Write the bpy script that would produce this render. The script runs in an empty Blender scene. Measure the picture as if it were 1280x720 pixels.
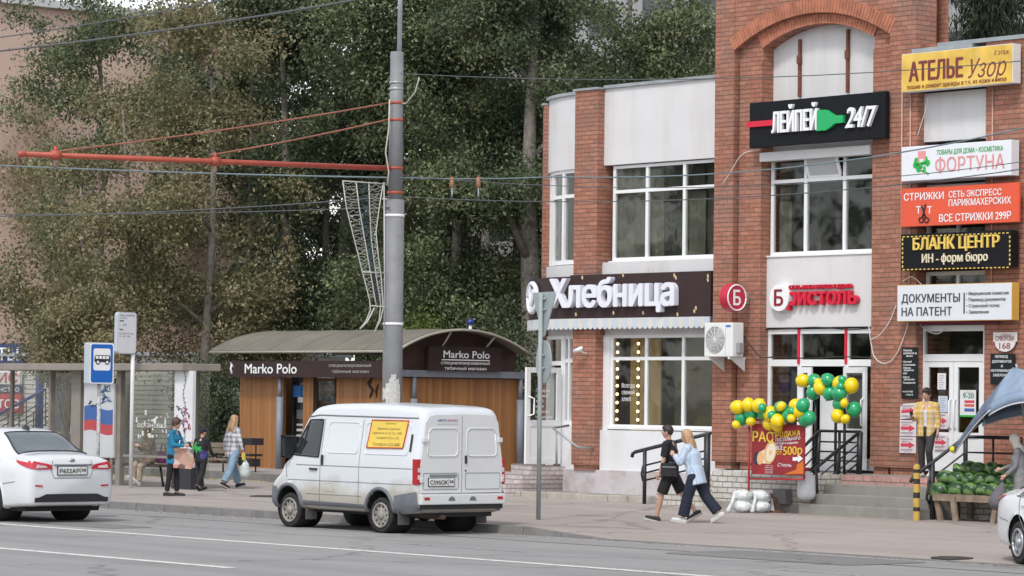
import bpy, bmesh, math, random
import numpy as np
from mathutils import Vector, Matrix
from mathutils.bvhtree import BVHTree
random.seed(7)
rng = np.random.default_rng(11)
PI = math.pi
SC = bpy.context.scene
COL = SC.collection

# ------------------------------------------------------------------ camera
F_PX, CAM_H = 3900.0, 2.4
YAW, PITCH, ROLL = math.atan2(.7595, .6504), math.atan(135 / F_PX), .012
cam_d = bpy.data.cameras.new('camera')
cam_d.sensor_width = 36
cam_d.lens = F_PX / 1280 * 36
cam_d.clip_start = .5
cam_d.clip_end = 3000
cam = bpy.data.objects.new('camera', cam_d)
COL.objects.link(cam)
CAM_R = Matrix.Rotation(YAW, 3, 'Z') @ Matrix.Rotation(PI / 2 + PITCH, 3, 'X') @ Matrix.Rotation(ROLL, 3, 'Z')
cam.matrix_world = Matrix.Translation((0, 0, CAM_H)) @ CAM_R.to_4x4()
SC.camera = cam

# ------------------------------------------------------------------ light: bright overcast
SUN_EL, SUN_ROT = math.radians(52), math.radians(152)      # sun stands over the street, right of the viewer
world = bpy.data.worlds.new('World')
SC.world = world
world.use_nodes = True
wn, wl = world.node_tree.nodes, world.node_tree.links
wn.clear()
wo = wn.new('ShaderNodeOutputWorld')
bg = wn.new('ShaderNodeBackground')
sky = wn.new('ShaderNodeTexSky')
sky.sky_type = 'NISHITA'
sky.sun_disc = False
sky.sun_elevation = SUN_EL
sky.sun_rotation = SUN_ROT
sky.dust_density = 1
hsv = wn.new('ShaderNodeHueSaturation')
hsv.inputs['Saturation'].default_value = .26
hsv.inputs['Value'].default_value = 1.25
wl.new(sky.outputs[0], hsv.inputs['Color'])
wl.new(hsv.outputs[0], bg.inputs['Color'])
bg.inputs['Strength'].default_value = .15
wl.new(bg.outputs[0], wo.inputs['Surface'])
sun_d = bpy.data.lights.new('sun', 'SUN')
sun_d.energy = 1.5
sun_d.angle = math.radians(10)
sun_d.color = (1, .96, .9)
sun = bpy.data.objects.new('sun', sun_d)
COL.objects.link(sun)
# blender's sky: rotation 0 puts the sun at +Y, turning clockwise seen from above
sdir = Vector((math.sin(SUN_ROT) * math.cos(SUN_EL), math.cos(SUN_ROT) * math.cos(SUN_EL), math.sin(SUN_EL)))
sun.rotation_euler = sdir.to_track_quat('Z', 'Y').to_euler()
sun.location = (-40, 0, 40)
SC.view_settings.view_transform = 'Standard'
SC.view_settings.look = 'None'
SC.view_settings.gamma = 1
SC.view_settings.exposure = .38
SC.view_settings.use_curve_mapping = False

# ------------------------------------------------------------------ measuring: a sight line met with a known plane
def sight(px, py):
    return CAM_R @ Vector(((px - 640) / F_PX, -(py - 360) / F_PX, -1))
def PY(px, py, Y):
    d = sight(px, py); t = Y / d.y
    return Vector((d.x * t, Y, CAM_H + d.z * t))
def PX(px, py, X):
    d = sight(px, py); t = X / d.x
    return Vector((X, d.y * t, CAM_H + d.z * t))
def PZ(px, py, Z=0.):
    d = sight(px, py); t = (Z - CAM_H) / d.z
    return Vector((d.x * t, d.y * t, Z))

# ------------------------------------------------------------------ materials
MATS = {}
def mat(name, col, rough=.6, var=.08, scale=3., bump=0., bscale=40., metal=0., coat=0., spec=.5, dirt=None, dscale=1.2, damt=.5, streak=None):
    """principled surface with a little noise in its colour and relief"""
    if name in MATS: return MATS[name]
    m = bpy.data.materials.new(name); m.use_nodes = True
    n, l = m.node_tree.nodes, m.node_tree.links
    b = n['Principled BSDF']
    b.inputs['Roughness'].default_value = rough
    b.inputs['Metallic'].default_value = metal
    b.inputs['Specular IOR Level'].default_value = spec
    if coat: b.inputs['Coat Weight'].default_value = coat; b.inputs['Coat Roughness'].default_value = .06
    tc = n.new('ShaderNodeTexCoord')
    if var or dirt:
        nz = n.new('ShaderNodeTexNoise'); nz.inputs['Scale'].default_value = scale; nz.inputs['Detail'].default_value = 6
        l.new(tc.outputs['Object'], nz.inputs['Vector'])
        mr = n.new('ShaderNodeMapRange'); mr.inputs['From Min'].default_value = .3; mr.inputs['From Max'].default_value = .7
        mr.inputs['To Min'].default_value = 1 - var; mr.inputs['To Max'].default_value = 1 + var
        l.new(nz.outputs[0], mr.inputs[0])
        mx = n.new('ShaderNodeVectorMath'); mx.operation = 'SCALE'
        mx.inputs[0].default_value = col[:3]
        l.new(mr.outputs[0], mx.inputs['Scale'])
        out = mx.outputs[0]
        if dirt:
            n2 = n.new('ShaderNodeTexNoise'); n2.inputs['Scale'].default_value = dscale; n2.inputs['Detail'].default_value = 8; n2.inputs['Roughness'].default_value = .65
            mp = n.new('ShaderNodeMapping'); mp.inputs['Scale'].default_value = streak or (1, 1, 1); l.new(tc.outputs['Object'], mp.inputs[0]); l.new(mp.outputs[0], n2.inputs['Vector'])
            r2 = n.new('ShaderNodeMapRange'); r2.inputs['From Min'].default_value = .5; r2.inputs['From Max'].default_value = .72; r2.inputs['To Max'].default_value = damt
            l.new(n2.outputs[0], r2.inputs[0])
            mm = n.new('ShaderNodeMix'); mm.data_type = 'RGBA'
            l.new(r2.outputs[0], mm.inputs[0]); l.new(out, mm.inputs[6]); mm.inputs[7].default_value = (*dirt, 1)
            out = mm.outputs[2]
        l.new(out, b.inputs['Base Color'])
    else:
        b.inputs['Base Color'].default_value = (*col[:3], 1)
    if bump:
        nb = n.new('ShaderNodeTexNoise'); nb.inputs['Scale'].default_value = bscale; nb.inputs['Detail'].default_value = 4
        l.new(tc.outputs['Object'], nb.inputs['Vector'])
        bp = n.new('ShaderNodeBump'); bp.inputs['Strength'].default_value = bump; bp.inputs['Distance'].default_value = .02
        l.new(nb.outputs[0], bp.inputs['Height']); l.new(bp.outputs[0], b.inputs['Normal'])
    MATS[name] = m
    return m

def node_mat(name, build):
    if name in MATS: return MATS[name]
    m = bpy.data.materials.new(name); m.use_nodes = True
    build(m, m.node_tree.nodes, m.node_tree.links, m.node_tree.nodes['Principled BSDF'])
    MATS[name] = m
    return m

def ramp(n, stops):
    r = n.new('ShaderNodeValToRGB')
    el = r.color_ramp.elements
    while len(el) > 1: el.remove(el[-1])
    el[0].position, el[0].color = stops[0][0], (*stops[0][1], 1)
    for p, c in stops[1:]:
        e = el.new(p); e.color = (*c, 1)
    return r

def brick_mat(name, c1, c2, mortar, bw=.26, bh=.1, ms=.012, dirt=(.2, .17, .15), joint=.8):
    def f(m, n, l, b):
        tc = n.new('ShaderNodeTexCoord'); geo = n.new('ShaderNodeNewGeometry')
        sp = n.new('ShaderNodeSeparateXYZ'); l.new(geo.outputs['Position'], sp.inputs[0])
        ad = n.new('ShaderNodeMath'); ad.operation = 'ADD'; l.new(sp.outputs[0], ad.inputs[0]); l.new(sp.outputs[1], ad.inputs[1])
        cb = n.new('ShaderNodeCombineXYZ'); l.new(ad.outputs[0], cb.inputs[0]); l.new(sp.outputs[2], cb.inputs[1])
        bk = n.new('ShaderNodeTexBrick')
        bk.inputs['Scale'].default_value = 1; bk.inputs['Brick Width'].default_value = bw; bk.inputs['Row Height'].default_value = bh
        bk.inputs['Mortar Size'].default_value = ms; bk.inputs['Mortar Smooth'].default_value = .25; bk.inputs['Bias'].default_value = -.1
        bk.inputs['Color1'].default_value = (*c1, 1); bk.inputs['Color2'].default_value = (*c2, 1); bk.inputs['Mortar'].default_value = (*mortar, 1)
        l.new(cb.outputs[0], bk.inputs['Vector'])
        nz = n.new('ShaderNodeTexNoise'); nz.inputs['Scale'].default_value = 1.1; nz.inputs['Detail'].default_value = 7; l.new(geo.outputs['Position'], nz.inputs['Vector'])
        r = n.new('ShaderNodeMapRange'); r.inputs['From Min'].default_value = .45; r.inputs['From Max'].default_value = .75; r.inputs['To Max'].default_value = .45
        l.new(nz.outputs[0], r.inputs[0])
        mx = n.new('ShaderNodeMix'); mx.data_type = 'RGBA'; l.new(r.outputs[0], mx.inputs[0]); l.new(bk.outputs[0], mx.inputs[6]); mx.inputs[7].default_value = (*dirt, 1)
        n3 = n.new('ShaderNodeTexNoise'); n3.inputs['Scale'].default_value = 14; n3.inputs['Detail'].default_value = 4; l.new(geo.outputs['Position'], n3.inputs['Vector'])
        m3 = n.new('ShaderNodeMix'); m3.data_type = 'RGBA'; m3.blend_type = 'OVERLAY'; m3.inputs[0].default_value = .35
        l.new(mx.outputs[2], m3.inputs[6]); l.new(n3.outputs[0], m3.inputs[7])
        # raked bed joints, their shade put into the colour, stronger here and there
        md = n.new('ShaderNodeMath'); md.operation = 'DIVIDE'; md.inputs[1].default_value = bh; l.new(sp.outputs[2], md.inputs[0])
        fr = n.new('ShaderNodeMath'); fr.operation = 'FRACT'; l.new(md.outputs[0], fr.inputs[0])
        dj = n.new('ShaderNodeMapRange'); dj.inputs['From Min'].default_value = .0; dj.inputs['From Max'].default_value = .2; dj.inputs['To Min'].default_value = joint; dj.inputs['To Max'].default_value = 0
        l.new(fr.outputs[0], dj.inputs[0])
        n4 = n.new('ShaderNodeTexNoise'); n4.inputs['Scale'].default_value = 2.2; n4.inputs['Detail'].default_value = 3; l.new(geo.outputs['Position'], n4.inputs['Vector'])
        r4 = n.new('ShaderNodeMapRange'); r4.inputs['From Min'].default_value = .35; r4.inputs['From Max'].default_value = .6; r4.inputs['To Min'].default_value = .35; l.new(n4.outputs[0], r4.inputs[0])
        dm = n.new('ShaderNodeMath'); dm.operation = 'MULTIPLY'; l.new(dj.outputs[0], dm.inputs[0]); l.new(r4.outputs[0], dm.inputs[1])
        m5 = n.new('ShaderNodeMix'); m5.data_type = 'RGBA'; l.new(dm.outputs[0], m5.inputs[0]); l.new(m3.outputs[2], m5.inputs[6]); m5.inputs[7].default_value = (mortar[0] * .4, mortar[1] * .35, mortar[2] * .33, 1)
        l.new(m5.outputs[2], b.inputs['Base Color'])
        b.inputs['Roughness'].default_value = .85
        bp = n.new('ShaderNodeBump'); bp.inputs['Strength'].default_value = .8; bp.inputs['Distance'].default_value = .02; bp.invert = True
        l.new(bk.outputs['Fac'], bp.inputs['Height']); l.new(bp.outputs[0], b.inputs['Normal'])
    return node_mat(name, f)

def glass_mat(name, tint=(.75, .78, .77), refl=.12, rough=.03):
    def f(m, n, l, b):
        n.remove(b)
        o = n['Material Output']
        t = n.new('ShaderNodeBsdfTransparent'); t.inputs[0].default_value = (*tint, 1)
        g = n.new('ShaderNodeBsdfGlossy'); g.inputs['Roughness'].default_value = rough
        lw = n.new('ShaderNodeLayerWeight'); lw.inputs[0].default_value = .5
        pw_ = n.new('ShaderNodeMath'); pw_.operation = 'POWER'; pw_.inputs[1].default_value = 4.5; l.new(lw.outputs['Facing'], pw_.inputs[0])
        mr = n.new('ShaderNodeMapRange'); mr.inputs['To Min'].default_value = refl; mr.inputs['To Max'].default_value = .9
        tc = n.new('ShaderNodeTexCoord'); nz = n.new('ShaderNodeTexNoise'); nz.inputs['Scale'].default_value = 1.3; l.new(tc.outputs['Object'], nz.inputs['Vector'])
        bp = n.new('ShaderNodeBump'); bp.inputs['Strength'].default_value = .045; bp.inputs['Distance'].default_value = .05; l.new(nz.outputs[0], bp.inputs['Height'])
        l.new(bp.outputs[0], g.inputs['Normal'])
        mx = n.new('ShaderNodeMixShader')
        l.new(pw_.outputs[0], mr.inputs[0]); l.new(mr.outputs[0], mx.inputs[0])
        l.new(t.outputs[0], mx.inputs[1]); l.new(g.outputs[0], mx.inputs[2]); l.new(mx.outputs[0], o.inputs['Surface'])
    return node_mat(name, f)

def lamp_mat(name, col, strength):
    def f(m, n, l, b):
        b.inputs['Base Color'].default_value = (*col, 1)
        b.inputs['Emission Color'].default_value = (*col, 1); b.inputs['Emission Strength'].default_value = strength
    return node_mat(name, f)

WHITE_PVC = mat('white_pvc', (.78, .79, .8), .35, .03)
BLACK_METAL = mat('black_metal', (.02, .021, .025), .45, .2)
DARK = mat('dark_rubber', (.018, .018, .019), .8, .2)
STEEL = mat('grey_steel', (.33, .35, .36), .45, .12, 6, metal=.3)
WHITE_TXT = mat('white_lettering', (.82, .83, .85), .5, .02)
BLACK_TXT = mat('black_lettering', (.02, .02, .025), .6, 0)
RED_TXT = mat('red_lettering', (.62, .01, .04), .45, 0)

# ------------------------------------------------------------------ mesh collecting
WM = {}                                         # world matrix of each thing
def wm(o): return WM.get(o.name, Matrix.Identity(4))

GLYPHS = {}
def fill_outlines(vs, es):
    """fill letter outlines, keeping overlapping strokes solid (non-zero winding)"""
    from mathutils.geometry import delaunay_2d_cdt
    if not vs: return np.zeros((0, 3)), []
    V, E, F, *_ = delaunay_2d_cdt([Vector(v) for v in vs], es, [], 0, 1e-5)
    A = np.array(vs, 'f8'); P0 = A[[e[0] for e in es]]; P1 = A[[e[1] for e in es]]
    W = np.array([tuple(v) for v in V])
    keep = []
    for f in F:
        c = W[list(f)].mean(axis=0)
        up = (P0[:, 1] <= c[1]) & (P1[:, 1] > c[1]); dn = (P1[:, 1] <= c[1]) & (P0[:, 1] > c[1])
        side = (P1[:, 0] - P0[:, 0]) * (c[1] - P0[:, 1]) - (c[0] - P0[:, 0]) * (P1[:, 1] - P0[:, 1])
        if int((up & (side > 0)).sum()) - int((dn & (side < 0)).sum()) != 0: keep.append(tuple(f))
    used = sorted({i for f in keep for i in f}); ix = {u: k for k, u in enumerate(used)}
    return np.c_[W[used], np.zeros(len(used))], [tuple(ix[i] for i in f) for f in keep]
class MB:
    def __init__(s): s.v, s.f, s.m, s.mats, s.smooth = [], [], [], [], []
    def mi(s, m):
        if m not in s.mats: s.mats.append(m)
        return s.mats.index(m)
    def add(s, vs, fs, m, smooth=False):
        k = len(s.v); i = s.mi(m)
        s.v += [tuple(p) for p in vs]
        for f in fs: s.f.append(tuple(k + q for q in f)); s.m.append(i); s.smooth.append(smooth)
        return s
    def box(s, x0, x1, y0, y1, z0, z1, m, bev=0.):
        if bev:
            bm = bmesh.new(); bmesh.ops.create_cube(bm, size=1)
            for v in bm.verts: v.co = ((x0 + x1) / 2 + v.co.x * (x1 - x0), (y0 + y1) / 2 + v.co.y * (y1 - y0), (z0 + z1) / 2 + v.co.z * (z1 - z0))
            bmesh.ops.bevel(bm, geom=bm.edges[:], offset=bev, segments=2, profile=.6, affect='EDGES')
            s.bm(bm, m); bm.free(); return s
        vs = [(x, y, z) for z in (z0, z1) for y in (y0, y1) for x in (x0, x1)]
        return s.add(vs, [(0, 2, 3, 1), (4, 5, 7, 6), (0, 1, 5, 4), (2, 6, 7, 3), (0, 4, 6, 2), (1, 3, 7, 5)], m)
    def bm(s, bm, m, smooth=False):
        bm.verts.index_update()
        return s.add([v.co.copy() for v in bm.verts], [[v.index for v in f.verts] for f in bm.faces], m, smooth)
    def obox(s, c, ax, ay, az, m):
        """box from a centre and three half-axis vectors"""
        c, ax, ay, az = map(Vector, (c, ax, ay, az))
        vs = [c + i * ax + j * ay + k * az for k in (-1, 1) for j in (-1, 1) for i in (-1, 1)]
        return s.add(vs, [(0, 2, 3, 1), (4, 5, 7, 6), (0, 1, 5, 4), (2, 6, 7, 3), (0, 4, 6, 2), (1, 3, 7, 5)], m)
    def tube(s, pts, r, m, seg=8, cap=True, smooth=True):
        pts = [Vector(p) for p in pts]
        rs = r if isinstance(r, (list, tuple)) else [r] * len(pts)
        vs, fs = [], []
        up = None
        for i, p in enumerate(pts):
            a = pts[max(i - 1, 0)]; b = pts[min(i + 1, len(pts) - 1)]
            t = (b - a).normalized()
            if up is None: up = t.orthogonal().normalized()
            up = (up - t * up.dot(t)).normalized() if (up - t * up.dot(t)).length > 1e-5 else t.orthogonal().normalized()
            sd = t.cross(up)
            for k in range(seg):
                a_ = 2 * PI * k / seg
                vs.append(p + (up * math.cos(a_) + sd * math.sin(a_)) * rs[i])
        for i in range(len(pts) - 1):
            for k in range(seg):
                q = (k + 1) % seg
                fs.append((i * seg + k, i * seg + q, (i + 1) * seg + q, (i + 1) * seg + k))
        if cap:
            fs.append(tuple(range(seg - 1, -1, -1))); fs.append(tuple((len(pts) - 1) * seg + k for k in range(seg)))
        return s.add(vs, fs, m, smooth)
    def cyl(s, a, b, r, m, seg=20, r2=None):
        return s.tube([a, b], [r, r if r2 is None else r2], m, seg)
    def ell(s, c, rad, m, seg=14, rings=9, rot=None):
        c = Vector(c); rx, ry, rz = rad if isinstance(rad, (tuple, list)) else (rad,) * 3
        vs = [Vector((0, 0, -rz))]; fs = []
        for i in range(1, rings):
            t = -PI / 2 + PI * i / rings
            for k in range(seg):
                a = 2 * PI * k / seg
                vs.append(Vector((rx * math.cos(t) * math.cos(a), ry * math.cos(t) * math.sin(a), rz * math.sin(t))))
        vs.append(Vector((0, 0, rz)))
        if rot: vs = [rot @ v for v in vs]
        vs = [v + c for v in vs]
        for k in range(seg):
            q = (k + 1) % seg
            fs.append((0, 1 + q, 1 + k))
            for i in range(rings - 2): fs.append((1 + i * seg + k, 1 + i * seg + q, 1 + (i + 1) * seg + q, 1 + (i + 1) * seg + k))
            fs.append((1 + (rings - 2) * seg + k, 1 + (rings - 2) * seg + q, len(vs) - 1))
        return s.add(vs, fs, m, True)
    def capsule(s, pts, rs, m, seg=12, flat=''):
        """tapered limb with round ends"""
        pts = [Vector(p) for p in pts]; rs = list(rs)
        d0 = (pts[0] - pts[1]).normalized(); d1 = (pts[-1] - pts[-2]).normalized()
        P, Rr = [], []
        if 'a' in flat: P.append(pts[0]); Rr.append(.02); P.append(pts[0] + d0 * .001); Rr.append(rs[0] * .9)
        else:
          for a in (85, 60, 30): P.append(pts[0] + d0 * rs[0] * math.sin(math.radians(a))); Rr.append(rs[0] * math.cos(math.radians(a)))
        P += pts; Rr += rs
        if 'b' in flat: P.append(pts[-1] + d1 * .001); Rr.append(rs[-1] * .9); P.append(pts[-1] + d1 * .0015); Rr.append(.02)
        else:
          for a in (30, 60, 85): P.append(pts[-1] + d1 * rs[-1] * math.sin(math.radians(a))); Rr.append(rs[-1] * math.cos(math.radians(a)))
        return s.tube(P, Rr, m, seg)
    def prism(s, pts, d, m):
        """closed outline (planar, 3-D points) pushed along d"""
        d = Vector(d); pts = [Vector(p) for p in pts]; n = len(pts)
        vs = pts + [p + d for p in pts]
        fs = [tuple(range(n)), tuple(range(2 * n - 1, n - 1, -1))] + [(i, i + n, (i + 1) % n + n, (i + 1) % n) for i in range(n)]
        return s.add(vs, fs, m)
    def disc(s, c, nrm, r, m, t=.01, seg=24):
        c = Vector(c); nrm = Vector(nrm).normalized()
        return s.tube([c - nrm * t / 2, c + nrm * t / 2], r, m, seg, smooth=False)
    def text(s, body, org, h, m, face='front', width=None, bold=0., ext=.004, shear=0., align='LEFT', spacing=1., maxw=None, tilt=0.):
        """lettering standing on a wall: org is the lower left corner of the line (or its middle), h the cap height"""
        key = (body, shear, align, spacing)
        if key not in GLYPHS:
            c = bpy.data.curves.new('lettering', 'FONT')
            c.body = body; c.size = 1; c.extrude = 0; c.shear = shear; c.space_character = spacing; c.align_x = align; c.fill_mode = 'NONE'; c.resolution_u = 4
            o = bpy.data.objects.new('lettering', c)
            me = bpy.data.meshes.new_from_object(o)
            GLYPHS[key] = fill_outlines([v.co.xy for v in me.vertices], [tuple(e.vertices) for e in me.edges])
            bpy.data.objects.remove(o); bpy.data.curves.remove(c); bpy.data.meshes.remove(me)
        co, fs = GLYPHS[key]
        if len(co) == 0: return s
        if bold:                                             # heavier strokes: the same line set again a little to each side
            if width: width -= 2 * bold * h
            d_ = Vector((bold * h, 0)) 
            pf = {'front': lambda x, z, d: (org0.x + x, org0.y - d, org0.z + z), 'right': lambda x, z, d: (org0.x + d, org0.y + x, org0.z + z)}.get(face, face)
            org0 = Vector(org)
            offs = [(math.cos(a_), math.sin(a_)) for a_ in np.linspace(0, 2 * PI, 7)[:-1]] + [(0, 0)]
            for i_, (ux, uz) in enumerate(offs):
                f2 = (lambda x, z, d, ux=ux, uz=uz, i_=i_: pf(x + bold * h * (1 + ux), z + bold * h * (uz * .55), d + (i_ * .0007 if d else 0)))
                s.text(body, (0, 0, 0), h, m, f2, width, 0, ext, shear, align, spacing, maxw, tilt)
            return s
        k = h / .73
        sx = k
        wdt = (co[:, 0].max() - co[:, 0].min())
        if width: sx = width / wdt
        elif maxw and wdt * k > maxw: sx = maxw / wdt
        x0 = co[:, 0].min() if align == 'LEFT' else 0
        X = (co[:, 0] - x0) * sx; Z = co[:, 1] * k
        Z = Z + X * math.tan(tilt)
        org = Vector(org)
        if face == 'front': pos = lambda x, z, d: (org.x + x, org.y - d, org.z + z)       # wall seen along +Y
        elif face == 'right': pos = lambda x, z, d: (org.x + d, org.y + x, org.z + z)     # wall seen along -X
        else: pos = face
        pts = [pos(float(x), float(z), 0.) for x, z in zip(X, Z)]
        if ext > .012:                                       # raised letters: rims between outline and front face
            bm = bmesh.new()
            vv = [bm.verts.new(pos(float(x), float(z), 0.)) for x, z in zip(X, Z)]
            for f in fs:
                try: bm.faces.new([vv[i] for i in f])
                except ValueError: pass
            bmesh.ops.remove_doubles(bm, verts=bm.verts[:], dist=1e-5)
            d = Vector(pos(0, 0, ext)) - Vector(pos(0, 0, 0))
            r = bmesh.ops.extrude_face_region(bm, geom=bm.faces[:])
            for e in r['geom']:
                if isinstance(e, bmesh.types.BMVert): e.co += d
            s.bm(bm, m); bm.free()
        else:
            s.add([pos(float(x), float(z), ext) for x, z in zip(X, Z)], fs, m)
        return s
    def build(s, name, parent=None, local=False, smooth=None, recalc=True):
        me = bpy.data.meshes.new(name)
        V = s.v
        org = Vector((0, 0, 0))
        if parent is not None and not local:
            inv = wm(parent).inverted(); V = [tuple(inv @ Vector(p)) for p in V]
        elif parent is None and not local:
            a = np.array(V); org = Vector(((a[:, 0].min() + a[:, 0].max()) / 2, (a[:, 1].min() + a[:, 1].max()) / 2, a[:, 2].min()))
            V = [(p[0] - org.x, p[1] - org.y, p[2] - org.z) for p in V]
        me.from_pydata(V, [], s.f)
        for m in s.mats: me.materials.append(m)
        me.polygons.foreach_set('material_index', s.m)
        me.polygons.foreach_set('use_smooth', s.smooth if smooth is None else [smooth] * len(s.f))
        if recalc:
            bm = bmesh.new(); bm.from_mesh(me); bmesh.ops.recalc_face_normals(bm, faces=bm.faces[:]); bm.to_mesh(me); bm.free()
        me.update()
        o = bpy.data.objects.new(name, me); COL.objects.link(o)
        if parent is not None:
            o.parent = parent; WM[o.name] = wm(parent).copy()
        else:
            o.location = org; WM[o.name] = Matrix.Translation(org)
        return o

def tag(o, label, cat, group=None):
    o['label'] = label; o['category'] = cat
    if group: o['group'] = group
    return o
def thing(name, label, cat, loc=(0, 0, 0), rz=0., group=None):
    o = bpy.data.objects.new(name, None); COL.objects.link(o)
    o.location = loc; o.rotation_euler = (0, 0, rz); o.empty_display_size = .2
    WM[o.name] = Matrix.Translation(loc) @ Matrix.Rotation(rz, 4, 'Z')
    return tag(o, label, cat, group)
def struct(o, kind='structure'):
    o['kind'] = kind; return o
def copy_tree(o, parent=None):
    c = o.copy(); COL.objects.link(c)
    if parent is not None: c.parent = parent
    for ch in [q for q in bpy.data.objects if q.parent == o]: copy_tree(ch, c)
    return c
def rbox(x0, x1, z0, z1, r, n=5):
    """rounded rectangle outline in a plane"""
    out = []
    for cx, cz, a0 in ((x1 - r, z1 - r, 0), (x0 + r, z1 - r, 90), (x0 + r, z0 + r, 180), (x1 - r, z0 + r, 270)):
        for i in range(n + 1):
            a = math.radians(a0 + 90 * i / n); out.append((cx + r * math.cos(a), cz + r * math.sin(a)))
    return out
# ================================================================== GROUND
def asphalt(name, c0, c1, wear, sc=1., paintwear=False):
    def f(m, n, l, b):
        geo = n.new('ShaderNodeNewGeometry')
        n1 = n.new('ShaderNodeTexNoise'); n1.inputs['Scale'].default_value = 60 * sc; n1.inputs['Detail'].default_value = 5
        n2 = n.new('ShaderNodeTexNoise'); n2.inputs['Scale'].default_value = .35 * sc; n2.inputs['Detail'].default_value = 8; n2.inputs['Roughness'].default_value = .6
        mp = n.new('ShaderNodeMapping'); mp.inputs['Scale'].default_value = (.05, 1.2, 1)
        n3 = n.new('ShaderNodeTexNoise'); n3.inputs['Scale'].default_value = 1.0; n3.inputs['Detail'].default_value = 6
        l.new(geo.outputs['Position'], n1.inputs[0]); l.new(geo.outputs['Position'], n2.inputs[0]); l.new(geo.outputs['Position'], mp.inputs[0]); l.new(mp.outputs[0], n3.inputs[0])
        r = ramp(n, [(.42, c0), (.86, c1)])
        a = n.new('ShaderNodeMath'); a.operation = 'MULTIPLY_ADD'; a.inputs[1].default_value = .35
        l.new(n1.outputs[0], a.inputs[0])
        a2 = n.new('ShaderNodeMath'); a2.operation = 'MULTIPLY_ADD'; a2.inputs[1].default_value = .35; l.new(n2.outputs[0], a2.inputs[0])
        a3 = n.new('ShaderNodeMath'); a3.operation = 'MULTIPLY'; a3.inputs[1].default_value = .6; l.new(n3.outputs[0], a3.inputs[0])
        l.new(a3.outputs[0], a2.inputs[2]); l.new(a2.outputs[0], a.inputs[2])
        l.new(a.outputs[0], r.inputs[0])
        # cracks and patched seams
        vo = n.new('ShaderNodeTexVoronoi'); vo.feature = 'DISTANCE_TO_EDGE'; vo.inputs['Scale'].default_value = .16
        nd = n.new('ShaderNodeTexNoise'); nd.inputs['Scale'].default_value = 1.5; nd.inputs['Detail'].default_value = 5; l.new(geo.outputs['Position'], nd.inputs[0])
        vm = n.new('ShaderNodeVectorMath'); vm.operation = 'MULTIPLY_ADD'; vm.inputs[1].default_value = (1.2, 1.2, 0)
        l.new(nd.outputs[1], vm.inputs[0]); l.new(geo.outputs['Position'], vm.inputs[2]); l.new(vm.outputs[0], vo.inputs[0])
        cr = n.new('ShaderNodeMapRange'); cr.inputs['From Min'].default_value = .0; cr.inputs['From Max'].default_value = .011; cr.inputs['To Min'].default_value = .7; cr.inputs['To Max'].default_value = 0
        l.new(vo.outputs[0], cr.inputs[0])
        mx = n.new('ShaderNodeMix'); mx.data_type = 'RGBA'; l.new(cr.outputs[0], mx.inputs[0]); l.new(r.outputs[0], mx.inputs[6]); mx.inputs[7].default_value = (*wear, 1)
        l.new(mx.outputs[2], b.inputs['Base Color'])
        b.inputs['Roughness'].default_value = .85
        bp = n.new('ShaderNodeBump'); bp.inputs['Strength'].default_value = .25; bp.inputs['Distance'].default_value = .01; l.new(n1.outputs[0], bp.inputs['Height']); l.new(bp.outputs[0], b.inputs['Normal'])
    return node_mat(name, f)
ROAD = asphalt('road_asphalt', (.2, .195, .193), (.32, .312, .308), (.12, .12, .12))
PAVE = asphalt('pavement_asphalt', (.26, .226, .206), (.4, .355, .326), (.16, .135, .122), 1.3)
EARTH = mat('bare_earth', (.2, .17, .14), .95, .25, 2, bump=.5)
KERB = mat('kerb_concrete', (.2, .195, .19), .9, .2, 4, bump=.4, bscale=25, dirt=(.09, .085, .08), dscale=2)
def paint_mat(m, n, l, b):
    geo = n.new('ShaderNodeNewGeometry'); nz = n.new('ShaderNodeTexNoise'); nz.inputs['Scale'].default_value = 9; nz.inputs['Detail'].default_value = 8
    l.new(geo.outputs['Position'], nz.inputs[0]); r = ramp(n, [(.34, (.33, .32, .31)), (.46, (.7, .69, .67))]); l.new(nz.outputs[0], r.inputs[0])
    l.new(r.outputs[0], b.inputs['Base Color']); b.inputs['Roughness'].default_value = .7
PAINT = node_mat('road_paint', paint_mat)
def paint_mat2(m, n, l, b):
    geo = n.new('ShaderNodeNewGeometry'); nz = n.new('ShaderNodeTexNoise'); nz.inputs['Scale'].default_value = 7; nz.inputs['Detail'].default_value = 8
    l.new(geo.outputs['Position'], nz.inputs[0]); r = ramp(n, [(.42, (.22, .22, .22)), (.62, (.45, .44, .43))]); l.new(nz.outputs[0], r.inputs[0])
    l.new(r.outputs[0], b.inputs['Base Color']); b.inputs['Roughness'].default_value = .7
FAINT = node_mat('worn_road_paint', paint_mat2)

def sheet(name, x0, x1, y0, y1, zf, m, nx=1, ny=1):
    mb = MB(); vs = []; fs = []
    for j in range(ny + 1):
        for i in range(nx + 1):
            x = x0 + (x1 - x0) * i / nx; y = y0 + (y1 - y0) * j / ny
            vs.append((x, y, zf(x, y)))
    for j in range(ny):
        for i in range(nx):
            a = j * (nx + 1) + i; fs.append((a, a + 1, a + nx + 2, a + nx + 1))
    mb.add(vs, fs, m)
    return struct(mb.build(name, recalc=False))
sheet('ground', -1500, 1500, -1500, 1500, lambda x, y: -.06, EARTH)
sheet('road', -400, 300, -6, 35.42, lambda x, y: 0., ROAD)
def lerp(a, b, t): return a + (b - a) * min(1, max(0, t))
def pavez(x, y):
    edge = lerp(.125, .012, (x + 40.7) / 1.6)
    return lerp(edge, .125, (y - 35.6) / 3.5)
sheet('pavement', -150, 20, 35.55, 64, pavez, PAVE, 340, 60)
mb = MB()
x = -150.
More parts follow.
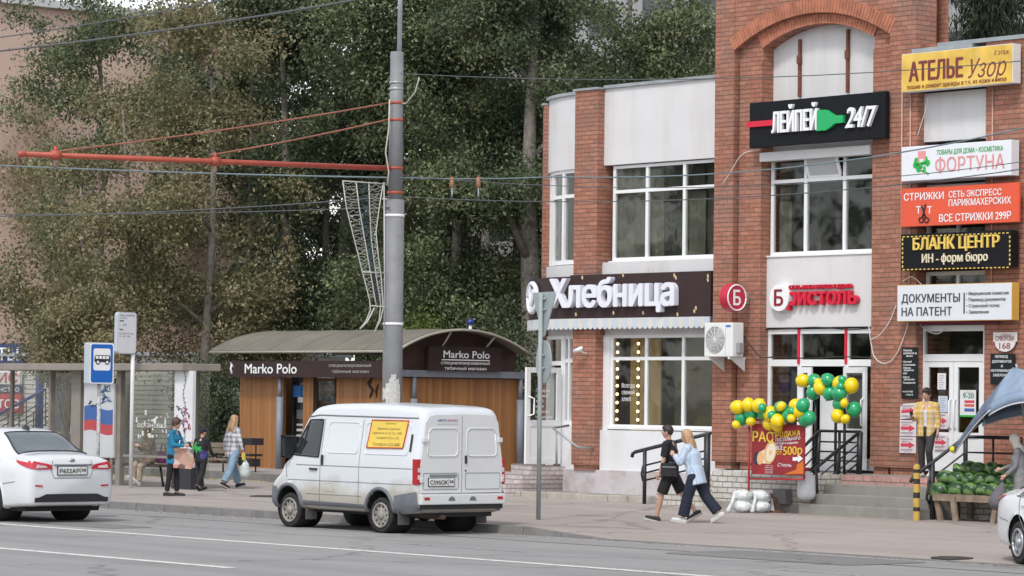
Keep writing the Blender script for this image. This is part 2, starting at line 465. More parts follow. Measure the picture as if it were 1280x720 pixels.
while x < -39.2:                                   # kerb stones, one metre each, sinking into the drive on the right
    h0, h1 = lerp(.14, .02, (x + 40.8) / 1.5), lerp(.14, .02, (x + .99 + 40.8) / 1.5)
    a, b_ = x + .008, x + .992
    y0, y1 = 35.42 + random.uniform(-.006, .006), 35.57
    mb.add([(a, y0, -.05), (b_, y0, -.05), (b_, y1, -.05), (a, y1, -.05), (a, y0 + .02, h0), (b_, y0 + .02, h1), (b_, y1, h1), (a, y1, h0)],
           [(0, 3, 2, 1), (4, 5, 6, 7), (0, 1, 5, 4), (2, 3, 7, 6), (1, 2, 6, 5), (3, 0, 4, 7)], KERB)
    x += 1
struct(mb.build('kerb'))
mb = MB(); mb.box(-39.2, 20, 35.40, 35.56, -.05, .016, KERB); struct(mb.build('dropped_kerb'))
def stripe(name, x0, x1, y0, y1, m=PAINT): return sheet(name, x0, x1, y0, y1, lambda x, y: .004, m)
stripe('lane_line', -200, 60, 29.4, 29.6)
stripe('centre_line', -120, -35.0, 24.88, 25.08)
for x0 in (-58.6, -50.6, -39.6, -31): stripe('worn_lane_dash', x0, x0 + 3.2, 31.45, 31.55, FAINT)
# raised kerb and pad the kiosk stands on
mb = MB(); mb.box(-120, -58.5, 47.6, 63, -.05, .30, PAVE); struct(mb.build('kiosk_pad'))
mb = MB(); mb.box(-120, -58.4, 47.42, 47.6, -.05, .325, KERB); struct(mb.build('pad_kerb'))
mb = MB()
for i in range(60):
    x = random.uniform(-74, -59); y = 47.3 + random.uniform(-.35, .05); r = random.uniform(.05, .16)
    mb.ell((x, y, .125), (r * 2.2, r, .03), mat('leaf_litter', (.3, .25, .16), .9, .3, 9), 7, 5)
struct(mb.build('leaf_litter'), 'stuff')

# ================================================================== BRICK BUILDING
BRICK = brick_mat('red_brick', (.32, .127, .08), (.43, .187, .125), (.2, .12, .09), .27, .098, .008)
BRICK_V = mat('arch_brick', (.41, .155, .092), .85, .25, 5, bump=.4)
MORTAR = mat('mortar', (.2, .17, .15), .95, .2)
PLASTER = mat('white_plaster', (.64, .632, .638), .85, .035, 1.2, bump=.2, bscale=18, dirt=(.47, .45, .42), dscale=1.0, damt=.4, streak=(1.7, 1.7, .3))
LILAC = mat('lilac_plinth_paint', (.55, .5, .52), .9, .06, 1.5, bump=.5, bscale=10, dirt=(.3, .26, .21), dscale=1.6, damt=.75)
STONE = mat('edging_stone', (.42, .39, .34), .9, .15, 4, bump=.5, bscale=14, dirt=(.25, .22, .18), dscale=2, damt=.7)
WBRICK = brick_mat('white_silicate_brick', (.5, .48, .44), (.6, .58, .54), (.26, .24, .21), .28, .115, .012, (.3, .27, .22))
PINKBRICK = brick_mat('pink_tile_course', (.52, .27, .24), (.6, .33, .29), (.3, .24, .22), .25, .13, .01)
CONC = mat('step_concrete', (.26, .25, .225), .9, .12, 3, bump=.4, bscale=30, dirt=(.13, .12, .1), dscale=1.5, damt=.6)
CAP = mat('roof_flashing', (.34, .37, .39), .4, .15, 3, metal=.4)
GLASS = glass_mat('window_glass', (.8, .82, .8), .055)
GLASS_C = glass_mat('clear_shop_glass', (.8, .82, .8), .07)
ROOM = mat('interior_wall', (.12, .11, .095), .9, .1, 1)
ROOM_D = mat('dark_interior', (.05, .047, .045), .9, .2, 1)
CURT = mat('window_blind', (.17, .158, .128), .9, .3, 1.6, dirt=(.33, .3, .24), dscale=1.3, damt=.8)
CURT2 = mat('grey_paper', (.075, .07, .06), .9, .4, 1.5)
RUST = mat('rusty_steel', (.17, .06, .035), .85, .3, 10)

bld = thing('brick_building', 'two-storey red brick shop building with white plaster panels and an arched tower bay', 'building', (-47, 47.5, .1))
CVX, CVY, CVR = -53.0, 50.9, 3.4
def cv(a, z, r=CVR):
    a = math.radians(a); return (CVX - r * math.sin(a), CVY - r * math.cos(a), z)
def arc_box(mb, a0, a1, r0, r1, z0, z1, m, n=10):
    vs = []; fs = []
    for i in range(n + 1):
        a = a0 + (a1 - a0) * i / n
        vs += [cv(a, z0, r1), cv(a, z0, r0), cv(a, z1, r0), cv(a, z1, r1)]
    for i in range(n):
        k = 4 * i
        for j in range(4): fs.append((k + j, k + (j + 1) % 4, k + 4 + (j + 1) % 4, k + 4 + j))
    fs.append((0, 1, 2, 3)); fs.append((4 * n + 3, 4 * n + 2, 4 * n + 1, 4 * n))
    return mb.add(vs, fs, m)

# ---- brick: piers, tower, right wing
mb = MB()
mb.box(-53.0, -52.22, 47.22, 47.9, .86, 9.36, BRICK)
mb.box(-52.96, -52.26, 47.26, 47.9, .74, .86, BRICK)
arc_box(mb, 33, 44, 3.0, 3.5, .3, 9.22, BRICK, 4)
for x0, x1, y0 in ((-48.2, -47.62, 46.98), (-47.62, -47.56, 47.2), (-47.56, -46.9, 47.1), (-43.69, -43.2, 47.1), (-43.2, -43.12, 47.2), (-43.12, -42.36, 46.98)):
    mb.box(x0, x1, y0, 48.0, 1.05, 9.6, BRICK)
    mb.box(x0 + .05, x1 - .05 if x1 - x0 > .2 else x1, y0 + .06, 47.9, .9, 1.05, BRICK)
mb.box(-48.2, -47.62, 46.98, 48, 9.6, 12.6, BRICK); mb.box(-48.2, -42.45, 47.94, 48.0, 9.3, 12.6, BRICK)
mb.box(-43.12, -42.42, 46.98, 47.6, 9.6, 12.6, BRICK)
for k in range(4): mb.box(-42.42, -42.3 + .1 * (3 - k), 46.982, 47.58, 9.2 + .1 * k, 9.3 + .1 * k, BRICK)
mb.box(-42.36, -41.86, 47.25, 47.98, 8.64, 9.6, BRICK)
mb.box(-40.62, -39.2, 47.05, 48, .9, 9.5, BRICK)
mb.box(-41.86, -40.62, 47.25, 48, 8.66, 9.5, BRICK)
mb.box(-42.36, -40.62, 47.3, 48, 3.96, 4.35, BRICK)
mb.box(-39.2, -28, 47.3, 48, .9, 9.5, BRICK)
# tower head with two stepped segmental arches
def arch_wall(mb, x0, x1, spring, rise, ztop, y0, y1, m, n=24):
    w = (x1 - x0) / 2; cx = (x0 + x1) / 2; R = (w * w + rise * rise) / (2 * rise); cz = spring + rise - R
    vs = []; fs = []
    for i in range(n + 1):
        x = x0 + (x1 - x0) * i / n; z = cz + math.sqrt(R * R - (x - cx) ** 2)
        vs += [(x, y0, z), (x, y0, ztop), (x, y1, ztop), (x, y1, z)]
    for i in range(n):
        k = 4 * i
        for j in range(4): fs.append((k + j, k + (j + 1) % 4, k + 4 + (j + 1) % 4, k + 4 + j))
    mb.add(vs, fs, m); return cx, cz, R, math.asin(w / R)
def voussoirs(mb, cx, cz, R, half, th, y0, y1, m, step=.085):
    k = int(2 * half * R / step)
    for i in range(k):
        a0 = -half + 2 * half * (i + .06) / k; a1 = -half + 2 * half * (i + .94) / k
        pts = [(cx + r * math.sin(a), y0 + (random.uniform(0, .006)), cz + r * math.cos(a)) for a, r in ((a0, R), (a1, R), (a1, R + th), (a0, R + th))]
        mb.prism(pts, (0, y1 - y0, 0), m)
c1 = arch_wall(mb, -47.62, -43.12, 9.86, .62, 12.6, 47.0, 47.95, BRICK)
c2 = arch_wall(mb, -46.9, -43.69, 9.86, .4, 12.4, 47.13, 47.9, BRICK)
for x0, x1 in ((-47.62, -46.9), (-43.69, -43.12)): mb.box(x0, x1, 47.14, 47.9, 9.6, 11.5, BRICK)
voussoirs(mb, *c1, .3, 46.965, 47.06, BRICK_V)
voussoirs(mb, *c2, .4, 47.095, 47.2, BRICK_V)
mb.build('brickwork', bld)

# ---- plaster panels
for b6 in ((-52.22, -48.18, 47.42, 47.9, 7.64, 9.38), (-52.22, -48.18, 47.4, 47.9, 5.05, 5.44), (-52.22, -48.18, 47.5, 47.9, 3.8, 5.05), (-46.9, -43.69, 47.45, 47.9, 7.64, 10.4), (-46.9, -43.69, 47.3, 47.9, 3.92, 5.42), (-42.36, -40.62, 47.18, 47.9, 7.62, 8.6)):
    mb = MB(); mb.box(*b6, PLASTER); mb.build('plaster_panel', bld)
for a7 in ((.5, 33, 3.2, 3.4, 7.62, 9.32), (.5, 33, 3.2, 3.42, 5.05, 5.42), (.5, 44, 3.1, 3.36, 3.8, 5.05)):
    mb = MB(); arc_box(mb, *a7, PLASTER, 14); mb.build('plaster_panel', bld)
mb = MB()
mb.box(-52.22, -48.18, 47.38, 47.9, .74, 1.66, mat('white_lower_panel', (.72, .73, .75), .55, .03, 2, dirt=(.6, .58, .55)))
arc_box(mb, .5, 12.5, 3.2, 3.43, .74, 1.75, MATS['white_lower_panel'], 5)
mb.build('lower_panel', bld)
mb = MB()
mb.box(-52.98, -48.4, 47.3, 47.9, -.02, .76, LILAC); arc_box(mb, .2, 46, 3.0, 3.49, -.02, .745, LILAC, 12)
mb.build('plinth', bld)
# rusty hangers on the arched panel
for px in (1000, 1060):
    mb = MB(); p = PY(px, 100, 47.42)
    mb.box(p.x - .03, p.x + .03, 47.38, 47.44, 8.8, 10.02 if px == 1000 else 10.12, RUST); mb.box(p.x - .05, p.x + .04, 47.36, 47.44, 9.5, 9.68, RUST)
    mb.build('rusty_hanger', bld)
# ---- roof, floors and rooms behind the glass
mb = MB()
mb.box(-52.2, -48.18, 47.36, 59, 9.38, 9.45, CAP); arc_box(mb, -.5, 33.5, 2.6, 3.46, 9.32, 9.39, CAP, 14); arc_box(mb, 33.5, 45, 2.6, 3.55, 9.22, 9.27, CAP, 4)
mb.box(-53.05, -52.2, 47.18, 48, 9.36, 9.41, CAP)
mb.box(-41.86, -28, 47.0, 59, 9.5, 9.58, CAP); mb.box(-42.5, -40.9, 46.95, 47.5, 9.42, 9.5, CAP)
mb.box(-53, -41.9, 48, 59, 9.05, 9.3, ROOM_D)
mb.box(-48.25, -42.37, 46.93, 48.05, 12.6, 12.68, CAP)
mb.build('roof', bld)
mb = MB()
mb.box(-53, -28, 48, 59, 5.0, 5.2, ROOM_D); mb.box(-53, -28, 48, 59, .6, .88, ROOM_D)
mb.box(-53, -28, 51.5, 51.6, .9, 9.1, ROOM); mb.box(-48.2, -48.1, 48, 51.5, .9, 9.1, ROOM); mb.box(-43.1, -43.0, 48.0, 51.5, .9, 9.1, ROOM)
mb.box(-56, -55.9, 49.5, 59, .3, 9.2, BRICK); mb.box(-56, -28, 58.9, 59, .3, 9.4, BRICK); mb.box(-55.9, -53, 51.5, 51.6, .9, 9.1, ROOM_D)

arc_box(MBX := MB(), 0, 44, 1.0, 3.2, 5.0, 5.2, ROOM_D, 6); mb.v, mb.f = mb.v, mb.f
mb.build('inner_wall', bld)
MBX.build('inner_floor', bld)

def window(xs, z0, z1, zt, y, name='window', fr=.07, glass=GLASS, blinds=None, post=None):
    """PVC window between xs[0] and xs[-1] with mullions at the inner xs and a transom at zt; a frame with its panes and blinds"""
    f = MB()
    for i, xx in enumerate(xs):
        w = fr if i in (0, len(xs) - 1) else fr * .6
        a, b_ = (xx, xx + w * 1.1) if i == 0 else ((xx - w * 1.1, xx) if i == len(xs) - 1 else (xx - w, xx + w))
        f.box(a, b_, y, y + .09, z0, z1, WHITE_PVC, .008)
    for za, zb in ((z0, z0 + fr), (z1 - fr, z1)) + (((zt - fr * .55, zt + fr * .55),) if zt else ()):
        f.box(xs[0] + .02, xs[-1] - .02, y + .006, y + .085, za, zb, WHITE_PVC, .006)
    f.box(xs[0] - .03, xs[-1] + .03, y - .09, y + .01, z0 - .035, z0 - .003, WHITE_PVC)
    fo = f.build(name, bld)
    g = MB(); g.box(xs[0] + .03, xs[-1] - .03, y + .035, y + .05, z0 + .03, z1 - .03, glass); g.build('pane', fo)
    return fo
w2 = window([-52.0, -50.88, -49.68, -48.2], 5.47, 7.62, 7.03, 47.5)
wc = window([-46.86, -45.84, -44.72, -43.72], 5.45, 7.58, 7.02, 47.36)
w0 = window([-52.02, -50.85, -49.66, -48.2], 1.72, 3.8, 3.27, 47.5, 'shop_window', glass=GLASS_C)
mb = MB(); mb.box(-52.22, -52.02, 47.46, 47.6, 1.66, 3.8, WHITE_PVC); mb.build('window_jamb', w0)
# hopper light of the tower window, tipped open
mb = MB(); a, b_ = -45.76, -44.8
for q in ((a, a + .06), (b_ - .06, b_)): mb.prism([(q[0], 47.36, 7.06), (q[1], 47.36, 7.06), (q[1], 47.2, 7.5), (q[0], 47.2, 7.5)], (0, .04, .012), WHITE_PVC)
mb.prism([(a, 47.36, 7.05), (b_, 47.36, 7.05), (b_, 47.345, 7.1), (a, 47.345, 7.1)], (0, .04, .01), WHITE_PVC); mb.prism([(a, 47.22, 7.45), (b_, 47.22, 7.45), (b_, 47.2, 7.51), (a, 47.2, 7.51)], (0, .04, .01), WHITE_PVC)
mb.prism([(a + .05, 47.37, 7.08), (b_ - .05, 47.37, 7.08), (b_ - .05, 47.225, 7.48), (a + .05, 47.225, 7.48)], (0, .01, 0), mat('frosted_pane', (.45, .47, .48), .25, .03))
mb.build('hopper_light', wc)
# blinds and papered panes
def blind(parent, x0, x1, z0, z1, y, m, wave=.03):
    mb = MB(); n = 14; vs = []; fs = []
    for i in range(n + 1):
        x = x0 + (x1 - x0) * i / n; yy = y + wave * math.sin(i * 2.1)
        vs += [(x, yy, z0), (x, yy, z1)]
    for i in range(n): fs.append((2 * i, 2 * i + 2, 2 * i + 3, 2 * i + 1))
    mb.add(vs, fs, m, True); return mb.build('blind', parent, recalc=False)
blind(w2, -51.95, -50.9, 5.5, 7.6, 47.62, CURT); blind(w2, -50.9, -50.45, 5.5, 7.6, 47.66, CURT); blind(w2, -50.45, -49.75, 5.5, 7.6, 47.7, CURT2); blind(w2, -49.7, -49.1, 5.5, 6.95, 47.64, CURT); blind(w2, -49.1, -48.22, 5.5, 7.6, 47.67, CURT2); blind(w2, -49.6, -49.2, 7.1, 7.6, 47.7, CURT2)
blind(wc, -46.8, -46.4, 5.5, 6.6, 47.56, CURT); blind(wc, -45.8, -44.75, 5.5, 6.95, 48.2, ROOM_D); blind(wc, -46.28, -45.86, 5.5, 6.5, 47.9, CURT2)
# curved corner windows
f = MB()
for a in (3, 15, 27, 32):
    arc_box(f, a - .9, a + .9, 3.25, 3.36, 5.44, 7.62, WHITE_PVC, 1)
for za, zb in ((5.44, 5.54), (6.97, 7.05), (7.54, 7.62)): arc_box(f, 3, 32, 3.26, 3.35, za, zb, WHITE_PVC, 12)
cw = f.build('corner_window', bld)
f = MB(); arc_box(f, 3, 32, 3.29, 3.31, 5.5, 7.58, GLASS, 12); f.build('pane', cw)
f = MB(); arc_box(f, 1, 33, 3.0, 3.03, 5.5, 7.6, CURT2, 12); f.build('blind', cw)
f = MB()
for a in (1.6, 8.6, 12): arc_box(f, a - .7, a + .7, 3.27, 3.38, 1.75, 3.8, WHITE_PVC, 1)
for za, zb in ((1.75, 1.85), (3.18, 3.27), (3.72, 3.8)): arc_box(f, 1, 12, 3.28, 3.37, za, zb, WHITE_PVC, 5)
cw = f.build('corner_shop_window', bld)
f = MB(); arc_box(f, 1, 12, 3.31, 3.33, 1.78, 3.76, GLASS_C, 4); f.build('pane', cw)
f = MB(); arc_box(f, 1.5, 8.4, 3.2, 3.22, 1.85, 3.15, mat('dark_poster', (.035, .03, .03), .6, .3, 5), 4)
pf = lambda x, z, d: tuple(np.add(cv(8.1 - (x / 3.4) * 57.3, 0, 3.245), (0, 0, z)))
for z, t in ((2.5, 'Пекарня'), (2.3, 'за хлебом'), (2.1, 'рядом')): f.text(t, (0, 0, 0), .09, WHITE_TXT, face=lambda x, q, d, z=z: pf(x, q + z, d), maxw=.38, ext=0)
f.build('poster', cw)
# bakery doorway: posts, transom and the open white leaf
f = MB()
for a in (13, 31): arc_box(f, a - .9, a + .9, 3.22, 3.4, .78, 3.8, WHITE_PVC, 1)
for za, zb in ((3.12, 3.22), (3.72, 3.8)): arc_box(f, 13, 31, 3.26, 3.38, za, zb, WHITE_PVC, 6)
do = f.build('bakery_doorway', bld)
f = MB(); arc_box(f, 13, 31, 3.31, 3.33, 3.2, 3.74, glass_mat('amber_glass', (.5, .36, .2), .12), 6); f.build('pane', do)  # transom pane, glass tinted amber throughout
f = MB(); arc_box(f, 13, 31, 2.2, 2.25, .8, 3.1, mat('bakery_back_wall', (.25, .2, .15), .8, .2, 3), 6); f.build('back_wall', do)
X0, ya, yb, za, zb = -53.72, 46.42, 47.48, .86, 3.06
f = MB()
for y0, y1, z0, z1 in ((ya, ya + .13, za, zb), (yb - .13, yb, za, zb)): f.box(X0, X0 + .06, y0, y1, z0, z1, WHITE_PVC, .006)
for z0, z1 in ((za, za + .12), (zb - .12, zb), (1.72, 1.86)): f.box(X0 + .003, X0 + .057, ya + .02, yb - .02, z0, z1, WHITE_PVC)
f.box(X0 + .02, X0 + .04, ya + .1, yb - .1, za + .1, 1.75, WHITE_PVC)
lf = f.build('open_door', bld)
f = MB(); f.box(X0 + .024, X0 + .036, ya + .12, yb - .12, 1.85, zb - .11, GLASS); f.build('pane', lf)
f = MB()
f.tube([(X0 + .06, ya + .07, 1.95), (X0 + .13, ya + .07, 1.97), (X0 + .15, ya + .16, 2.0), (X0 + .15, ya + .16, 2.35), (X0 + .13, ya + .07, 2.38), (X0 + .06, ya + .07, 2.4)], .02, WHITE_TXT)
f.build('door_handle', lf)
f = MB()
for i, t in enumerate(('Пекарня', 'свежий', 'хлеб', 'кофе', 'выпечка', 'каждый день')): f.text(t, (X0 + .045, ya + .3, 2.5 - .12 * i), .075, WHITE_TXT, 'right', maxw=.5)
f.build('door_lettering', lf)
# bulbs glowing in the bakery window and what stands behind the glass
mb = MB(); mb.box(-51.95, -50.95, 48.05, 48.1, 1.0, 3.8, mat('lit_yellow_wall', (.55, .4, .2), .8, .1, 2)); mb.build('shop_back_wall', w0)
mb = MB(); mb.box(-50.75, -48.3, 48.3, 48.35, 1.0, 3.8, mat('mural_wall', (.11, .095, .07), .8, .5, 1.6, dirt=(.36, .3, .08), dscale=1.4, damt=.7)); mb.build('shop_mural', w0)
BULB = lamp_mat('warm_bulb', (1, .72, .34), 5)
for px in (771, 797):
    ls = thing('bulb_string', 'leftmost column of warm round bulbs in the bakery window' if px == 771 else 'second column of warm round bulbs beside the bakery window lettering', 'light string', PY(px, 530, 47.72), 0, 'bulb strings in the bakery window')
    mb = MB(); p = PY(px, 530, 47.72); mb.tube([(p.x, 47.75, 1.76), (p.x, 47.75, 3.7)], .012, BLACK_METAL); mb.build('cable', ls)
    for k in range(10):
        mb = MB(); mb.ell((p.x, 47.72, 1.9 + .19 * k), .034, BULB, 10, 7); mb.build('bulb', ls)
mb = MB()
for i, t in enumerate(('Всегда', 'свежий', 'хлеб')): mb.text(t, (-51.62, 47.49, 2.62 - .15 * i), .1, WHITE_TXT, maxw=.42)
mb.build('window_lettering', w0)

# ---- tower shop entrance
f = MB()
for x in (-46.88, -45.98, -44.62, -43.78): f.box(x - .05, x + .05, 47.36, 47.45, .95, 3.86, WHITE_PVC, .006)
for z0, z1, x0, x1 in ((3.78, 3.88, -46.9, -43.7), (3.1, 3.24, -46.9, -43.7), (1.0, 1.1, -46.9, -46), (1.62, 1.7, -46.9, -46)): f.box(x0, x1, 47.365, 47.445, z0, z1, WHITE_PVC)
f.box(-46.86, -46.0, 47.385, 47.43, .95, 1.65, WHITE_PVC); f.box(-44.6, -43.72, 47.385, 47.43, .95, 1.2, WHITE_PVC)
se = f.build('shop_entrance', bld)
f = MB()
for x in (-45.98, -44.62): f.box(x - .03, x + .03, 47.33, 47.37, 3.15, 3.88, RED_TXT)
f.build('red_mullion', se)
f = MB()
for x0, x1, z0, z1 in ((-46.84, -46.02, 3.22, 3.8), (-45.94, -44.66, 3.22, 3.8), (-44.58, -43.8, 3.22, 3.8), (-46.84, -46.02, 1.68, 3.12), (-44.58, -43.8, 1.2, 3.12)): f.box(x0, x1, 47.4, 47.41, z0, z1, GLASS)
f.build('pane', se)
def leaf(parent, hinge, ang, w, z0, z1, name='door_leaf', rail=1.75, glass=GLASS, flip=1):
    """a door leaf hung at hinge and swung by ang degrees from the wall line (towards the street)"""
    a = math.radians(ang); ux = Vector((math.cos(a) * flip, -math.sin(a), 0)); n_ = Vector((ux.y, -ux.x, 0)) * .025
    def bar(s0, s1, q0, q1, t=1., m=WHITE_PVC, mbx=None):
        c = Vector((hinge[0], hinge[1], 0)) + ux * (s0 + s1) / 2 + Vector((0, 0, (q0 + q1) / 2))
        (mbx or mb).obox(c, ux * (s1 - s0) / 2, n_ * t, Vector((0, 0, (q1 - q0) / 2)), m)
    mb = MB()
    bar(0, .11, z0, z1); bar(w - .11, w, z0, z1); bar(.1, w - .1, z0, z0 + .12, .96); bar(.1, w - .1, z1 - .12, z1, .96); bar(.1, w - .1, rail - .06, rail + .06, .96); bar(.1, w - .1, z0 + .1, rail - .05, .5)
    o = mb.build(name, parent)
    g = MB(); bar(.1, w - .1, rail + .05, z1 - .1, .2, glass, g); g.build('pane', o)
    h = MB(); c = Vector((hinge[0], hinge[1], 0)) + ux * (w - .06)
    side = n_.normalized() * (-1 if n_.y > 0 else 1)
    h.tube([c + side * .03 + Vector((0, 0, 1.85)), c + side * .09 + Vector((0, 0, 1.9)), c + side * .09 + Vector((0, 0, 2.4)), c + side * .03 + Vector((0, 0, 2.45))], .018, WHITE_TXT)
    h.build('door_handle', o)
    return o
leaf(se, (-44.66, 47.34), 15, .86, .97, 3.08, 'open_door_leaf', 1.75)
leaf(se, (-45.95, 47.36), 2, .36, .97, 3.08, 'narrow_door_leaf', 1.75)
mb = MB(); mb.box(-45.62, -44.95, 47.62, 48.2, .9, 2.85, mat('white_fridge', (.74, .75, .76), .5, .05), .02); mb.build('shop_fridge', se)
mb = MB(); mb.box(-43.98, -43.78, 47.6, 47.7, 1.2, 2.7, mat('shelf_goods', (.25, .08, .07), .7, .6, 7)); mb.build('shelf', se)

# ---- right-hand entrance
f = MB()
for x in (-42.4, -40.72): f.box(x - .06, x + .06, 47.2, 47.32, .98, 3.9, WHITE_PVC, .008)
for z0, z1 in ((3.8, 3.92), (3.2, 3.34)): f.box(-42.38, -40.74, 47.21, 47.31, z0, z1, WHITE_PVC)
re_ = f.build('glazed_entrance', bld)
f = MB(); f.box(-42.34, -40.78, 47.25, 47.27, 3.33, 3.81, GLASS); f.build('pane', re_)
ll = leaf(re_, (-42.34, 47.25), 0, .77, 1.0, 3.2, 'door_leaf', 1.72)
rl = leaf(re_, (-40.79, 47.25), 0, .77, 1.0, 3.2, 'door_leaf', 1.72, flip=-1)
mb = MB(); mb.box(-42.4, -40.7, 48.4, 48.45, .9, 3.9, ROOM_D); mb.build('hall_wall', re_)
mb = MB(); mb.box(-43.1, -40.2, 47.0, 47.04, 3.93, 4.06, mat('crimson_band', (.2, .015, .06), .5, .1)); mb.build('crimson_band', bld)
# the windows the signs hide
for z0, z1 in ((4.4, 5.0), (5.2, 6.75), (6.8, 7.55)):
    f = MB(); 
    for x in (-42.3, -41.5, -40.68): f.box(x - .04, x + .04, 47.25, 47.33, z0, z1, WHITE_PVC)
    f.box(-42.3, -40.68, 47.255, 47.325, z1 - .08, z1, WHITE_PVC); f.box(-42.3, -40.68, 47.255, 47.325, z0, z0 + .08, WHITE_PVC)
    o = f.build('window', bld); f = MB(); f.box(-42.3, -40.68, 47.28, 47.3, z0, z1, GLASS); f.build('pane', o)
for xa in (-37.6, -34.2):
    for z0 in (1.9, 5.4):
        f = MB(); f.box(xa, xa + 1.9, 47.27, 47.33, z0, z0 + 2.0, WHITE_PVC); o = f.build('window', bld)
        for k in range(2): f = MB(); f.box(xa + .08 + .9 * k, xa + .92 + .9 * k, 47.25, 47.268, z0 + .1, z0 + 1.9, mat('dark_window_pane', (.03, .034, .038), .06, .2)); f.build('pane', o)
# conduits
for x in (-42.75, -40.42, -42.52):
    mb = MB(); mb.tube([(x, 46.95 if x < -41 else 47.02, 4.3), (x, 46.95 if x < -41 else 47.02, 8.9)], .016, mat('conduit', (.45, .3, .25), .6, .1)); mb.build('conduit', bld)

# ---- landing, steps and edging
mb = MB(); mb.box(-46.27, -43.43, 45.12, 46.24, -.05, .9, WBRICK); mb.box(-40.29, -28, 46.0, 46.24, -.05, .712, WBRICK); mb.box(-46.26, -28, 46.305, 47.25, -.05, .9, CONC)
mb.box(-46.2, -43.42, 45.08, 45.12, -.05, .3, mat('render_base', (.3, .28, .25), .9, .15, 3)); mb.build('landing', bld)
mb = MB(); mb.box(-43.4, -40.32, 45.8, 46.235, -.05, .715, CONC)
for k in range(3): mb.box(-43.42 + .02 * k, -40.3 - .02 * k, 44.75 + .35 * k, 45.9, -.05, .125 + .2 * (k + 1), CONC, .012)
mb.build('staircase', bld)
mb = MB(); mb.box(-43.3, -28, 45.84, 46.3, .716, .905, PINKBRICK); mb.build('pink_landing_edge', bld)
mb = MB()
for k in range(4): mb.box(-48.6 + .58 * k, -48.6 + .58 * (k + 1), 45.75, 47.2, -.05, .28 + .155 * (k + 1), WBRICK)
mb.build('side_steps', bld)
mb = MB()
x = -58.2
while x < -46.3:
    w = random.uniform(.5, .9); mb.box(x, x + w - .02, 46.2 + random.uniform(-.02, .02), 46.36, -.05, .25 + random.uniform(-.01, .02), STONE, .015); x += w
mb.build('edging_stones', bld)
mb = MB(); mb.box(-58.3, -46.3, 46.36, 47.4, -.05, .235, CONC); mb.build('edging_fill', bld)
mb = MB()
for k in range(3): arc_box(mb, 9, 50, 3.0, 5.0 - .42 * k, -.04, .25 + .19 * (k + 1) - .02, brick_mat('lilac_painted_brick', (.5, .44, .45), (.58, .53, .54), (.36, .31, .3), .27, .1, .01, (.4, .33, .27)), 8)
mb.build('bakery_steps', bld)
# ================================================================== SIGNS ON THE FACADE
def board(name, label, cat, px0, ptop, pbot, px1, yf, depth, m, side=None, group=None, border=None):
    """box sign whose face stands at yf; corners measured on its left edge"""
    a, b_, c = PY(px0, ptop, yf), PY(px0, pbot, yf), PY(px1, ptop, yf)
    t = thing(name, label, cat, (a.x / 2 + c.x / 2, yf + depth, b_.z), 0, group)
    mb = MB(); mb.box(a.x, c.x, yf + .004, yf + depth, b_.z, a.z, side or m, .006); mb.build('casing', t)
    mb = MB(); e = border or .012; mb.box(a.x + e, c.x - e, yf, yf + .006, b_.z + e, a.z - e, m); mb.build('face', t)
    return t
class Letters:
    def __init__(s, yf): s.yf, s.mb, s.rows = yf, MB(), []
    def line(s, txt, px0, py, px1, cap, m, bold=.0, ext=.004, shear=0., dy=0.):
        a, b_, c = PY(px0, py, s.yf), PY(px1, py, s.yf), PY(px0, py - cap, s.yf)
        row = MB(); row.text(txt, (a.x, s.yf - dy, a.z), c.z - a.z, m, 'front', b_.x - a.x, bold, ext, shear); s.rows.append(row); return s
    def rect(s, px0, py0, px1, py1, m, t=.004):
        a, b_ = PY(px0, py0, s.yf), PY(px1, py1, s.yf); zz = PY(px0, py1, s.yf).z
        s.mb.box(a.x, b_.x, s.yf - t, s.yf + .001, zz, a.z, m); return s
    def done(s, parent, name='lettering'):
        for r in s.rows: r.build(name, parent)
        if s.mb.v: s.mb.build('sign_bar' if s.rows else name, parent)
YS = 46.72
YEL = mat('yellow_sign_film', (.72, .47, .08), .5, .2, 2.5, dirt=(.75, .58, .25), dscale=1.5)
MAROON = mat('maroon_lettering', (.2, .03, .03), .5, .1)
t = board('shop_sign', 'yellow box sign with maroon tailoring lettering, topmost on the right wall', 'sign', 1127, 68, 115.5, 1266, YS, .24, YEL, mat('white_sign_case', (.72, .72, .7), .5, .05), 'box signs stacked above the right entrance')
L = Letters(YS); L.line('АТЕЛЬЕ', 1136, 102, 1204, 24, MAROON, .045).done(t)
L = Letters(YS); L.line('Узор', 1210, 98, 1258, 24, MAROON, .0, shear=.35).line('0 этаж', 1243, 69, 1262, 6.5, MAROON, shear=.2).line('пошив и ремонт одежды в т.ч. из кожи и меха', 1134, 112, 1258, 5.6, MAROON, .006, shear=.1).done(t, 'small_lettering')

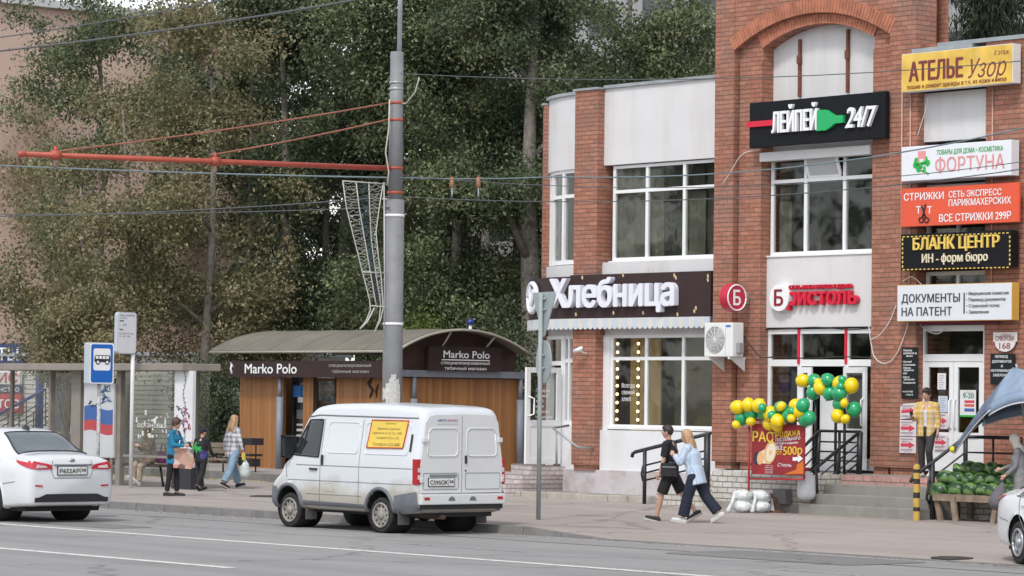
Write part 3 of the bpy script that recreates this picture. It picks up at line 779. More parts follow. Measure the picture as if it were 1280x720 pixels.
WS = mat('white_sign_film', (.74, .76, .8), .4, .02)
PINK = mat('faded_pink_lettering', (.72, .3, .3), .5, .1); GREEN = mat('green_lettering', (.02, .4, .06), .5, .05)
t = board('shop_sign', 'white box sign with green clover and faded pink serif name, under the yellow sign', 'sign', 1127, 184, 227, 1264, YS, .24, WS, None, 'box signs stacked above the right entrance')
L = Letters(YS); L.line('ТОВАРЫ ДЛЯ ДОМА • КОСМЕТИКА', 1171, 193.5, 1254, 6, GREEN, .012).line('ФОРТУНА', 1169, 215.5, 1256, 18, PINK, .012).done(t)
mb = MB(); c = PY(1152, 205, YS); k = .0165
def at_(dx, dy): return (c.x + dx * k * 1.45, YS - .004, c.z - dy * k)
for ang in (195, 330, 95):
    a = math.radians(ang); ux, uy = math.cos(a), math.sin(a)
    for sgn in (-1, 1):
        q = at_((ux * 6.2 - uy * 2.6 * sgn), (uy * 6.2 + ux * 2.6 * sgn)); mb.disc(q, (0, 1, 0), .067, GREEN, .006 + .001 * sgn)
    mb.tube([at_(0, 0), at_(ux * 6, uy * 6)], .035, GREEN, 6)
mb.tube([at_(0, 0), at_(4, 9), at_(8, 13)], .016, GREEN, 6)
mb.build('clover_emblem', t)
mb = MB(); mb.box(c.x - .09, c.x + .11, YS - .012, YS - .002, c.z + .02, c.z + .26, PINK); mb.box(c.x - .04, c.x + .06, YS - .0135, YS - .002, c.z - .12, c.z + .1, WS); mb.build('pink_emblem', t)

ORG = mat('orange_red_film', (.72, .095, .04), .4, .04)
t = board('shop_sign', 'orange-red panel with white hairdresser lettering and black scissors', 'sign', 1126, 236, 284, 1274, YS + .1, .05, ORG, None, 'box signs stacked above the right entrance')
L = Letters(YS + .1)
for a in (('СТРИЖКИ', 1130, 251, 1180, 9), ('Т', 1145, 267, 1151.5, 9), ('Т', 1159, 267, 1165, 9), ('СЕТЬ ЭКСПРЕСС', 1186, 247, 1252, 8), ('ПАРИКМАХЕРСКИХ', 1186, 258, 1264, 8.5), ('ВСЕ СТРИЖКИ 299Р', 1174, 277.5, 1264, 9.5)): L.line(*a, WHITE_TXT, .022)
L.done(t)
mb = MB(); q = lambda x, y: PY(x, y, YS + .09)
mb.tube([q(1157, 255), q(1153, 272)], .018, BLACK_TXT, 5); mb.tube([q(1152, 257), q(1157, 272)], .018, BLACK_TXT, 5)
for x in (1151.5, 1158):
    cc = q(x, 275); mb.tube([cc + Vector((.06 * math.cos(a), 0, .05 * math.sin(a))) for a in np.linspace(0, 2 * PI, 13)], .014, BLACK_TXT, 5)
mb.build('scissors_emblem', t)

BLK = mat('black_sign_film', (.008, .0085, .011), .6, .1, spec=.2)
GOLD = mat('gold_raised_lettering', (.78, .55, .12), .4, .05); CREAM = mat('cream_raised_lettering', (.78, .7, .5), .4, .05)
t = board('shop_sign', 'black sign with raised gold lettering and a dashed gold border', 'sign', 1126, 293, 338, 1264, YS, .22, BLK, None, 'box signs stacked above the right entrance')
L = Letters(YS); L.line('БЛАНК ЦЕНТР', 1142, 312.5, 1250, 15, GOLD, .035, .03).done(t)
L = Letters(YS); L.line('ИН - форм бюро', 1153, 328.5, 1235, 11, CREAM, .012, .02).done(t, 'small_lettering')
L = Letters(YS)
for i in range(26):
    x = 1128.5 + 135 * i / 26
    for y in (295.5, 336.5): L.rect(x, y - (x - 1128) * .012 * (3.2 if y < 300 else 1.9), x + 2.6, y + 1.3 - (x - 1128) * .012 * (3.2 if y < 300 else 1.9), GOLD, .006)
for i in range(7):
    for x, o_ in ((1127.6, 0), (1261.6, -3.2)): L.rect(x, 298 + i * 5.6 + o_, x + 1.4, 301 + i * 5.6 + o_, GOLD, .006)
L.done(t, 'dashed_border')

DKT = mat('charcoal_lettering', (.045, .05, .06), .5, .05)
t = board('shop_sign', 'white sign with charcoal document service lettering and an ochre edge, lowest of the stack', 'sign', 1121.5, 356.5, 402, 1265, YS, .22, mat('pale_grey_film', (.68, .7, .74), .4, .02), mat('ochre_case', (.62, .38, .08), .5, .08), 'box signs stacked above the right entrance')
L = Letters(YS); L.line('ДОКУМЕНТЫ', 1127, 378.5, 1200, 10.5, DKT, .03).line('НА ПАТЕНТ', 1127, 395, 1190, 10.5, DKT, .03).rect(1204.5, 366, 1206, 392, DKT)
for i, s_ in enumerate(('• Медицинская комиссия', '• Перевод документов', '• Страховой полис', '• Заявления')): L.line(s_, 1208, 369 + 7.7 * i, 1208 + (53, 49, 42, 28)[i], 4.2, DKT, .012)
L.done(t)

# tower sign with the green bottle
yt = 46.8
t = board('shop_sign', 'black board with white 24/7 lettering, red bar and green bottle, on the tower', 'sign', 937, 129, 185, 1107, yt, .12, BLK)
L = Letters(yt); L.line('ЛЕЙПЕЙ', 967, 166.5, 1024, 26, WHITE_TXT, .03, .07).line('24/7', 1059, 160, 1098, 26, WHITE_TXT, .03, .07, shear=.2).done(t)
L = Letters(yt); L.rect(935, 152.6, 968, 159.6, RED_TXT, .05); L.done(t, 'red_bar')
mb = MB(); q = lambda x, y: tuple(PY(x, y, yt))
out = [(1023, 164), (1035, 163), (1041, 159), (1046, 154.5), (1056.5, 153.5), (1056.5, 144), (1046, 144.5), (1041, 141), (1036, 137.6), (1026, 137.5), (1022.5, 141)]
mb.prism([q(*p) for p in out], (0, -.07, 0), mat('bottle_green', (.01, .4, .12), .4, .03)); mb.build('bottle_emblem', t)
mb = MB(); p = PY(1000, 184, yt); mb.box(-46.9, -43.72, 47.05, 47.3, p.z - .22, p.z - .03, mat('sign_rail', (.6, .6, .6), .5, .05)); mb.build('support_rail', t)

# bakery fascia, wrapping the curved corner
BROWN = mat('chocolate_fascia', (.042, .024, .025), .6, .08, spec=.25)
t = thing('shop_fascia', 'chocolate brown fascia with bulky white rounded bakery lettering wrapping the corner', 'sign', (-51, 47.3, 4.17))
yb_ = 47.12
mb = MB(); mb.box(-53.0, -48.42, yb_, 47.36, 4.18, 5.16, BROWN, .006); arc_box(mb, .02, 47, 3.55, 3.78, 4.18, 5.13, BROWN, 16); mb.build('fascia_board', t)
L = Letters(yb_); L.line('Хлебница', 691, 384.5, 848, 35, mat('white_raised_letter', (.74, .75, .82), .45, .03), .052, .13).done(t)
mb = MB()
pc = lambda a, z: Vector(cv(a, z, 3.86))
LW = MATS['white_raised_letter']
mb.tube([pc(25 + 5.4 * math.cos(a), 4.68 + .33 * math.sin(a)) for a in np.linspace(0, 2 * PI, 25)], .06, LW, 8)
mb.tube([pc(25 - 3.4 + 3.2 * s_ , 4.68 + .2 * math.sin(s_ * 4)) for s_ in np.linspace(0, 2, 9)], .05, LW, 8); mb.tube([pc(25 + 2 * math.sin(s_), 4.4 + .28 * s_) for s_ in np.linspace(0, 2, 9)], .045, LW, 8)
mb.build('loaf_emblem', t)
mb = MB(); CR = mat('wheat_mark', (.7, .5, .3), .6, .1)
for x, y in ((728, 347), (779, 344), (779, 361 - 20), (810, 337), (843, 344), (845, 347), (885, 350), (885, 345), (720, 393), (767, 391), (804, 391), (847, 393), (868, 389), (870, 385)):
    p = PY(x, y, yb_); mb.obox((p.x, yb_ - .004, p.z), (.02, 0, .012), (0, .003, 0), (-.012, 0, .035), CR)
mb.build('wheat_marks', t)
t2 = thing('shop_awning', 'scalloped cream and pale blue striped valance below the brown bakery fascia', 'awning', (-51, 47.1, 3.86))
CREAMC, BLUEC = mat('cream_canvas', (.62, .61, .57), .8, .05), mat('pale_blue_canvas', (.53, .58, .65), .8, .05)
mb = MB(); n = 46; tot = 3.6 * .82 + 4.6
def vp(s_): return cv(math.degrees((2.95 - s_) / 3.6), 0, 3.82) if s_ < 2.95 else (-53 + (s_ - 2.95), 47.08, 0)
for i in range(n):
    s0, s1 = tot * i / n, tot * (i + 1) / n
    pts = [(s0, 4.17)] + [(s0 + (s1 - s0) * (1 - math.cos(a)) / 2, 3.99 - .07 * math.sin(a)) for a in np.linspace(0, PI, 9)] + [(s1, 4.17)]
    P = [(*vp(a)[:2], z) for a, z in pts]; mb.add(P, [tuple(range(len(P)))], (CREAMC, BLUEC)[i % 2])
vo = mb.build('valance', t2, recalc=False)
bm = bmesh.new(); bm.from_mesh(vo.data); bmesh.ops.remove_doubles(bm, verts=bm.verts[:], dist=1e-4); bm.to_mesh(vo.data); bm.free()
md = vo.modifiers.new('canvas', 'SOLIDIFY'); md.thickness = .012

# the round red projecting sign and the white-disc fascia
RED = mat('crimson_sign', (.5, .015, .045), .4, .04)
t = thing('projecting_sign', 'round crimson projecting sign with a white letter on the brick pier', 'sign', (-48.1, 46.95, 4.3))
cpt = PY(921, 372, 46.6)
mb = MB(); mb.disc((cpt.x - .11, cpt.y, cpt.z), (1, 0, 0), .3, RED, .22, 36); mb.build('sign_drum', t)
mb = MB(); ring = [Vector((cpt.x + .005, cpt.y + .27 * math.cos(a), cpt.z + .27 * math.sin(a))) for a in np.linspace(0, 2 * PI, 33)]; mb.tube(ring, .017, WHITE_TXT, 6)
mb.text('Б', (cpt.x, cpt.y - .115, cpt.z - .16), .32, WHITE_TXT, 'right', .23, .04, .008); mb.build('lettering', t)
mb = MB(); mb.box(cpt.x - .15, cpt.x - .05, cpt.y + .25, 47.0, cpt.z - .12, cpt.z + .12, STEEL); mb.build('bracket', t)
ybr = 47.3
t = thing('shop_sign', 'crimson raised shop lettering beginning with a white disc, on the plaster spandrel', 'sign', (-45.2, 47.3, 4.3))
cpt = PY(974.5, 372, ybr - .14)
mb = MB(); mb.disc((cpt.x, ybr - .08, cpt.z), (0, 1, 0), .285, WHITE_TXT, .16, 36); mb.build('white_disc', t)
mb = MB(); mb.text('Б', (cpt.x - .14, ybr - .162, cpt.z - .17), .34, mat('dark_red_lettering', (.25, .01, .03), .5, 0), 'front', .27, .035, .006); mb.build('disc_letter', t)
L = Letters(ybr - .02); L.line('ристоль', 987, 381.5, 1075, 21.5, RED_TXT, .05, .1).done(t)
L = Letters(ybr - .02); L.line('СЕТЬ МАГАЗИНОВ У ДОМА', 988, 361.8, 1067, 5, RED_TXT, .02, .06).rect(988, 359.5, 1067, 360.7, RED_TXT, .05); L.done(t, 'small_lettering')

# ---- notices, plaque, posters
def notice(label, px0, py0, px1, py1, yf, lines, group='black notice boards beside the right entrance'):
    a, b_, c = PY(px0, py0, yf), PY(px0, py1, yf), PY(px1, py0, yf)
    t = thing('notice_board', label, 'notice board', (a.x / 2 + c.x / 2, yf + .03, b_.z), 0, group)
    mb = MB(); mb.box(a.x, c.x, yf, yf + .03, b_.z, a.z, mat('black_notice', (.012, .014, .015), .5, .1, spec=.25), .004); mb.build('panel', t)
    mb = MB(); w, h = c.x - a.x, a.z - b_.z
    for s_, u, v, k in lines: mb.text(s_, (a.x + u * w, yf, b_.z + v * h), k * h, WHITE_TXT, 'front', None, .012, .003, maxw=w * (.96 - u))
    mb.build('lettering', t); return t
notice('tall black notice board with white service list left of the glazed entrance', 1127, 434, 1147, 498, 46.93,
       [('Перевод', .12, .92, .04), ('документов на', .12, .865, .04), ('патент', .3, .81, .04), ('- Срочный', .06, .70, .036), ('- Страхование', .06, .64, .036), ('- Помощь', .06, .58, .036), ('мигрантам', .16, .535, .036), ('- РВП', .06, .47, .036), ('- Вид на', .06, .40, .036), ('жительство', .16, .355, .036), ('- Гражданство', .06, .29, .036), ('тел. 55-10-20', .1, .12, .033), ('с 9 до 18', .3, .06, .033)])
notice('small black notarial notice board under the white street plaque', 1238, 442, 1268, 480, 46.98, [('ПЕРЕВОД', .2, .86, .085), ('ДОКУМЕНТОВ', .08, .7, .085), ('И', .46, .55, .08), ('НОТАРИАЛЬНОЕ', .04, .4, .085), ('ЗАВЕРЕНИЕ', .12, .25, .085)])
t = thing('street_plaque', 'white street name plaque with a rounded lower tab and brown lettering', 'plaque', PY(1256, 436, 47.0))
yp = 46.99; a, c = PY(1241.5, 415.5, yp), PY(1271, 415.5, yp); zb_ = PY(1241.5, 427, yp).z
mid = (a.x + c.x) / 2
out = [(a.x, a.z), (a.x, zb_)] + [(mid + .26 * math.cos(x_), zb_ - .2 * math.sin(x_)) for x_ in np.linspace(PI, 0, 13)] + [(c.x, zb_), (c.x, a.z)]
mb = MB(); mb.prism([(x, yp, z) for x, z in out], (0, .02, 0), mat('enamel_white', (.72, .68, .66), .35, .04)); mb.build('plate', t)
BRT = mat('brown_lettering', (.3, .1, .09), .5, 0)
mb = MB(); mb.text('УЛИЦА', (a.x + .2, yp, a.z - .07), .045, BRT, width=.26); mb.build('lettering', t); mb = MB(); mb.text('СУВОРОВА', (a.x + .06, yp, zb_ + .02), .09, BRT, width=c.x - a.x - .12, bold=.01); mb.build('lettering', t); mb = MB(); mb.text('168', (mid - .14, yp, zb_ - .14), .12, BRT, width=.28, bold=.02); mb.build('lettering', t)

PAPER = mat('poster_paper', (.68, .62, .64), .7, .04); PRED = mat('poster_red', (.6, .05, .09), .6, .05); PPK = mat('poster_pink_print', (.6, .25, .32), .6, .1)
POS = mat('poster_grey_print', (.35, .33, .38), .6, .05)
def arrow_poster(label, px0, py0, px1, py1, yf, tilt=0.):
    a, b_, c = PY(px0, py0, yf), PY(px0, py1, yf), PY(px1, py0, yf)
    w, h = c.x - a.x, a.z - b_.z
    t = thing('paper_poster', label, 'poster', (a.x + w / 2, yf, b_.z), 0, 'arrow posters pasted round the right entrance')
    pt = lambda u, v, d: (a.x + u * w, yf - d, b_.z + v * h + tilt * u)
    mb = MB(); mb.prism([pt(0, 0, .002), pt(1, .01, .004), pt(.99, 1, .006), pt(.18, 1, .003), pt(0, .82, .002)] if tilt else [pt(0, 0, .002), pt(1, 0, .004), pt(1, 1, .004), pt(0, 1, .002)], (0, .003, 0), PAPER); mb.build('sheet', t)
    mb = MB(); mb.prism([pt(*p, .006) for p in ((.08, .4), (.58, .4), (.58, .28), (.94, .5), (.58, .72), (.58, .6), (.08, .6))], (0, -.002, 0), PRED); mb.build('arrow_print', t)
    mb = MB()
    for v in (.82, .16): mb.text('КСЕРОКОПИЯ', pt(.1, v, .006), .09 * h, POS, width=.7 * w, bold=.02, ext=.001)
    mb.text('ФОТО', pt(.15, .66, .006), .09 * h, PPK, width=.38 * w, bold=.02, ext=.001); mb.text('скидки', pt(.3, .05, .006), .07 * h, PPK, width=.4 * w, ext=.001)
    mb.build('printing', t)
for a in (('torn-cornered arrow poster, top of the column left of the man in yellow', 1125.5, 505, 1146, 524, 46.94, .03), ('red arrow poster in the middle of the column on the left pier', 1125, 525, 1145.5, 545, 46.94), ('red arrow poster at the foot of the column on the left pier', 1124.5, 546, 1145, 566, 46.94),
          ('red arrow poster on the upper left door leaf, behind the man', 1168.5, 516, 1185, 536, 47.2), ('red arrow poster low on the left door leaf', 1167.5, 543.5, 1184.5, 562, 47.2), ('crumpled arrow poster under the blue umbrella on the right pier', 1238, 505, 1258, 521, 47.02, .04)): arrow_poster(*a)
for i, (nm, px0, py0, px1, py1) in enumerate((('white paper notice, upper of two on the left glazed door leaf', 1172, 466.5, 1182.5, 487), ('pale blue paper notice, lower of two on the left glazed door leaf', 1173, 495, 1184.5, 515))):
    a, b_, c = PY(px0, py0, 47.21), PY(px0, py1, 47.21), PY(px1, py0, 47.21)
    mb = MB(); mb.box(a.x, c.x, 47.208, 47.212, b_.z, a.z, mat(('notice_white', 'notice_blue')[i], ((.72, .72, .72), (.55, .62, .72))[i], .7, .03))
    for k in range(7): mb.box(a.x + .04, c.x - .04 - .02 * (k % 3), 47.206, 47.2085, a.z - .06 - .045 * k, a.z - .045 - .045 * k, POS)
    tag(mb.build('paper_notice'), nm, 'notice')
t = thing('opening_hours_sheet', 'opening hours sheet reading 9-20 on the right glazed door leaf', 'notice', PY(1210, 521, 47.2))
yq = 47.205; a, b_, c = PY(1200, 487.5, yq), PY(1200, 521, yq), PY(1220, 487.5, yq)
mb = MB(); mb.box(a.x, c.x, yq, yq + .004, b_.z, a.z, mat('notice_white', (.72, .72, .72), .7, .03)); mb.build('sheet', t)
mb = MB(); h = a.z - b_.z; w = c.x - a.x
mb.text('9-20', (a.x + .08, yq, a.z - .3 * h), .1, mat('hours_green', (.05, .25, .2), .6, 0), width=w * .7, bold=.02); mb.text('ВЫВЕСКА', (a.x + .1, yq, a.z - .12 * h), .035, POS, width=w * .6)
mb.box(a.x + .12, c.x - .04, yq - .003, yq, a.z - .48 * h, a.z - .38 * h, PRED); mb.box(a.x + .12, c.x - .04, yq - .003, yq, a.z - .62 * h, a.z - .52 * h, mat('hours_red', (.6, .12, .08), .6, 0))
mb.box(a.x + .12, c.x - .04, yq - .003, yq, a.z - .8 * h, a.z - .68 * h, mat('hours_blue', (.06, .12, .4), .6, 0)); mb.box(a.x, c.x, yq - .003, yq, a.z - h, a.z - .93 * h, GREEN); mb.build('printing', t)

# ---- air conditioner, camera, cables
t = thing('air_conditioner', 'white air conditioner outdoor unit with a round grille on the brick pier', 'air conditioner', (-48.4, 46.9, 3.3))
a = PY(880.5, 403.5, 46.5); z0, z1 = PY(880.5, 446, 46.5).z, a.z; x0 = a.x; x1 = x0 + .86
mb = MB(); ACW = mat('ac_white', (.74, .75, .74), .4, .03); mb.box(x0, x1, 46.5, 46.83, z0, z1, ACW, .02); mb.build('housing', t)
mb = MB(); cx_, cz_ = x0 + .33, (z0 + z1) / 2
mb.disc((cx_, 46.497, cz_), (0, 1, 0), .29, mat('grille_dark', (.12, .12, .12), .7, .1), .01, 32)
for r_ in np.linspace(.04, .28, 9): mb.tube([(cx_ + r_ * math.cos(q_), 46.488, cz_ + r_ * math.sin(q_)) for q_ in np.linspace(0, 2 * PI, 29)], .0065, ACW, 5)
for q_ in np.linspace(0, PI, 7)[:-1]: mb.tube([(cx_ + .29 * math.cos(q_), 46.486, cz_ + .29 * math.sin(q_)), (cx_ - .29 * math.cos(q_), 46.486, cz_ - .29 * math.sin(q_))], .006, ACW, 5)
mb.build('fan_grille', t)
mb = MB(); mb.box(x0 + .66, x0 + .8, 46.497, 46.502, z1 - .1, z1 - .055, mat('blue_badge', (.03, .2, .5), .4, 0)); mb.box(x0 + .645, x0 + .65, 46.496, 46.502, z0 + .02, z1 - .02, STEEL); mb.build('badge', t)
mb = MB()
for xx in (x0 + .12, x1 - .12): mb.box(xx - .02, xx + .02, 46.5, 47.0, z0 - .05, z0 - .002, ACW); mb.prism([(xx - .015, 46.55, z0 - .03), (xx - .015, 46.98, z0 - .03), (xx - .015, 46.98, z0 - .3)], (.03, 0, 0), ACW)
mb.build('wall_bracket', t)
mb = MB(); mb.box(x1, x1 + .1, 46.6, 46.75, z0 + .08, z0 + .3, mat('valve_cover', (.3, .3, .3), .5, .1), .015); mb.build('valve_cover', t)
t = thing('security_camera', 'small white security camera on the brick pier beside the bakery window', 'camera', PY(724, 440, 47.1))
c = PY(723, 437, 47.0)
mb = MB(); mb.tube([c + Vector((-.13, 0, -.04)), c + Vector((.12, 0, .03))], [.045, .05], WHITE_TXT, 12); mb.build('camera_body', t)
mb = MB(); mb.tube([c + Vector((.05, 0, -.03)), c + Vector((.1, .22, -.1))], .015, WHITE_TXT); mb.build('bracket', t)
def cable(label, pts, m, r=.012, y=46.93, name='wall_cable', grp='loose cables on the brick facade'):
    P = [PY(p[0], p[1], p[2] if len(p) > 2 else y) for p in pts]; Q = []
    for i in range(len(P) - 1):
        for k in range(5):
            t_ = k / 5; p0 = P[max(i - 1, 0)]; p3 = P[min(i + 2, len(P) - 1)]
            Q.append(.5 * ((2 * P[i]) + (P[i + 1] - p0) * t_ + (2 * p0 - 5 * P[i] + 4 * P[i + 1] - p3) * t_ ** 2 + (3 * P[i] - p0 - 3 * P[i + 1] + p3) * t_ ** 3))
    Q.append(P[-1]); mb = MB(); mb.tube(Q, r, m, 6); return tag(mb.build(name), label, 'cable', grp)
WC, BC = mat('white_cable', (.62, .6, .56), .5, .05), mat('black_cable', (.02, .02, .02), .5, .05)
cable('white cable drooping in a loop below the crimson lettering onto the right pier', [(1086, 408), (1089, 430), (1093, 446), (1103, 454), (1114, 451), (1124, 436), (1132, 415), (1136, 400)], WC)
cable('white cable climbing the pier between spandrel and document sign', [(1088, 425), (1100, 418), (1112, 402), (1120, 382)], WC)
cable('white cable hanging across the top of the glazed entrance', [(1149, 405), (1160, 414), (1172, 417), (1182, 411)], WC, y=47.1)
cable('black cable sagging from air conditioner to shop entrance', [(930, 421), (938, 432), (948, 444), (955, 447), (975, 446), (1010, 448), (1050, 446), (1090, 447)], BC, .014)
cable('black cable running along the top of the shop entrance', [(955, 412), (985, 411), (1020, 409), (1060, 412), (1090, 410)], BC, .012, 47.27)
cable('pale cable slanting up the tower pier to the black board', [(903, 230), (914, 214), (924, 197), (934, 190), (950, 187)], WC, .01, 46.9)
cable('white cable looped below the black gold-lettered sign', [(1128, 352), (1138, 346), (1146, 350), (1152, 356)], WC, .01)
cable('pale cable hanging on the pier under the yellow sign', [(1147, 170), (1153, 150), (1157, 138), (1160, 120)], WC, .008)
# ================================================================== TOBACCO KIOSK
KY = 51.8
KX0, KX1 = PY(300, 500, KY).x, PY(503, 446, KY).x
KYB = PX(648, 500, KX1).y
def wood(m, n, l, b):
    geo = n.new('ShaderNodeNewGeometry'); sp = n.new('ShaderNodeSeparateXYZ'); l.new(geo.outputs['Position'], sp.inputs[0])
    ad = n.new('ShaderNodeMath'); ad.operation = 'ADD'; l.new(sp.outputs[0], ad.inputs[0]); l.new(sp.outputs[1], ad.inputs[1])
    ml = n.new('ShaderNodeMath'); ml.operation = 'MULTIPLY'; ml.inputs[1].default_value = 9.0; l.new(ad.outputs[0], ml.inputs[0])
    fl = n.new('ShaderNodeMath'); fl.operation = 'FLOOR'; l.new(ml.outputs[0], fl.inputs[0])
    fr = n.new('ShaderNodeMath'); fr.operation = 'FRACT'; l.new(ml.outputs[0], fr.inputs[0])
    wn_ = n.new('ShaderNodeTexWhiteNoise'); wn_.noise_dimensions = '1D'; l.new(fl.outputs[0], wn_.inputs['W'])
    mp = n.new('ShaderNodeMapping'); mp.inputs['Scale'].default_value = (14, 14, .7); l.new(geo.outputs['Position'], mp.inputs[0])
    nz = n.new('ShaderNodeTexNoise'); nz.inputs['Scale'].default_value = 1; nz.inputs['Detail'].default_value = 6; l.new(mp.outputs[0], nz.inputs[0])
    av = n.new('ShaderNodeMath'); av.operation = 'MULTIPLY_ADD'; av.inputs[1].default_value = .45; l.new(wn_.outputs[0], av.inputs[0])
    h = n.new('ShaderNodeMath'); h.operation = 'MULTIPLY'; h.inputs[1].default_value = .6; l.new(nz.outputs[0], h.inputs[0]); l.new(h.outputs[0], av.inputs[2])
    r = ramp(n, [(.2, (.2, .083, .024)), (.55, (.3, .13, .04)), (.85, (.37, .17, .056))]); l.new(av.outputs[0], r.inputs[0])
    g = n.new('ShaderNodeMapRange'); g.inputs['From Max'].default_value = .09; g.inputs['To Min'].default_value = .75; g.inputs['To Max'].default_value = 0; l.new(fr.outputs[0], g.inputs[0])
    mx = n.new('ShaderNodeMix'); mx.data_type = 'RGBA'; l.new(g.outputs[0], mx.inputs[0]); l.new(r.outputs[0], mx.inputs[6]); mx.inputs[7].default_value = (.05, .02, .008, 1)
    l.new(mx.outputs[2], b.inputs['Base Color']); b.inputs['Roughness'].default_value = .55
WOOD = node_mat('vertical_planks', wood)
KROOF = mat('weathered_roof_sheet', (.165, .15, .12), .85, .12, .8, bump=.2, bscale=6, dirt=(.11, .1, .08), dscale=1.1, damt=.7)
KBR = mat('dark_brown_fascia', (.035, .018, .018), .55, .1, spec=.3)
TYMP = mat('brown_gable_panel', (.055, .027, .02), .7, .15)
PGREY = mat('blue_grey_post', (.2, .22, .26), .5, .1, 4)
kiosk = thing('kiosk', 'wood-clad tobacco kiosk with an arched roof and dark brown signs', 'kiosk', (KX1, KY, .3))
mb = MB()
dx0, dx1 = PY(354, 500, KY).x, PY(379, 500, KY).x
wx0, wx1 = PY(393, 500, KY).x, PY(419, 500, KY).x
zt = 2.85
mb.box(KX0, dx0, KY, KY + .1, .3, zt, WOOD); mb.box(dx1, wx0, KY, KY + .1, .3, zt, WOOD); mb.box(wx1, KX1, KY, KY + .1, .3, zt, WOOD); mb.box(wx0, wx1, KY, KY + .1, .3, .95, WOOD)
mb.box(KX1 - .1, KX1, KY + .102, KYB, .3, zt, WOOD); mb.box(KX0, KX0 + .1, KY + .102, KYB, .3, zt, WOOD); mb.box(KX0, KX1, KYB, KYB + .1, .3, zt, WOOD)
mb.build('wall', kiosk)
mb = MB(); mb.box(dx0, dx1, KY + .3, KY + .34, .3, zt, mat('dark_door', (.03, .032, .035), .4, .1)); dr = mb.build('door', kiosk)
mb = MB(); mb.box(dx0 + .1, dx1 - .08, KY + .285, KY + .298, .6, 2.7, GLASS); mb.build('pane', dr)
mb = MB()
for (u0, u1, z0, z1, c) in ((.1, .5, 2.3, 2.62, (.03, .15, .45)), (.55, .95, 2.35, 2.6, (.05, .25, .5)), (.35, .6, 2.15, 2.3, (.6, .6, .6)), (.3, .7, 1.35, 1.42, (.5, .5, .5)), (.3, .7, 1.5, 1.56, (.4, .4, .4)), (.3, .66, 1.2, 1.26, (.4, .4, .4)), (.1, .45, .65, .95, (.5, .1, .08)), (.45, .8, .6, .8, (.35, .35, .36)), (.3, .7, 1.7, 1.95, (.12, .12, .12))):
    w = dx1 - dx0; mb.box(dx0 + u0 * w, dx0 + u1 * w, KY + .27, KY + .284, z0, z1, mat('door_sticker_%d%d' % (c[0] * 100, c[2] * 100), c, .5, .1))
mb.build('door_stickers', dr)
mb = MB(); mb.box(wx0 + .02, wx1 - .02, KY + .05, KY + .06, .97, zt - .1, GLASS); wi = mb.build('window', kiosk)
mb = MB()
for k in range(5): mb.box(wx0 + .03, wx1 - .03, KY + .3, KY + .5, 1.1 + .35 * k, 1.13 + .35 * k, STEEL)
for k in range(5):
    for j in range(4): mb.box(wx0 + .08 + .22 * j, wx0 + .24 + .22 * j, KY + .32, KY + .42, 1.13 + .35 * k, 1.3 + .35 * k, mat('carton_%d' % ((k + j) % 3), ((.05, .12, .3), (.3, .3, .32), (.2, .05, .04))[(k + j) % 3], .5, .2))
mb.build('display_shelves', wi)
mb = MB(); mb.box(wx0 - .04, wx0 + .02, KY - .02, KY + .02, .95, zt, DARK); mb.box(wx1 - .02, wx1 + .04, KY - .02, KY + .02, .95, zt, DARK); mb.build('window_frame', wi)
# barrel roof
e0, cr_, e1 = PX(503, 443, KX1 + .5), PX(583, 413.5, KX1 + .5), PX(661, 441, KX1 + .5)
ya, yb = KY - .55, e1.y
zc, ze = cr_.z, (e0.z + e1.z) / 2 + .02
hw = (yb - ya) / 2; rise = zc - ze; RR = (hw * hw + rise * rise) / (2 * rise); cyy = (ya + yb) / 2; czz = zc - RR; hf = math.asin(hw / RR)
rx0, rx1 = PY(262, 449, ya).x, KX1 + .5
vs, fs = [], []; N = 28
for i in range(N + 1):
    a = -hf + 2 * hf * i / N
    for x in (rx0, rx1):
        for d in (0, .05): vs.append((x, cyy + (RR + d) * math.sin(a), czz + (RR + d) * math.cos(a)))
for i in range(N):
    k = 4 * i
    fs += [(k, k + 4, k + 6, k + 2), (k + 1, k + 3, k + 7, k + 5), (k, k + 1, k + 5, k + 4), (k + 2, k + 6, k + 7, k + 3)]
fs += [(0, 2, 3, 1), (4 * N, 4 * N + 1, 4 * N + 3, 4 * N + 2)]
mb = MB(); mb.add(vs, fs, KROOF, True); rf = mb.build('roof', kiosk)
for p in rf.data.polygons: p.use_smooth = False
mb = MB(); 
for k in range(7):
    x = rx0 + .1 + (rx1 - rx0 - .2) * k / 6
    mb.tube([(x, cyy + (RR + .055) * math.sin(a), czz + (RR + .055) * math.cos(a)) for a in np.linspace(-hf, hf, 15)], .012, KROOF, 5)
mb.build('roof_seams', rf)
mb = MB(); mb.tube([(rx1 + .01, cyy + (RR + .02) * math.sin(a), czz + (RR + .02) * math.cos(a)) for a in np.linspace(-hf, hf, 25)], .035, mat('roof_edge_trim', (.36, .34, .29), .7, .1), 6)
mb.tube([(rx0, ya, ze), (rx1, ya, ze)], .04, MATS['roof_edge_trim'], 6); mb.build('edge_trim', rf)
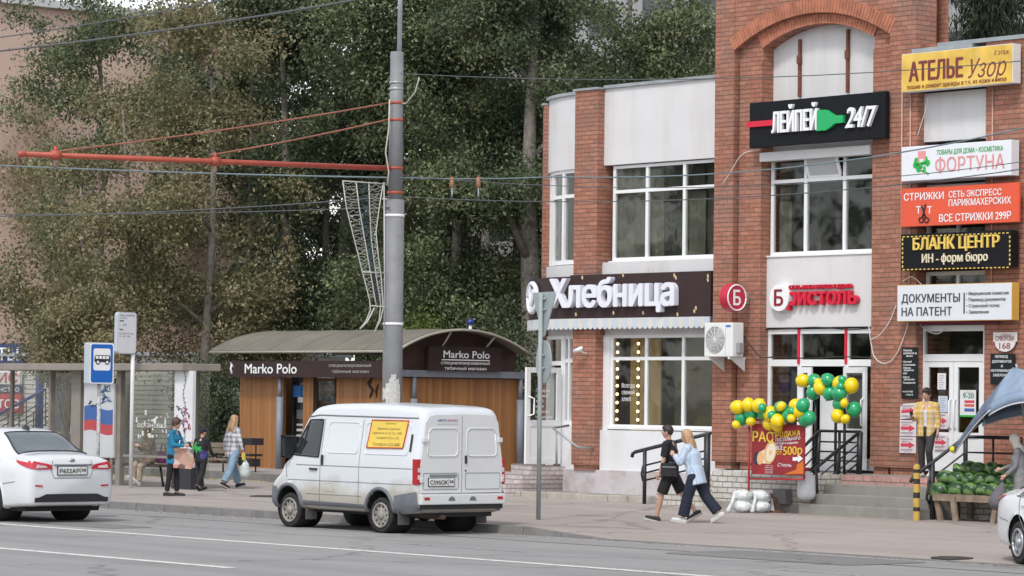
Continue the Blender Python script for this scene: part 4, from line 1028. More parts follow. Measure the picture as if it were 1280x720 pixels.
# gable, fascias, posts
mb = MB(); pts = [(KX1 + .02, cyy + (RR - .02) * math.sin(a), czz + (RR - .02) * math.cos(a)) for a in np.linspace(-hf * .97, hf * .97, 21)]
mb.prism(pts + [(KX1 + .02, pts[-1][1], 2.85), (KX1 + .02, pts[0][1], 2.85)], (-.06, 0, 0), TYMP); mb.build('gable_panel', kiosk)
fy = ya + .12
a, b_, c = PY(284, 452, fy), PY(284, 471, fy), PY(503, 448, fy)
mb = MB(); mb.box(a.x, KX1 + .1, fy, fy + .06, b_.z, a.z + .02, KBR); fa = mb.build('front_fascia', kiosk)
L = Letters(fy); L.line('Marko Polo', 306, 466.5, 371, 12.5, WHITE_TXT, .02).done(fa)
L = Letters(fy); L.line('специализированный', 411, 458.5, 464, 4, mat('grey_lettering', (.4, .38, .38), .6, 0), .0).line('табачный магазин', 415, 466, 461, 4, MATS['grey_lettering'], .0).done(fa, 'small_lettering')
mb = MB(); mb.tube([PY(x, y, fy - .01) for x, y in ((290, 455), (288.5, 461), (290, 467))], .03, WHITE_TXT, 6); mb.tube([PY(x, y, fy - .01) for x, y in ((288, 453), (292, 459))], .02, MATS['grey_lettering'], 6); mb.build('pipe_emblem', fa)
gx = KX1 + .24
a, b_, c = PX(536, 432.5, gx), PX(536, 463, gx), PX(627, 437, gx)
mb = MB(); mb.box(gx - .14, gx, a.y, c.y, b_.z, a.z, KBR, .008); gs = mb.build('gable_sign', kiosk)
def gl(mb, s_, px0, px1, py, cap, bold):
    p, q, r_ = PX(px0, py, gx), PX(px1, py, gx), PX(px0, py - cap, gx); mb.text(s_, (gx, p.y, p.z), r_.z - p.z, WHITE_TXT, 'right', q.y - p.y, bold, .006)
for a_ in (('Marko Polo', 554, 612, 447, 9.5, .03), ('специализированный', 551, 612, 455, 4, .0), ('табачный магазин', 555.5, 608, 462, 4, .0)): mb = MB(); gl(mb, *a_); mb.build('lettering', gs)
mb = MB()
p, q = PX(552, 449.5, gx), PX(612, 450, gx); mb.box(gx, gx + .006, p.y, q.y, p.z - .014, p.z + .012, WHITE_TXT); mb.build('underline', gs)
mb = MB()
for u in (.2, .8):
    yy = a.y + (c.y - a.y) * u; mb.tube([(gx - .05, yy, a.z), (rx1 - .05, yy + .1, czz + math.sqrt(RR ** 2 - (yy + .1 - cyy) ** 2))], .025, mat('sign_stay', (.5, .45, .42), .5, .05), 6)
mb.build('sign_stay', gs)
mb = MB(); zb0, zb1 = 2.88, 3.06
mb.box(KX1 + .03, KX1 + .15, KY - .3, KYB + .2, zb0, zb1, PGREY); mb.build('gable_beam', kiosk)
for nm, x, y in (('post', KX1 + .08, KY + .35), ('post', KX1 + .08, KYB), ('post', PY(350, 500, KY - .25).x, KY - .25)):
    mb = MB(); mb.cyl((x, y, .28), (x, y, 2.3), .1, PGREY, 16); mb.cyl((x, y, 2.3), (x, y, 2.9), .06, PGREY, 12); mb.build('post', kiosk)
mb = MB(); T_ = mat('burnt_emblem', (.03, .015, .012), .6, .1)
for pts in (((463.5, 473), (460.5, 479), (463, 484), (466, 488), (464, 493), (462, 498)), ((473, 480), (470.5, 488), (470.5, 497)), ((467, 470), (464, 474), (463.5, 480))):
    mb.tube([PY(x, y, KY - .01) for x, y in pts], [.01] + [.045] * (len(pts) - 2) + [.01], T_, 6)
mb.build('scroll_emblem', kiosk)
t = thing('roof_beacon', 'small blue beacon on a white stalk on the kiosk roof crest', 'beacon', PX(588, 412, KX1 - .3))
p = PX(588, 412, KX1 - .3); mb = MB(); mb.cyl(p + Vector((0, 0, -.1)), p + Vector((0, 0, .15)), .045, WHITE_TXT); mb.build('stalk', t)
mb = MB(); mb.cyl(p + Vector((0, 0, .14)), p + Vector((0, 0, .28)), .09, mat('blue_cap', (.02, .05, .3), .4, .05), 16, .07); mb.build('blue_cap', t)
# litter bin and plank bench beside it
p = PZ(312, 590, .3); t = thing('litter_bin', 'black square litter bin on a thin frame beside the kiosk', 'litter bin', p)
mb = MB(); mb.box(p.x - .3, p.x + .3, p.y - .2, p.y + .2, .72, .78, BLACK_METAL, .01); mb.box(p.x - .1, p.x + .28, p.y - .15, p.y + .15, .45, .66, BLACK_METAL, .015); mb.build('bin_box', t)
for sx in (-1, 1):
    mb = MB(); mb.tube([(p.x + .27 * sx, p.y, .3), (p.x + .27 * sx, p.y, 1.06), (p.x + .24 * sx, p.y, 1.1)], .02, BLACK_METAL); mb.build('frame_leg', t)
mb = MB(); mb.box(p.x - .34, p.x + .34, p.y - .2, p.y + .2, 1.02, 1.2, BLACK_METAL, .01); mb.build('lid', t)
p = PZ(256, 590, .3); t = thing('park_bench', 'low park bench with weathered planks behind the walking boy', 'bench', p)
WPL = mat('weathered_plank', (.2, .16, .12), .8, .25, 6)
for nm, z0, y in (('seat', .62, 0), ('backrest', 1.0, .3)):
    mb = MB()
    for k in range(2): mb.box(p.x - .95, p.x + .95, p.y + y + (.18 * k if nm == 'seat' else 0), p.y + y + (.18 * k + .15 if nm == 'seat' else .04), z0 + (0 if nm == 'seat' else .15 * k - .2), z0 + (.05 if nm == 'seat' else .15 * k - .07), WPL)
    mb.build(nm, t)
for sx in (-.8, .8):
    mb = MB(); mb.tube([(p.x + sx, p.y + .02, .3), (p.x + sx, p.y + .02, .62), (p.x + sx, p.y + .32, .62), (p.x + sx, p.y + .34, 1.05)], .025, BLACK_METAL); mb.tube([(p.x + sx, p.y + .32, .3), (p.x + sx, p.y + .32, .62)], .025, BLACK_METAL); mb.build('leg', t)

# ================================================================== BUS SHELTER
SY = 41.9
SHM = mat('taupe_shelter_frame', (.23, .205, .18), .5, .1, 3)
SHR = mat('shelter_roof', (.26, .23, .2), .6, .12, 2)
SGL = glass_mat('dirty_shelter_glass', (.86, .87, .84), .1, .08)
xr = PY(228, 456, SY - .3).x
sh = thing('bus_shelter', 'long bus shelter with taupe frame, flat roof and scratched glass panels', 'bus shelter', (-66, 42.6, .12))
zr = PY(130, 463, SY - .3).z
mb = MB(); mb.box(-82, xr, SY - .3, SY + .8, zr, zr + .17, SHR, .02); mb.build('roof', sh)
for px, w in ((64, .1), (97, .42), (150, .2)):
    x = PY(px, 500, SY + .15).x; mb = MB(); mb.box(x - w / 2, x + w / 2, SY + .1, SY + .24, .12, zr, SHM); mb.build('pillar', sh)
for x in (-74, -69.5, -65, -61.2):
    mb = MB(); mb.box(x - .05, x + .05, SY + .66, SY + .74, .12, zr, SHM); mb.build('rear_post', sh)
x0, x1 = PY(156, 500, SY).x, PY(217, 500, SY).x
z0 = PY(185, 569, SY).z
for a, b_, y in ((-78, -69.55, SY + .7), (-69.45, -65.05, SY + .7), (-64.95, xr - .3, SY + .7)):
    mb = MB(); mb.box(a, b_, y - .006, y + .006, .35, zr - .05, SGL); mb.build('glass_panel', sh)
mb = MB(); mb.box(x0, x1, SY - .006, SY + .006, z0, zr - .02, SGL); gp = mb.build('glass_panel', sh)
mb = MB(); mb.box(x0, x1, SY - .025, SY + .025, z0 - .06, z0, SHM); mb.build('panel_rail', gp)
mb = MB(); L = Letters(SY - .01); GT = mat('torn_white_print', (.66, .66, .64), .7, .1)
L.line('остановка', 172, 534, 208, 7, GT)
for k in range(26):
    xx, yy = random.uniform(170, 210), random.uniform(512, 545); L.rect(xx, yy, xx + random.uniform(.8, 3), yy + random.uniform(1, 7), GT, .003)
L.done(gp, 'torn_lettering')
# bench under it
by = SY + .4; bx0, bx1 = PY(135, 580, by).x, PY(206, 590, by).x
mb = MB(); mb.box(bx0 - 1.5, bx1, by - .2, by + .2, .6, .66, mat('dark_bench', (.075, .065, .06), .6, .2), .01); mb.build('bench_seat', sh)
for u in (.05, .5, .95):
    x = bx0 - 1.4 + (bx1 - bx0 + 1.4) * u; mb = MB(); mb.tube([(x, by, .6), (x, by + .1, .12)], .03, BLACK_METAL); mb.build('bench_leg', sh)
# flag poster panel
yf = SY + .02; a, b_, c = PY(105, 480, yf), PY(105, 571, yf), PY(143, 480, yf)
t = thing('poster_panel', 'upright poster panel with blue, red and white wave stripes and blue graffiti in the shelter', 'poster panel', (a.x / 2 + c.x / 2, yf, .12))
mb = MB(); mb.box(a.x, c.x, yf, yf + .07, b_.z, a.z, mat('panel_frame', (.5, .5, .5), .4, .05), .01); mb.box(a.x + .1, a.x + .18, yf + .02, yf + .06, .12, b_.z, SHM); mb.box(c.x - .18, c.x - .1, yf + .02, yf + .06, .12, b_.z, SHM); mb.build('frame', t)
h = a.z - b_.z; w = c.x - a.x
def waveband(name, v0, v1, m, d, amp=.035, flat0=False):
    top = [(a.x + .04 + (w - .08) * u, b_.z + h * (v1 + amp * math.sin(u * 5.2 + .4))) for u in np.linspace(0, 1, 15)]
    bot = [(a.x + .04 + (w - .08) * u, b_.z + h * (v0 + (0 if flat0 else amp * math.sin(u * 5.2 + .4)))) for u in np.linspace(1, 0, 15)]
    mb = MB(); mb.prism([(x, yf - .001 - d, z) for x, z in top + bot], (0, .002, 0), m); mb.build(name, t)
mb = MB(); mb.box(a.x + .04, c.x - .04, yf - .003, yf, b_.z + .04, a.z - .04, mat('poster_grey_white', (.5, .52, .54), .5, .06, 2)); mb.build('poster_sheet', t)
waveband('red_band', .34, .5, mat('poster_flag_red', (.42, .05, .06), .5, .08), .003); waveband('blue_band', .48, .68, mat('poster_flag_blue', (.04, .11, .32), .5, .08), .004)
mb = MB(); q = lambda u, v: (a.x + u * w, yf - .008, b_.z + v * h); GB = mat('graffiti_blue', (.05, .12, .28), .5, 0); GD = mat('graffiti_dark', (.05, .05, .07), .5, 0)
for k in range(9):
    u, v = random.uniform(.62, .85), random.uniform(.78, .95); mb.tube([q(u + random.uniform(-.12, .12), v + random.uniform(-.05, .05)) for _ in range(5)], .012, GB, 4)
for k in range(6):
    u, v = .2 + .05 * k, .72 + random.uniform(-.03, .03); mb.tube([q(u + random.uniform(-.05, .05), v + random.uniform(-.03, .03)) for _ in range(4)], .009, GD, 4)
mb.build('graffiti', t)
# white advertising pillar with graffiti
yf = SY - .1; a, b_, c = PY(218.5, 463, yf), PY(218.5, 584, yf), PY(241, 463, yf)
t = thing('advertising_pillar', 'white advertising pillar covered in purple graffiti at the end of the bus shelter', 'pillar', (a.x / 2 + c.x / 2, yf + .2, .12))
mb = MB(); mb.box(a.x, c.x, yf, yf + .1, b_.z, zr - .002, mat('pillar_white', (.66, .67, .69), .5, .06, 2), .01); mb.build('panel', t)
mb = MB(); mb.box(a.x - .02, c.x + .03, yf - .03, yf + .14, .12, b_.z, mat('black_plinth', (.025, .026, .03), .6, .1)); mb.build('plinth', t)
mb = MB(); h = a.z - b_.z; w = c.x - a.x; q = lambda u, v: (a.x + u * w, yf - .004, b_.z + v * h)
GPU, GRE = mat('graffiti_purple', (.16, .06, .2), .6, 0), mat('graffiti_crimson', (.35, .04, .12), .6, 0)
for k in range(16):
    v = .98 - .045 * k; u = .55 + .06 * math.sin(k); mb.tube([q(u - .05, v), q(u + .04, v + .01), q(u, v - .025), q(u + .05, v - .03)], .008, GD, 4)
for k in range(7):
    u, v = .12 + .12 * (k % 3), .62 - .035 * k; mb.tube([q(u + random.uniform(0, .22), v + random.uniform(-.03, .03)) for _ in range(5)], .013, GPU, 4)
for k in range(7):
    u, v = .5 + .12 * (k % 3), .6 - .035 * k; mb.tube([q(u + random.uniform(0, .25), v + random.uniform(-.03, .03)) for _ in range(5)], .013, GRE, 4)
for k in range(6):
    u, v = .3 + .1 * k, .33 - .02 * k; mb.tube([q(u + random.uniform(-.08, .08), v + random.uniform(-.02, .02)) for _ in range(4)], .01, GB, 4)
mb.build('graffiti', t)
# two stop signs
def stop_sign():
    p = PY(122, 600, 37.0); x = p.x
    t = thing('bus_stop_sign', 'blue box sign with a white bus pictogram on a peeling steel post', 'sign', (x, 37, .12))
    mb = MB(); mb.tube([(x - .02, 37.0, .1), (x, 37.0, 1.2), (x, 37.0, 2.7)], .04, mat('flaking_post', (.42, .42, .42), .6, .25, 14, dirt=(.15, .13, .12), dscale=9, damt=.8), 10); mb.build('post', t)
    X = x + .1; a, b_ = PX(112, 428, X), PX(112, 480, X); y1 = PX(143, 428, X).y; za, zb_ = a.z, b_.z
    mb = MB(); mb.box(X - .22, X, a.y, y1, zb_, za, mat('grey_sign_case', (.45, .5, .54), .4, .05), .03); mb.build('casing', t)
    w = y1 - a.y; h = za - zb_
    mb = MB(); mb.prism([(X + .002, a.y + y, zb_ + z) for y, z in rbox(.01, w - .01, .01, h - .01, .05)], (.004, 0, 0), WHITE_TXT); mb.build('white_rim', t)
    mb = MB(); mb.prism([(X + .006, a.y + y, zb_ + z) for y, z in rbox(.04, w - .04, .035, h - .035, .05)], (.003, 0, 0), mat('sign_blue', (.012, .13, .5), .35, .03)); mb.build('blue_face', t)
    mb = MB(); mb.prism([(X + .009, a.y + y, zb_ + z) for y, z in rbox(.1, w - .1, .33 * h, .86 * h, .05)], (.003, 0, 0), WHITE_TXT); mb.build('white_field', t)
    mb = MB(); u = lambda y, z: (X + .0125, a.y + y * w, zb_ + z * h)
    mb.prism([u(*p_) for p_ in ((.2, .53), (.19, .64), (.24, .7), (.8, .7), (.83, .66), (.83, .53))], (.003, 0, 0), BLACK_TXT)
    for cy_ in (.33, .7): mb.disc((X + .0165, a.y + cy_ * w, zb_ + .53 * h), (1, 0, 0), .055, BLACK_TXT, .003)
    mb.build('bus_pictogram', t)
    mb = MB()
    for k in range(4): mb.prism([u(*p_) for p_ in ((.24 + .14 * k, .61), (.24 + .14 * k, .68), (.35 + .14 * k, .68), (.35 + .14 * k, .61))], (.005, 0, 0), WHITE_TXT)
    for cy_ in (.33, .7): mb.disc((X + .02, a.y + cy_ * w, zb_ + .53 * h), (1, 0, 0), .03, WHITE_TXT, .003)
    mb.build('pictogram_windows', t)
stop_sign()
p = PY(160, 600, 41.3); t = thing('timetable_board', 'white rounded timetable board on a white post rising above the shelter roof', 'sign', (p.x, 41.3, .12))
mb = MB(); q = PY(166, 450, 41.3); mb.tube([(q.x, 41.3, .1), (q.x, 41.3, 3.6)], .05, mat('white_post', (.6, .6, .6), .5, .1)); mb.build('post', t)
X = q.x + .06; a, b_ = PX(147.5, 390, X), PX(147.5, 442, X); y1 = PX(171, 390, X).y; w = y1 - a.y; h = a.z - b_.z
mb = MB(); mb.prism([(X, a.y + y, b_.z + z) for y, z in rbox(0, w, 0, h, .08)], (-.14, 0, 0), mat('grey_sign_case', (.45, .5, .54), .4, .05)); mb.build('casing', t)
mb = MB(); mb.prism([(X + .001, a.y + y, b_.z + z) for y, z in rbox(.02, w - .02, .02, h - .02, .07)], (.004, 0, 0), mat('timetable_white', (.62, .62, .66), .4, .03)); mb.build('face', t)
mb = MB()
for s_, v, hh, ww, mm in (('УЛИЦА СУВОРОВА', .91, .035, .85, POS), ('остановка', .855, .025, .4, POS), ('Автобус', .78, .035, .25, BLACK_TXT), ('1  24', .68, .045, .4, mat('route_cyan', (.05, .4, .6), .5, 0)), ('Такси', .57, .035, .2, BLACK_TXT), ('10 29 54 82', .47, .035, .8, POS), ('4  66  86', .41, .03, .6, POS)):
    mb.text(s_, (X + .006, a.y + .08 * w, b_.z + v * h), hh * h, mm, 'right', ww * w * .95, .01, .001)
mb.build('printing', t)

# ================================================================== HOUSES BEHIND
PINK_R = mat('pink_render', (.6, .43, .36), .9, .07, .5, dirt=(.52, .4, .35), dscale=.4, damt=.5)
pk = thing('apartment_building', 'five-storey faded pink apartment block, its blank end wall behind the trees', 'building', (-110, 62, 0))
PXE = -103.5; pt_ = PX(20, 6, PXE)
mb = MB(); mb.box(-150, PXE, 60, 75.5, -.05, pt_.z, PINK_R); mb.build('wall', pk)
mb = MB(); mb.box(-150.4, PXE + .3, 59.5, 76, pt_.z, pt_.z + .3, mat('pale_eaves', (.55, .55, .55), .8, .1)); mb.build('roof', pk)
for i in range(5):
    for k in range(4):
        x = PXE - 2.2 - 3.1 * i; z = 4.9 + 2.9 * k
        f = MB()
        for xx in (x - .75, x, x + .75): f.box(xx - .05, xx + .05, 59.93, 60.05, z, z + 1.5, WHITE_PVC)
        f.box(x - .8, x + .8, 59.94, 60.04, z - .06, z + .05, WHITE_PVC); f.box(x - .8, x + .8, 59.94, 60.04, z + 1.45, z + 1.55, WHITE_PVC)
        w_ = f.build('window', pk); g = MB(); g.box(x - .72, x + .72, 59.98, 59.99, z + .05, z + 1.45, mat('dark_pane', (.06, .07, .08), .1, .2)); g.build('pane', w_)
SID = mat('grey_siding', (.6, .59, .575), .7, .06, 1)
an = thing('shop_annex', 'single-storey grey siding shop annex with colourful signs behind the bus shelter', 'building', (-95, 59, 0))
mb = MB(); mb.box(-103.4, -82, 59, 63, -.05, 3.6, SID)
for k in range(22): mb.box(-103.4, -82, 58.985, 59.0, .2 + .16 * k, .215 + .16 * k, mat('siding_gap', (.15, .145, .14), .8, .05))
mb.build('wall', an)
mb = MB(); mb.box(-103.3, -81.8, 58.7, 63.1, 3.6, 3.72, CAP); mb.build('roof', an)
for px in (75, 132, 255):
    x = PY(px, 500, 59).x; f = MB(); f.box(x - .6, x + .6, 58.96, 59.02, 1.0, 2.6, mat('blue_grey_glazing', (.09, .12, .15), .15, .2)); f.build('window', an)
def far_sign(label, py0, py1, px1, txt, m, tm, cap, base):
    yb_ = 58.8; a, b_, c = PY(-60, py0, yb_), PY(-60, py1, yb_), PY(px1, py0, yb_)
    t = thing('shop_sign', label, 'sign', (c.x - 1, yb_, b_.z), 0, 'signs on the grey annex')
    z0, z1 = PY(10, py1, yb_).z, PY(10, py0, yb_).z
    mb = MB(); mb.box(a.x, c.x, yb_ + .004, yb_ + .1, z0, z1, m); mb.build('board', t)
    L = Letters(yb_); L.line(txt, *base, cap, tm, .04 if cap > 8 else .015).done(t)
NAVY = mat('navy_film', (.02, .04, .13), .5, .05); REDF = mat('red_film', (.45, .03, .05), .5, .05); WF = mat('white_film', (.62, .62, .64), .5, .04)
far_sign('navy sign with big white letters on the annex, above the shelter roof', 429, 455, 28, 'ДОКУМЕНТЫ', NAVY, WHITE_TXT, 15, (-92, 450.5, 23))
far_sign('white sign with red letters on the annex, upper one under the shelter roof', 463, 480.5, 25, 'СЕРВИС', WF, REDF, 12.5, (-48, 478, 22))
far_sign('narrow navy sign with white letters on the annex, between white and red signs', 482, 491, 25, 'ГРАЖДАНСТВО', NAVY, WHITE_TXT, 5, (-32, 489, 24))
far_sign('red sign with white letters on the annex, lowest of the stack', 492, 516, 25, 'ЮРИСТОВ', REDF, WHITE_TXT, 10.5, (-44, 509, 24))
# blue stair railing and post of the annex
BLU = mat('blue_rail', (.02, .06, .25), .45, .1)
t = thing('stair_railing', 'blue handrail with black meander bars sloping along the annex stairs', 'railing', PY(30, 560, 57.2))
yr = 57.2; q = lambda x, y: PY(x, y, yr)
mb = MB(); mb.tube([q(-20, 527), q(0, 517), q(52, 489), q(56, 487)], .06, BLU, 8); mb.build('handrail', t)
mb = MB()
for x, y0, y1 in ((24, 506, 540), (33, 500, 540), (57, 488, 532), (64, 486, 530), (42, 515, 545), (10, 516, 548)): mb.tube([q(x, y0), q(x, y1)], .022, BLACK_METAL, 5)
for k in range(4): mb.tube([q(0, 527 + 8 * k), q(24, 513 + 8 * k), q(24, 520 + 8 * k), q(45, 507 + 8 * k), q(45, 513 + 8 * k), q(62, 503 + 8 * k)], .02, BLACK_METAL, 5)
mb.build('bars', t)
mb = MB(); p = q(42, 560); mb.box(p.x - .1, p.x + .1, yr + .1, yr + .3, 0, 3.3, BLU); tag(mb.build('porch_post'), 'plain blue square porch post in front of the grey annex', 'post')
mb = MB(); mb.box(-122, PY(80, 540, 57.6).x, 57.5, 58.95, -.05, .9, CONC); tag(mb.build('annex_porch'), 'raised concrete porch in front of the grey annex', 'porch')
GREYB = mat('grey_panel_wall', (.33, .33, .34), .9, .08, .4)
gb = thing('panel_block', 'tall pale grey panel block glimpsed behind the trees', 'building', (-90, 86, 0))
mb = MB(); mb.box(-109, -62, 88, 100, -.05, 24, GREYB)
for k in range(9): mb.box(-109, -62, 87.985, 88, 2.8 * k + .5, 2.8 * k + .54, MATS['siding_gap'])
mb.build('wall', gb)
for i in range(14):
    for k in range(7):
        x = -107 + 3.3 * i; z = 3.6 + 2.8 * k
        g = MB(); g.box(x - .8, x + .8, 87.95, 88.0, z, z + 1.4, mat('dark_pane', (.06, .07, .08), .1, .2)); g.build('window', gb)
# ================================================================== POLE, ARM, WIRES
PXX, PYY = -45.8, 36.3
POLE = mat('galvanised_pole', (.2, .205, .215), .6, .12, 3, bump=.1, bscale=12, dirt=(.3, .3, .3), dscale=2, damt=.4)
REDP = mat('red_oxide_paint', (.4, .075, .045), .5, .12, 4)
po = thing('trolley_pole', 'thick grey steel pole with a slim mast on top at the kerb behind the van', 'pole', (PXX, PYY, .12))
mb = MB(); mb.tube([(PXX, PYY, 0.05), (PXX, PYY, 3.2), (PXX, PYY, 6.05)], [.19, .188, .182], POLE, 20); mb.tube([(PXX + .01, PYY, 6.05), (PXX + .01, PYY, 8.83)], [.135, .122], POLE, 20); mb.build('shaft', po)
mb = MB(); mb.tube([(PXX + .08, PYY, 8.83), (PXX + .1, PYY, 12.5)], .045, mat('slim_mast', (.4, .46, .5), .5, .1), 10); mb.build('mast', po)
for z, r, m in ((8.25, .135, STEEL), (8.13, .136, STEEL), (7.87, .14, REDP), (7.55, .142, REDP), (6.64, .15, REDP), (6.18, .15, REDP), (5.75, .19, WHITE_TXT), (3.72, .195, WHITE_TXT)):
    mb = MB(); mb.tube([(PXX, PYY, z - .025), (PXX, PYY, z + .025)], r, m, 20); mb.build('collar', po)
mb = MB()
for i, (px, py, w, h) in enumerate(((482, 484, .2, .22), (493, 479, .3, .3), (499, 474, .2, .16), (494, 488, .3, .24), (498, 468, .1, .1))):
    p = PY(px, py, PYY - .19); a0 = math.atan2(p.x - PXX, .3); 
    for k in range(4):
        a = a0 + (k - 1.5) * w / 4 / .2; b_ = a + w / 4 / .2 * .98
        mb.add([(PXX + .194 * math.sin(t_), PYY - .194 * math.cos(t_), z + random.uniform(-.03, .03)) for t_, z in ((a, p.z - h), (b_, p.z - h), (b_, p.z), (a, p.z))], [(0, 1, 2, 3)], mat('torn_paper', (.55, .54, .52), .8, .15, 20))
mb.build('torn_flyers', po)
t = thing('catenary_arm', 'long red bracket arm reaching from the pole out over the road', 'bracket arm', (PXX, PYY, 6.6))
tip = PX(28, 192.5, PXX); root = PX(487, 210.5, PXX)
mb = MB(); mb.tube([root, tip], [.052, .048], REDP, 12); mb.ell(tip, (.06, .09, .06), REDP, 10, 6); mb.build('tube', t)
for px in (66, 258):
    u = (487 - px) / (487 - 28.); p = root.lerp(tip, u)
    mb = MB(); mb.tube([p + Vector((0, -.08, 0)), p + Vector((0, .08, 0))], .085, REDP, 12); mb.tube([p, p + Vector((0, 0, .16))], .03, REDP, 8); mb.tube([p + Vector((0, 0, -.02)), p + Vector((0, 0, -.22))], .035, mat('insulator', (.3, .2, .17), .3, .1), 8); mb.build('clamp', t)
def wire(name, label, pts, r, m, grp='overhead wires across the street'):
    mb = MB(); mb.tube(pts, r, m, 5); return tag(mb.build(name), label, 'wire', grp)
def span(P, sag, n=16):
    """hanging wire through the points P"""
    out = []
    for a, b_ in zip(P[:-1], P[1:]):
        for k in range(n): u = k / n; out.append(a.lerp(b_, u) + Vector((0, 0, -sag * 4 * u * (1 - u))))
    return out + [P[-1]]
GW, BW = mat('grey_wire', (.1, .105, .11), .5, .1), mat('bluish_wire', (.16, .21, .23), .5, .1)
RW = mat('rusty_stay', (.3, .12, .08), .6, .15)
wire('stay_wire', 'upper rusty stay from pole to the arm tip', span([PX(487, 128.5, PXX), PX(66, 190, PXX)], .05), .016, RW, 'stays of the red arm')
wire('stay_wire', 'lower rusty stay from pole to the middle of the arm', span([PX(487, 149, PXX), PX(262, 194, PXX)], .03), .016, RW, 'stays of the red arm')
def pw(name, label, px, r, m, Y=36.3): return wire(name, label, span([PY(x, y, Y) for x, y in px], 0, 2), r, m)
def sagpts(x0, y0, x1, y1, sag, n=12): return [(x0 + (x1 - x0) * u, y0 + (y1 - y0) * u + sag * 4 * u * (1 - u)) for u in np.linspace(0, 1, n)]
pw('overhead_wire', 'bluish wire just below the red arm', sagpts(-40, 205, 487, 222, 2), .017, BW, 36.2)
pw('overhead_wire', 'bluish wire from the pole to the brick building, carrying insulators', sagpts(500, 222, 690, 221, 2, 8) + sagpts(690, 221, 1320, 150, 22)[1:], .012, BW, 36.2)
pw('overhead_wire', 'thin dark wire crossing the trees above the kiosk roof, upper of a pair', sagpts(-40, 271, 487, 246, 5), .012, GW, 36.1)
pw('overhead_wire', 'thin dark wire crossing the trees above the kiosk roof, lower of a pair', sagpts(-40, 268, 487, 259, 3), .01, GW, 36.1)
pw('overhead_wire', 'thin dark wire from pole across the upper windows', sagpts(500, 246, 1320, 205, 22), .009, GW, 36.1)
pw('overhead_wire', 'thin dark wire high across the tower and the yellow sign', sagpts(500, 92, 1320, 72, 16), .008, GW, 36.1)
pw('overhead_wire', 'thin dark wire crossing the tower window and green clover sign', sagpts(500, 219, 1320, 196, 26), .007, GW, 36.0)
pw('overhead_wire', 'thick grey wire in the top left corner', sagpts(-40, 68, 520, -14, 6), .018, GW, 30)
pw('overhead_wire', 'thinner grey wire in the top left corner, above the thick one', sagpts(-40, 52, 330, -11, 4), .012, GW, 30)
t = thing('wire_insulators', 'pair of rusty insulators hanging between two wires right of the pole', 'insulator', PY(580, 222, 36.2))
for px in (565, 598):
    mb = MB(); a = PY(px, 222, 36.2); b_ = PY(px, 246, 36.1); mb.tube([a, a.lerp(b_, .5)], .04, mat('rust_insulator', (.3, .13, .07), .5, .1), 8); mb.tube([a.lerp(b_, .5), b_], .015, STEEL, 6); mb.build('insulator', t)
mb = MB(); mb.tube(span([PX(490, 124, PXX - .16) + Vector((0, 0, 0)), PX(497, 130, PXX - .16), PX(508, 129, PXX + .4), PX(519, 115, PXX + .7), PX(524, 97, PXX + .8)], .0, 3), .014, mat('cream_cable', (.5, .46, .4), .5, .05), 6)
mb.tube([PX(487, 124, PXX + .1), PX(486, 160, PXX + .1), PX(482, 190, PXX + .1), PX(486, 215, PXX + .1), PX(484, 232, PXX + .1)], .014, MATS['cream_cable'], 6); mb.build('cable_tail', po)
# festive light figure
t = thing('festive_light_figure', 'white wire light decoration like a flaring sheaf hanging beside the pole', 'street decoration', PX(460, 420, PXX))
LWM = mat('white_wire_frame', (.5, .49, .46), .5, .06)
q = lambda x, y: PX(x, y, PXX)
curves = [[(428.5, 226), (433, 260), (443, 300), (453, 340), (462, 375), (463, 388), (457, 402), (450, 411)],
          [(445, 227), (449, 260), (456, 300), (463, 340), (469, 375), (471, 385)],
          [(461, 228), (462, 260), (464, 300), (470, 345), (476, 380), (474, 400), (468, 415)],
          [(479, 229), (474, 260), (470, 290), (473, 320), (477, 350), (479, 385), (475, 402), (468, 415)]]
mb = MB()
for c_ in curves: mb.tube([q(*p) for p in c_], .0105, LWM, 6)
mb.tube([q(450, 411), q(459, 402), q(468, 385)], .016, LWM, 6)
for a, b_ in (((428, 226), (482, 230)), ((453.5, 340), (482, 341)), ((463, 382), (497, 385)), ((480, 228), (481, 420)), ((478, 249), (503, 249))): mb.tube([q(*a), q(*b_)], .012, LWM, 6)
mb.build('frame', t)
def ci(c_, y):
    for (x0, y0), (x1, y1) in zip(c_[:-1], c_[1:]):
        if y0 <= y <= y1: return x0 + (x1 - x0) * (y - y0) / (y1 - y0)
    return c_[-1][0]
for A, B in ((0, 1), (2, 3)):
    mb = MB()
    for y in np.arange(229, 376, 3.2):
        x0, x1 = ci(curves[A], y), ci(curves[B], y); n = 4
        mb.tube([q(x0 + (x1 - x0) * k / n, y + random.uniform(-2.2, 2.2)) for k in range(n + 1)], .0045, LWM, 4, smooth=False)
    mb.build('rope_light_mesh', t)
mb = MB(); BL = mat('dark_blue_tinsel', (.04, .07, .1), .5, .2)
for y in np.arange(229, 380, 3.0):
    x0, x1 = ci(curves[1], y), ci(curves[2], y); mb.tube([q(x0 + (x1 - x0) * k / 3, y + random.uniform(-2, 2)) for k in range(4)], .008, BL, 4, smooth=False)
mb.build('tinsel_mesh', t)

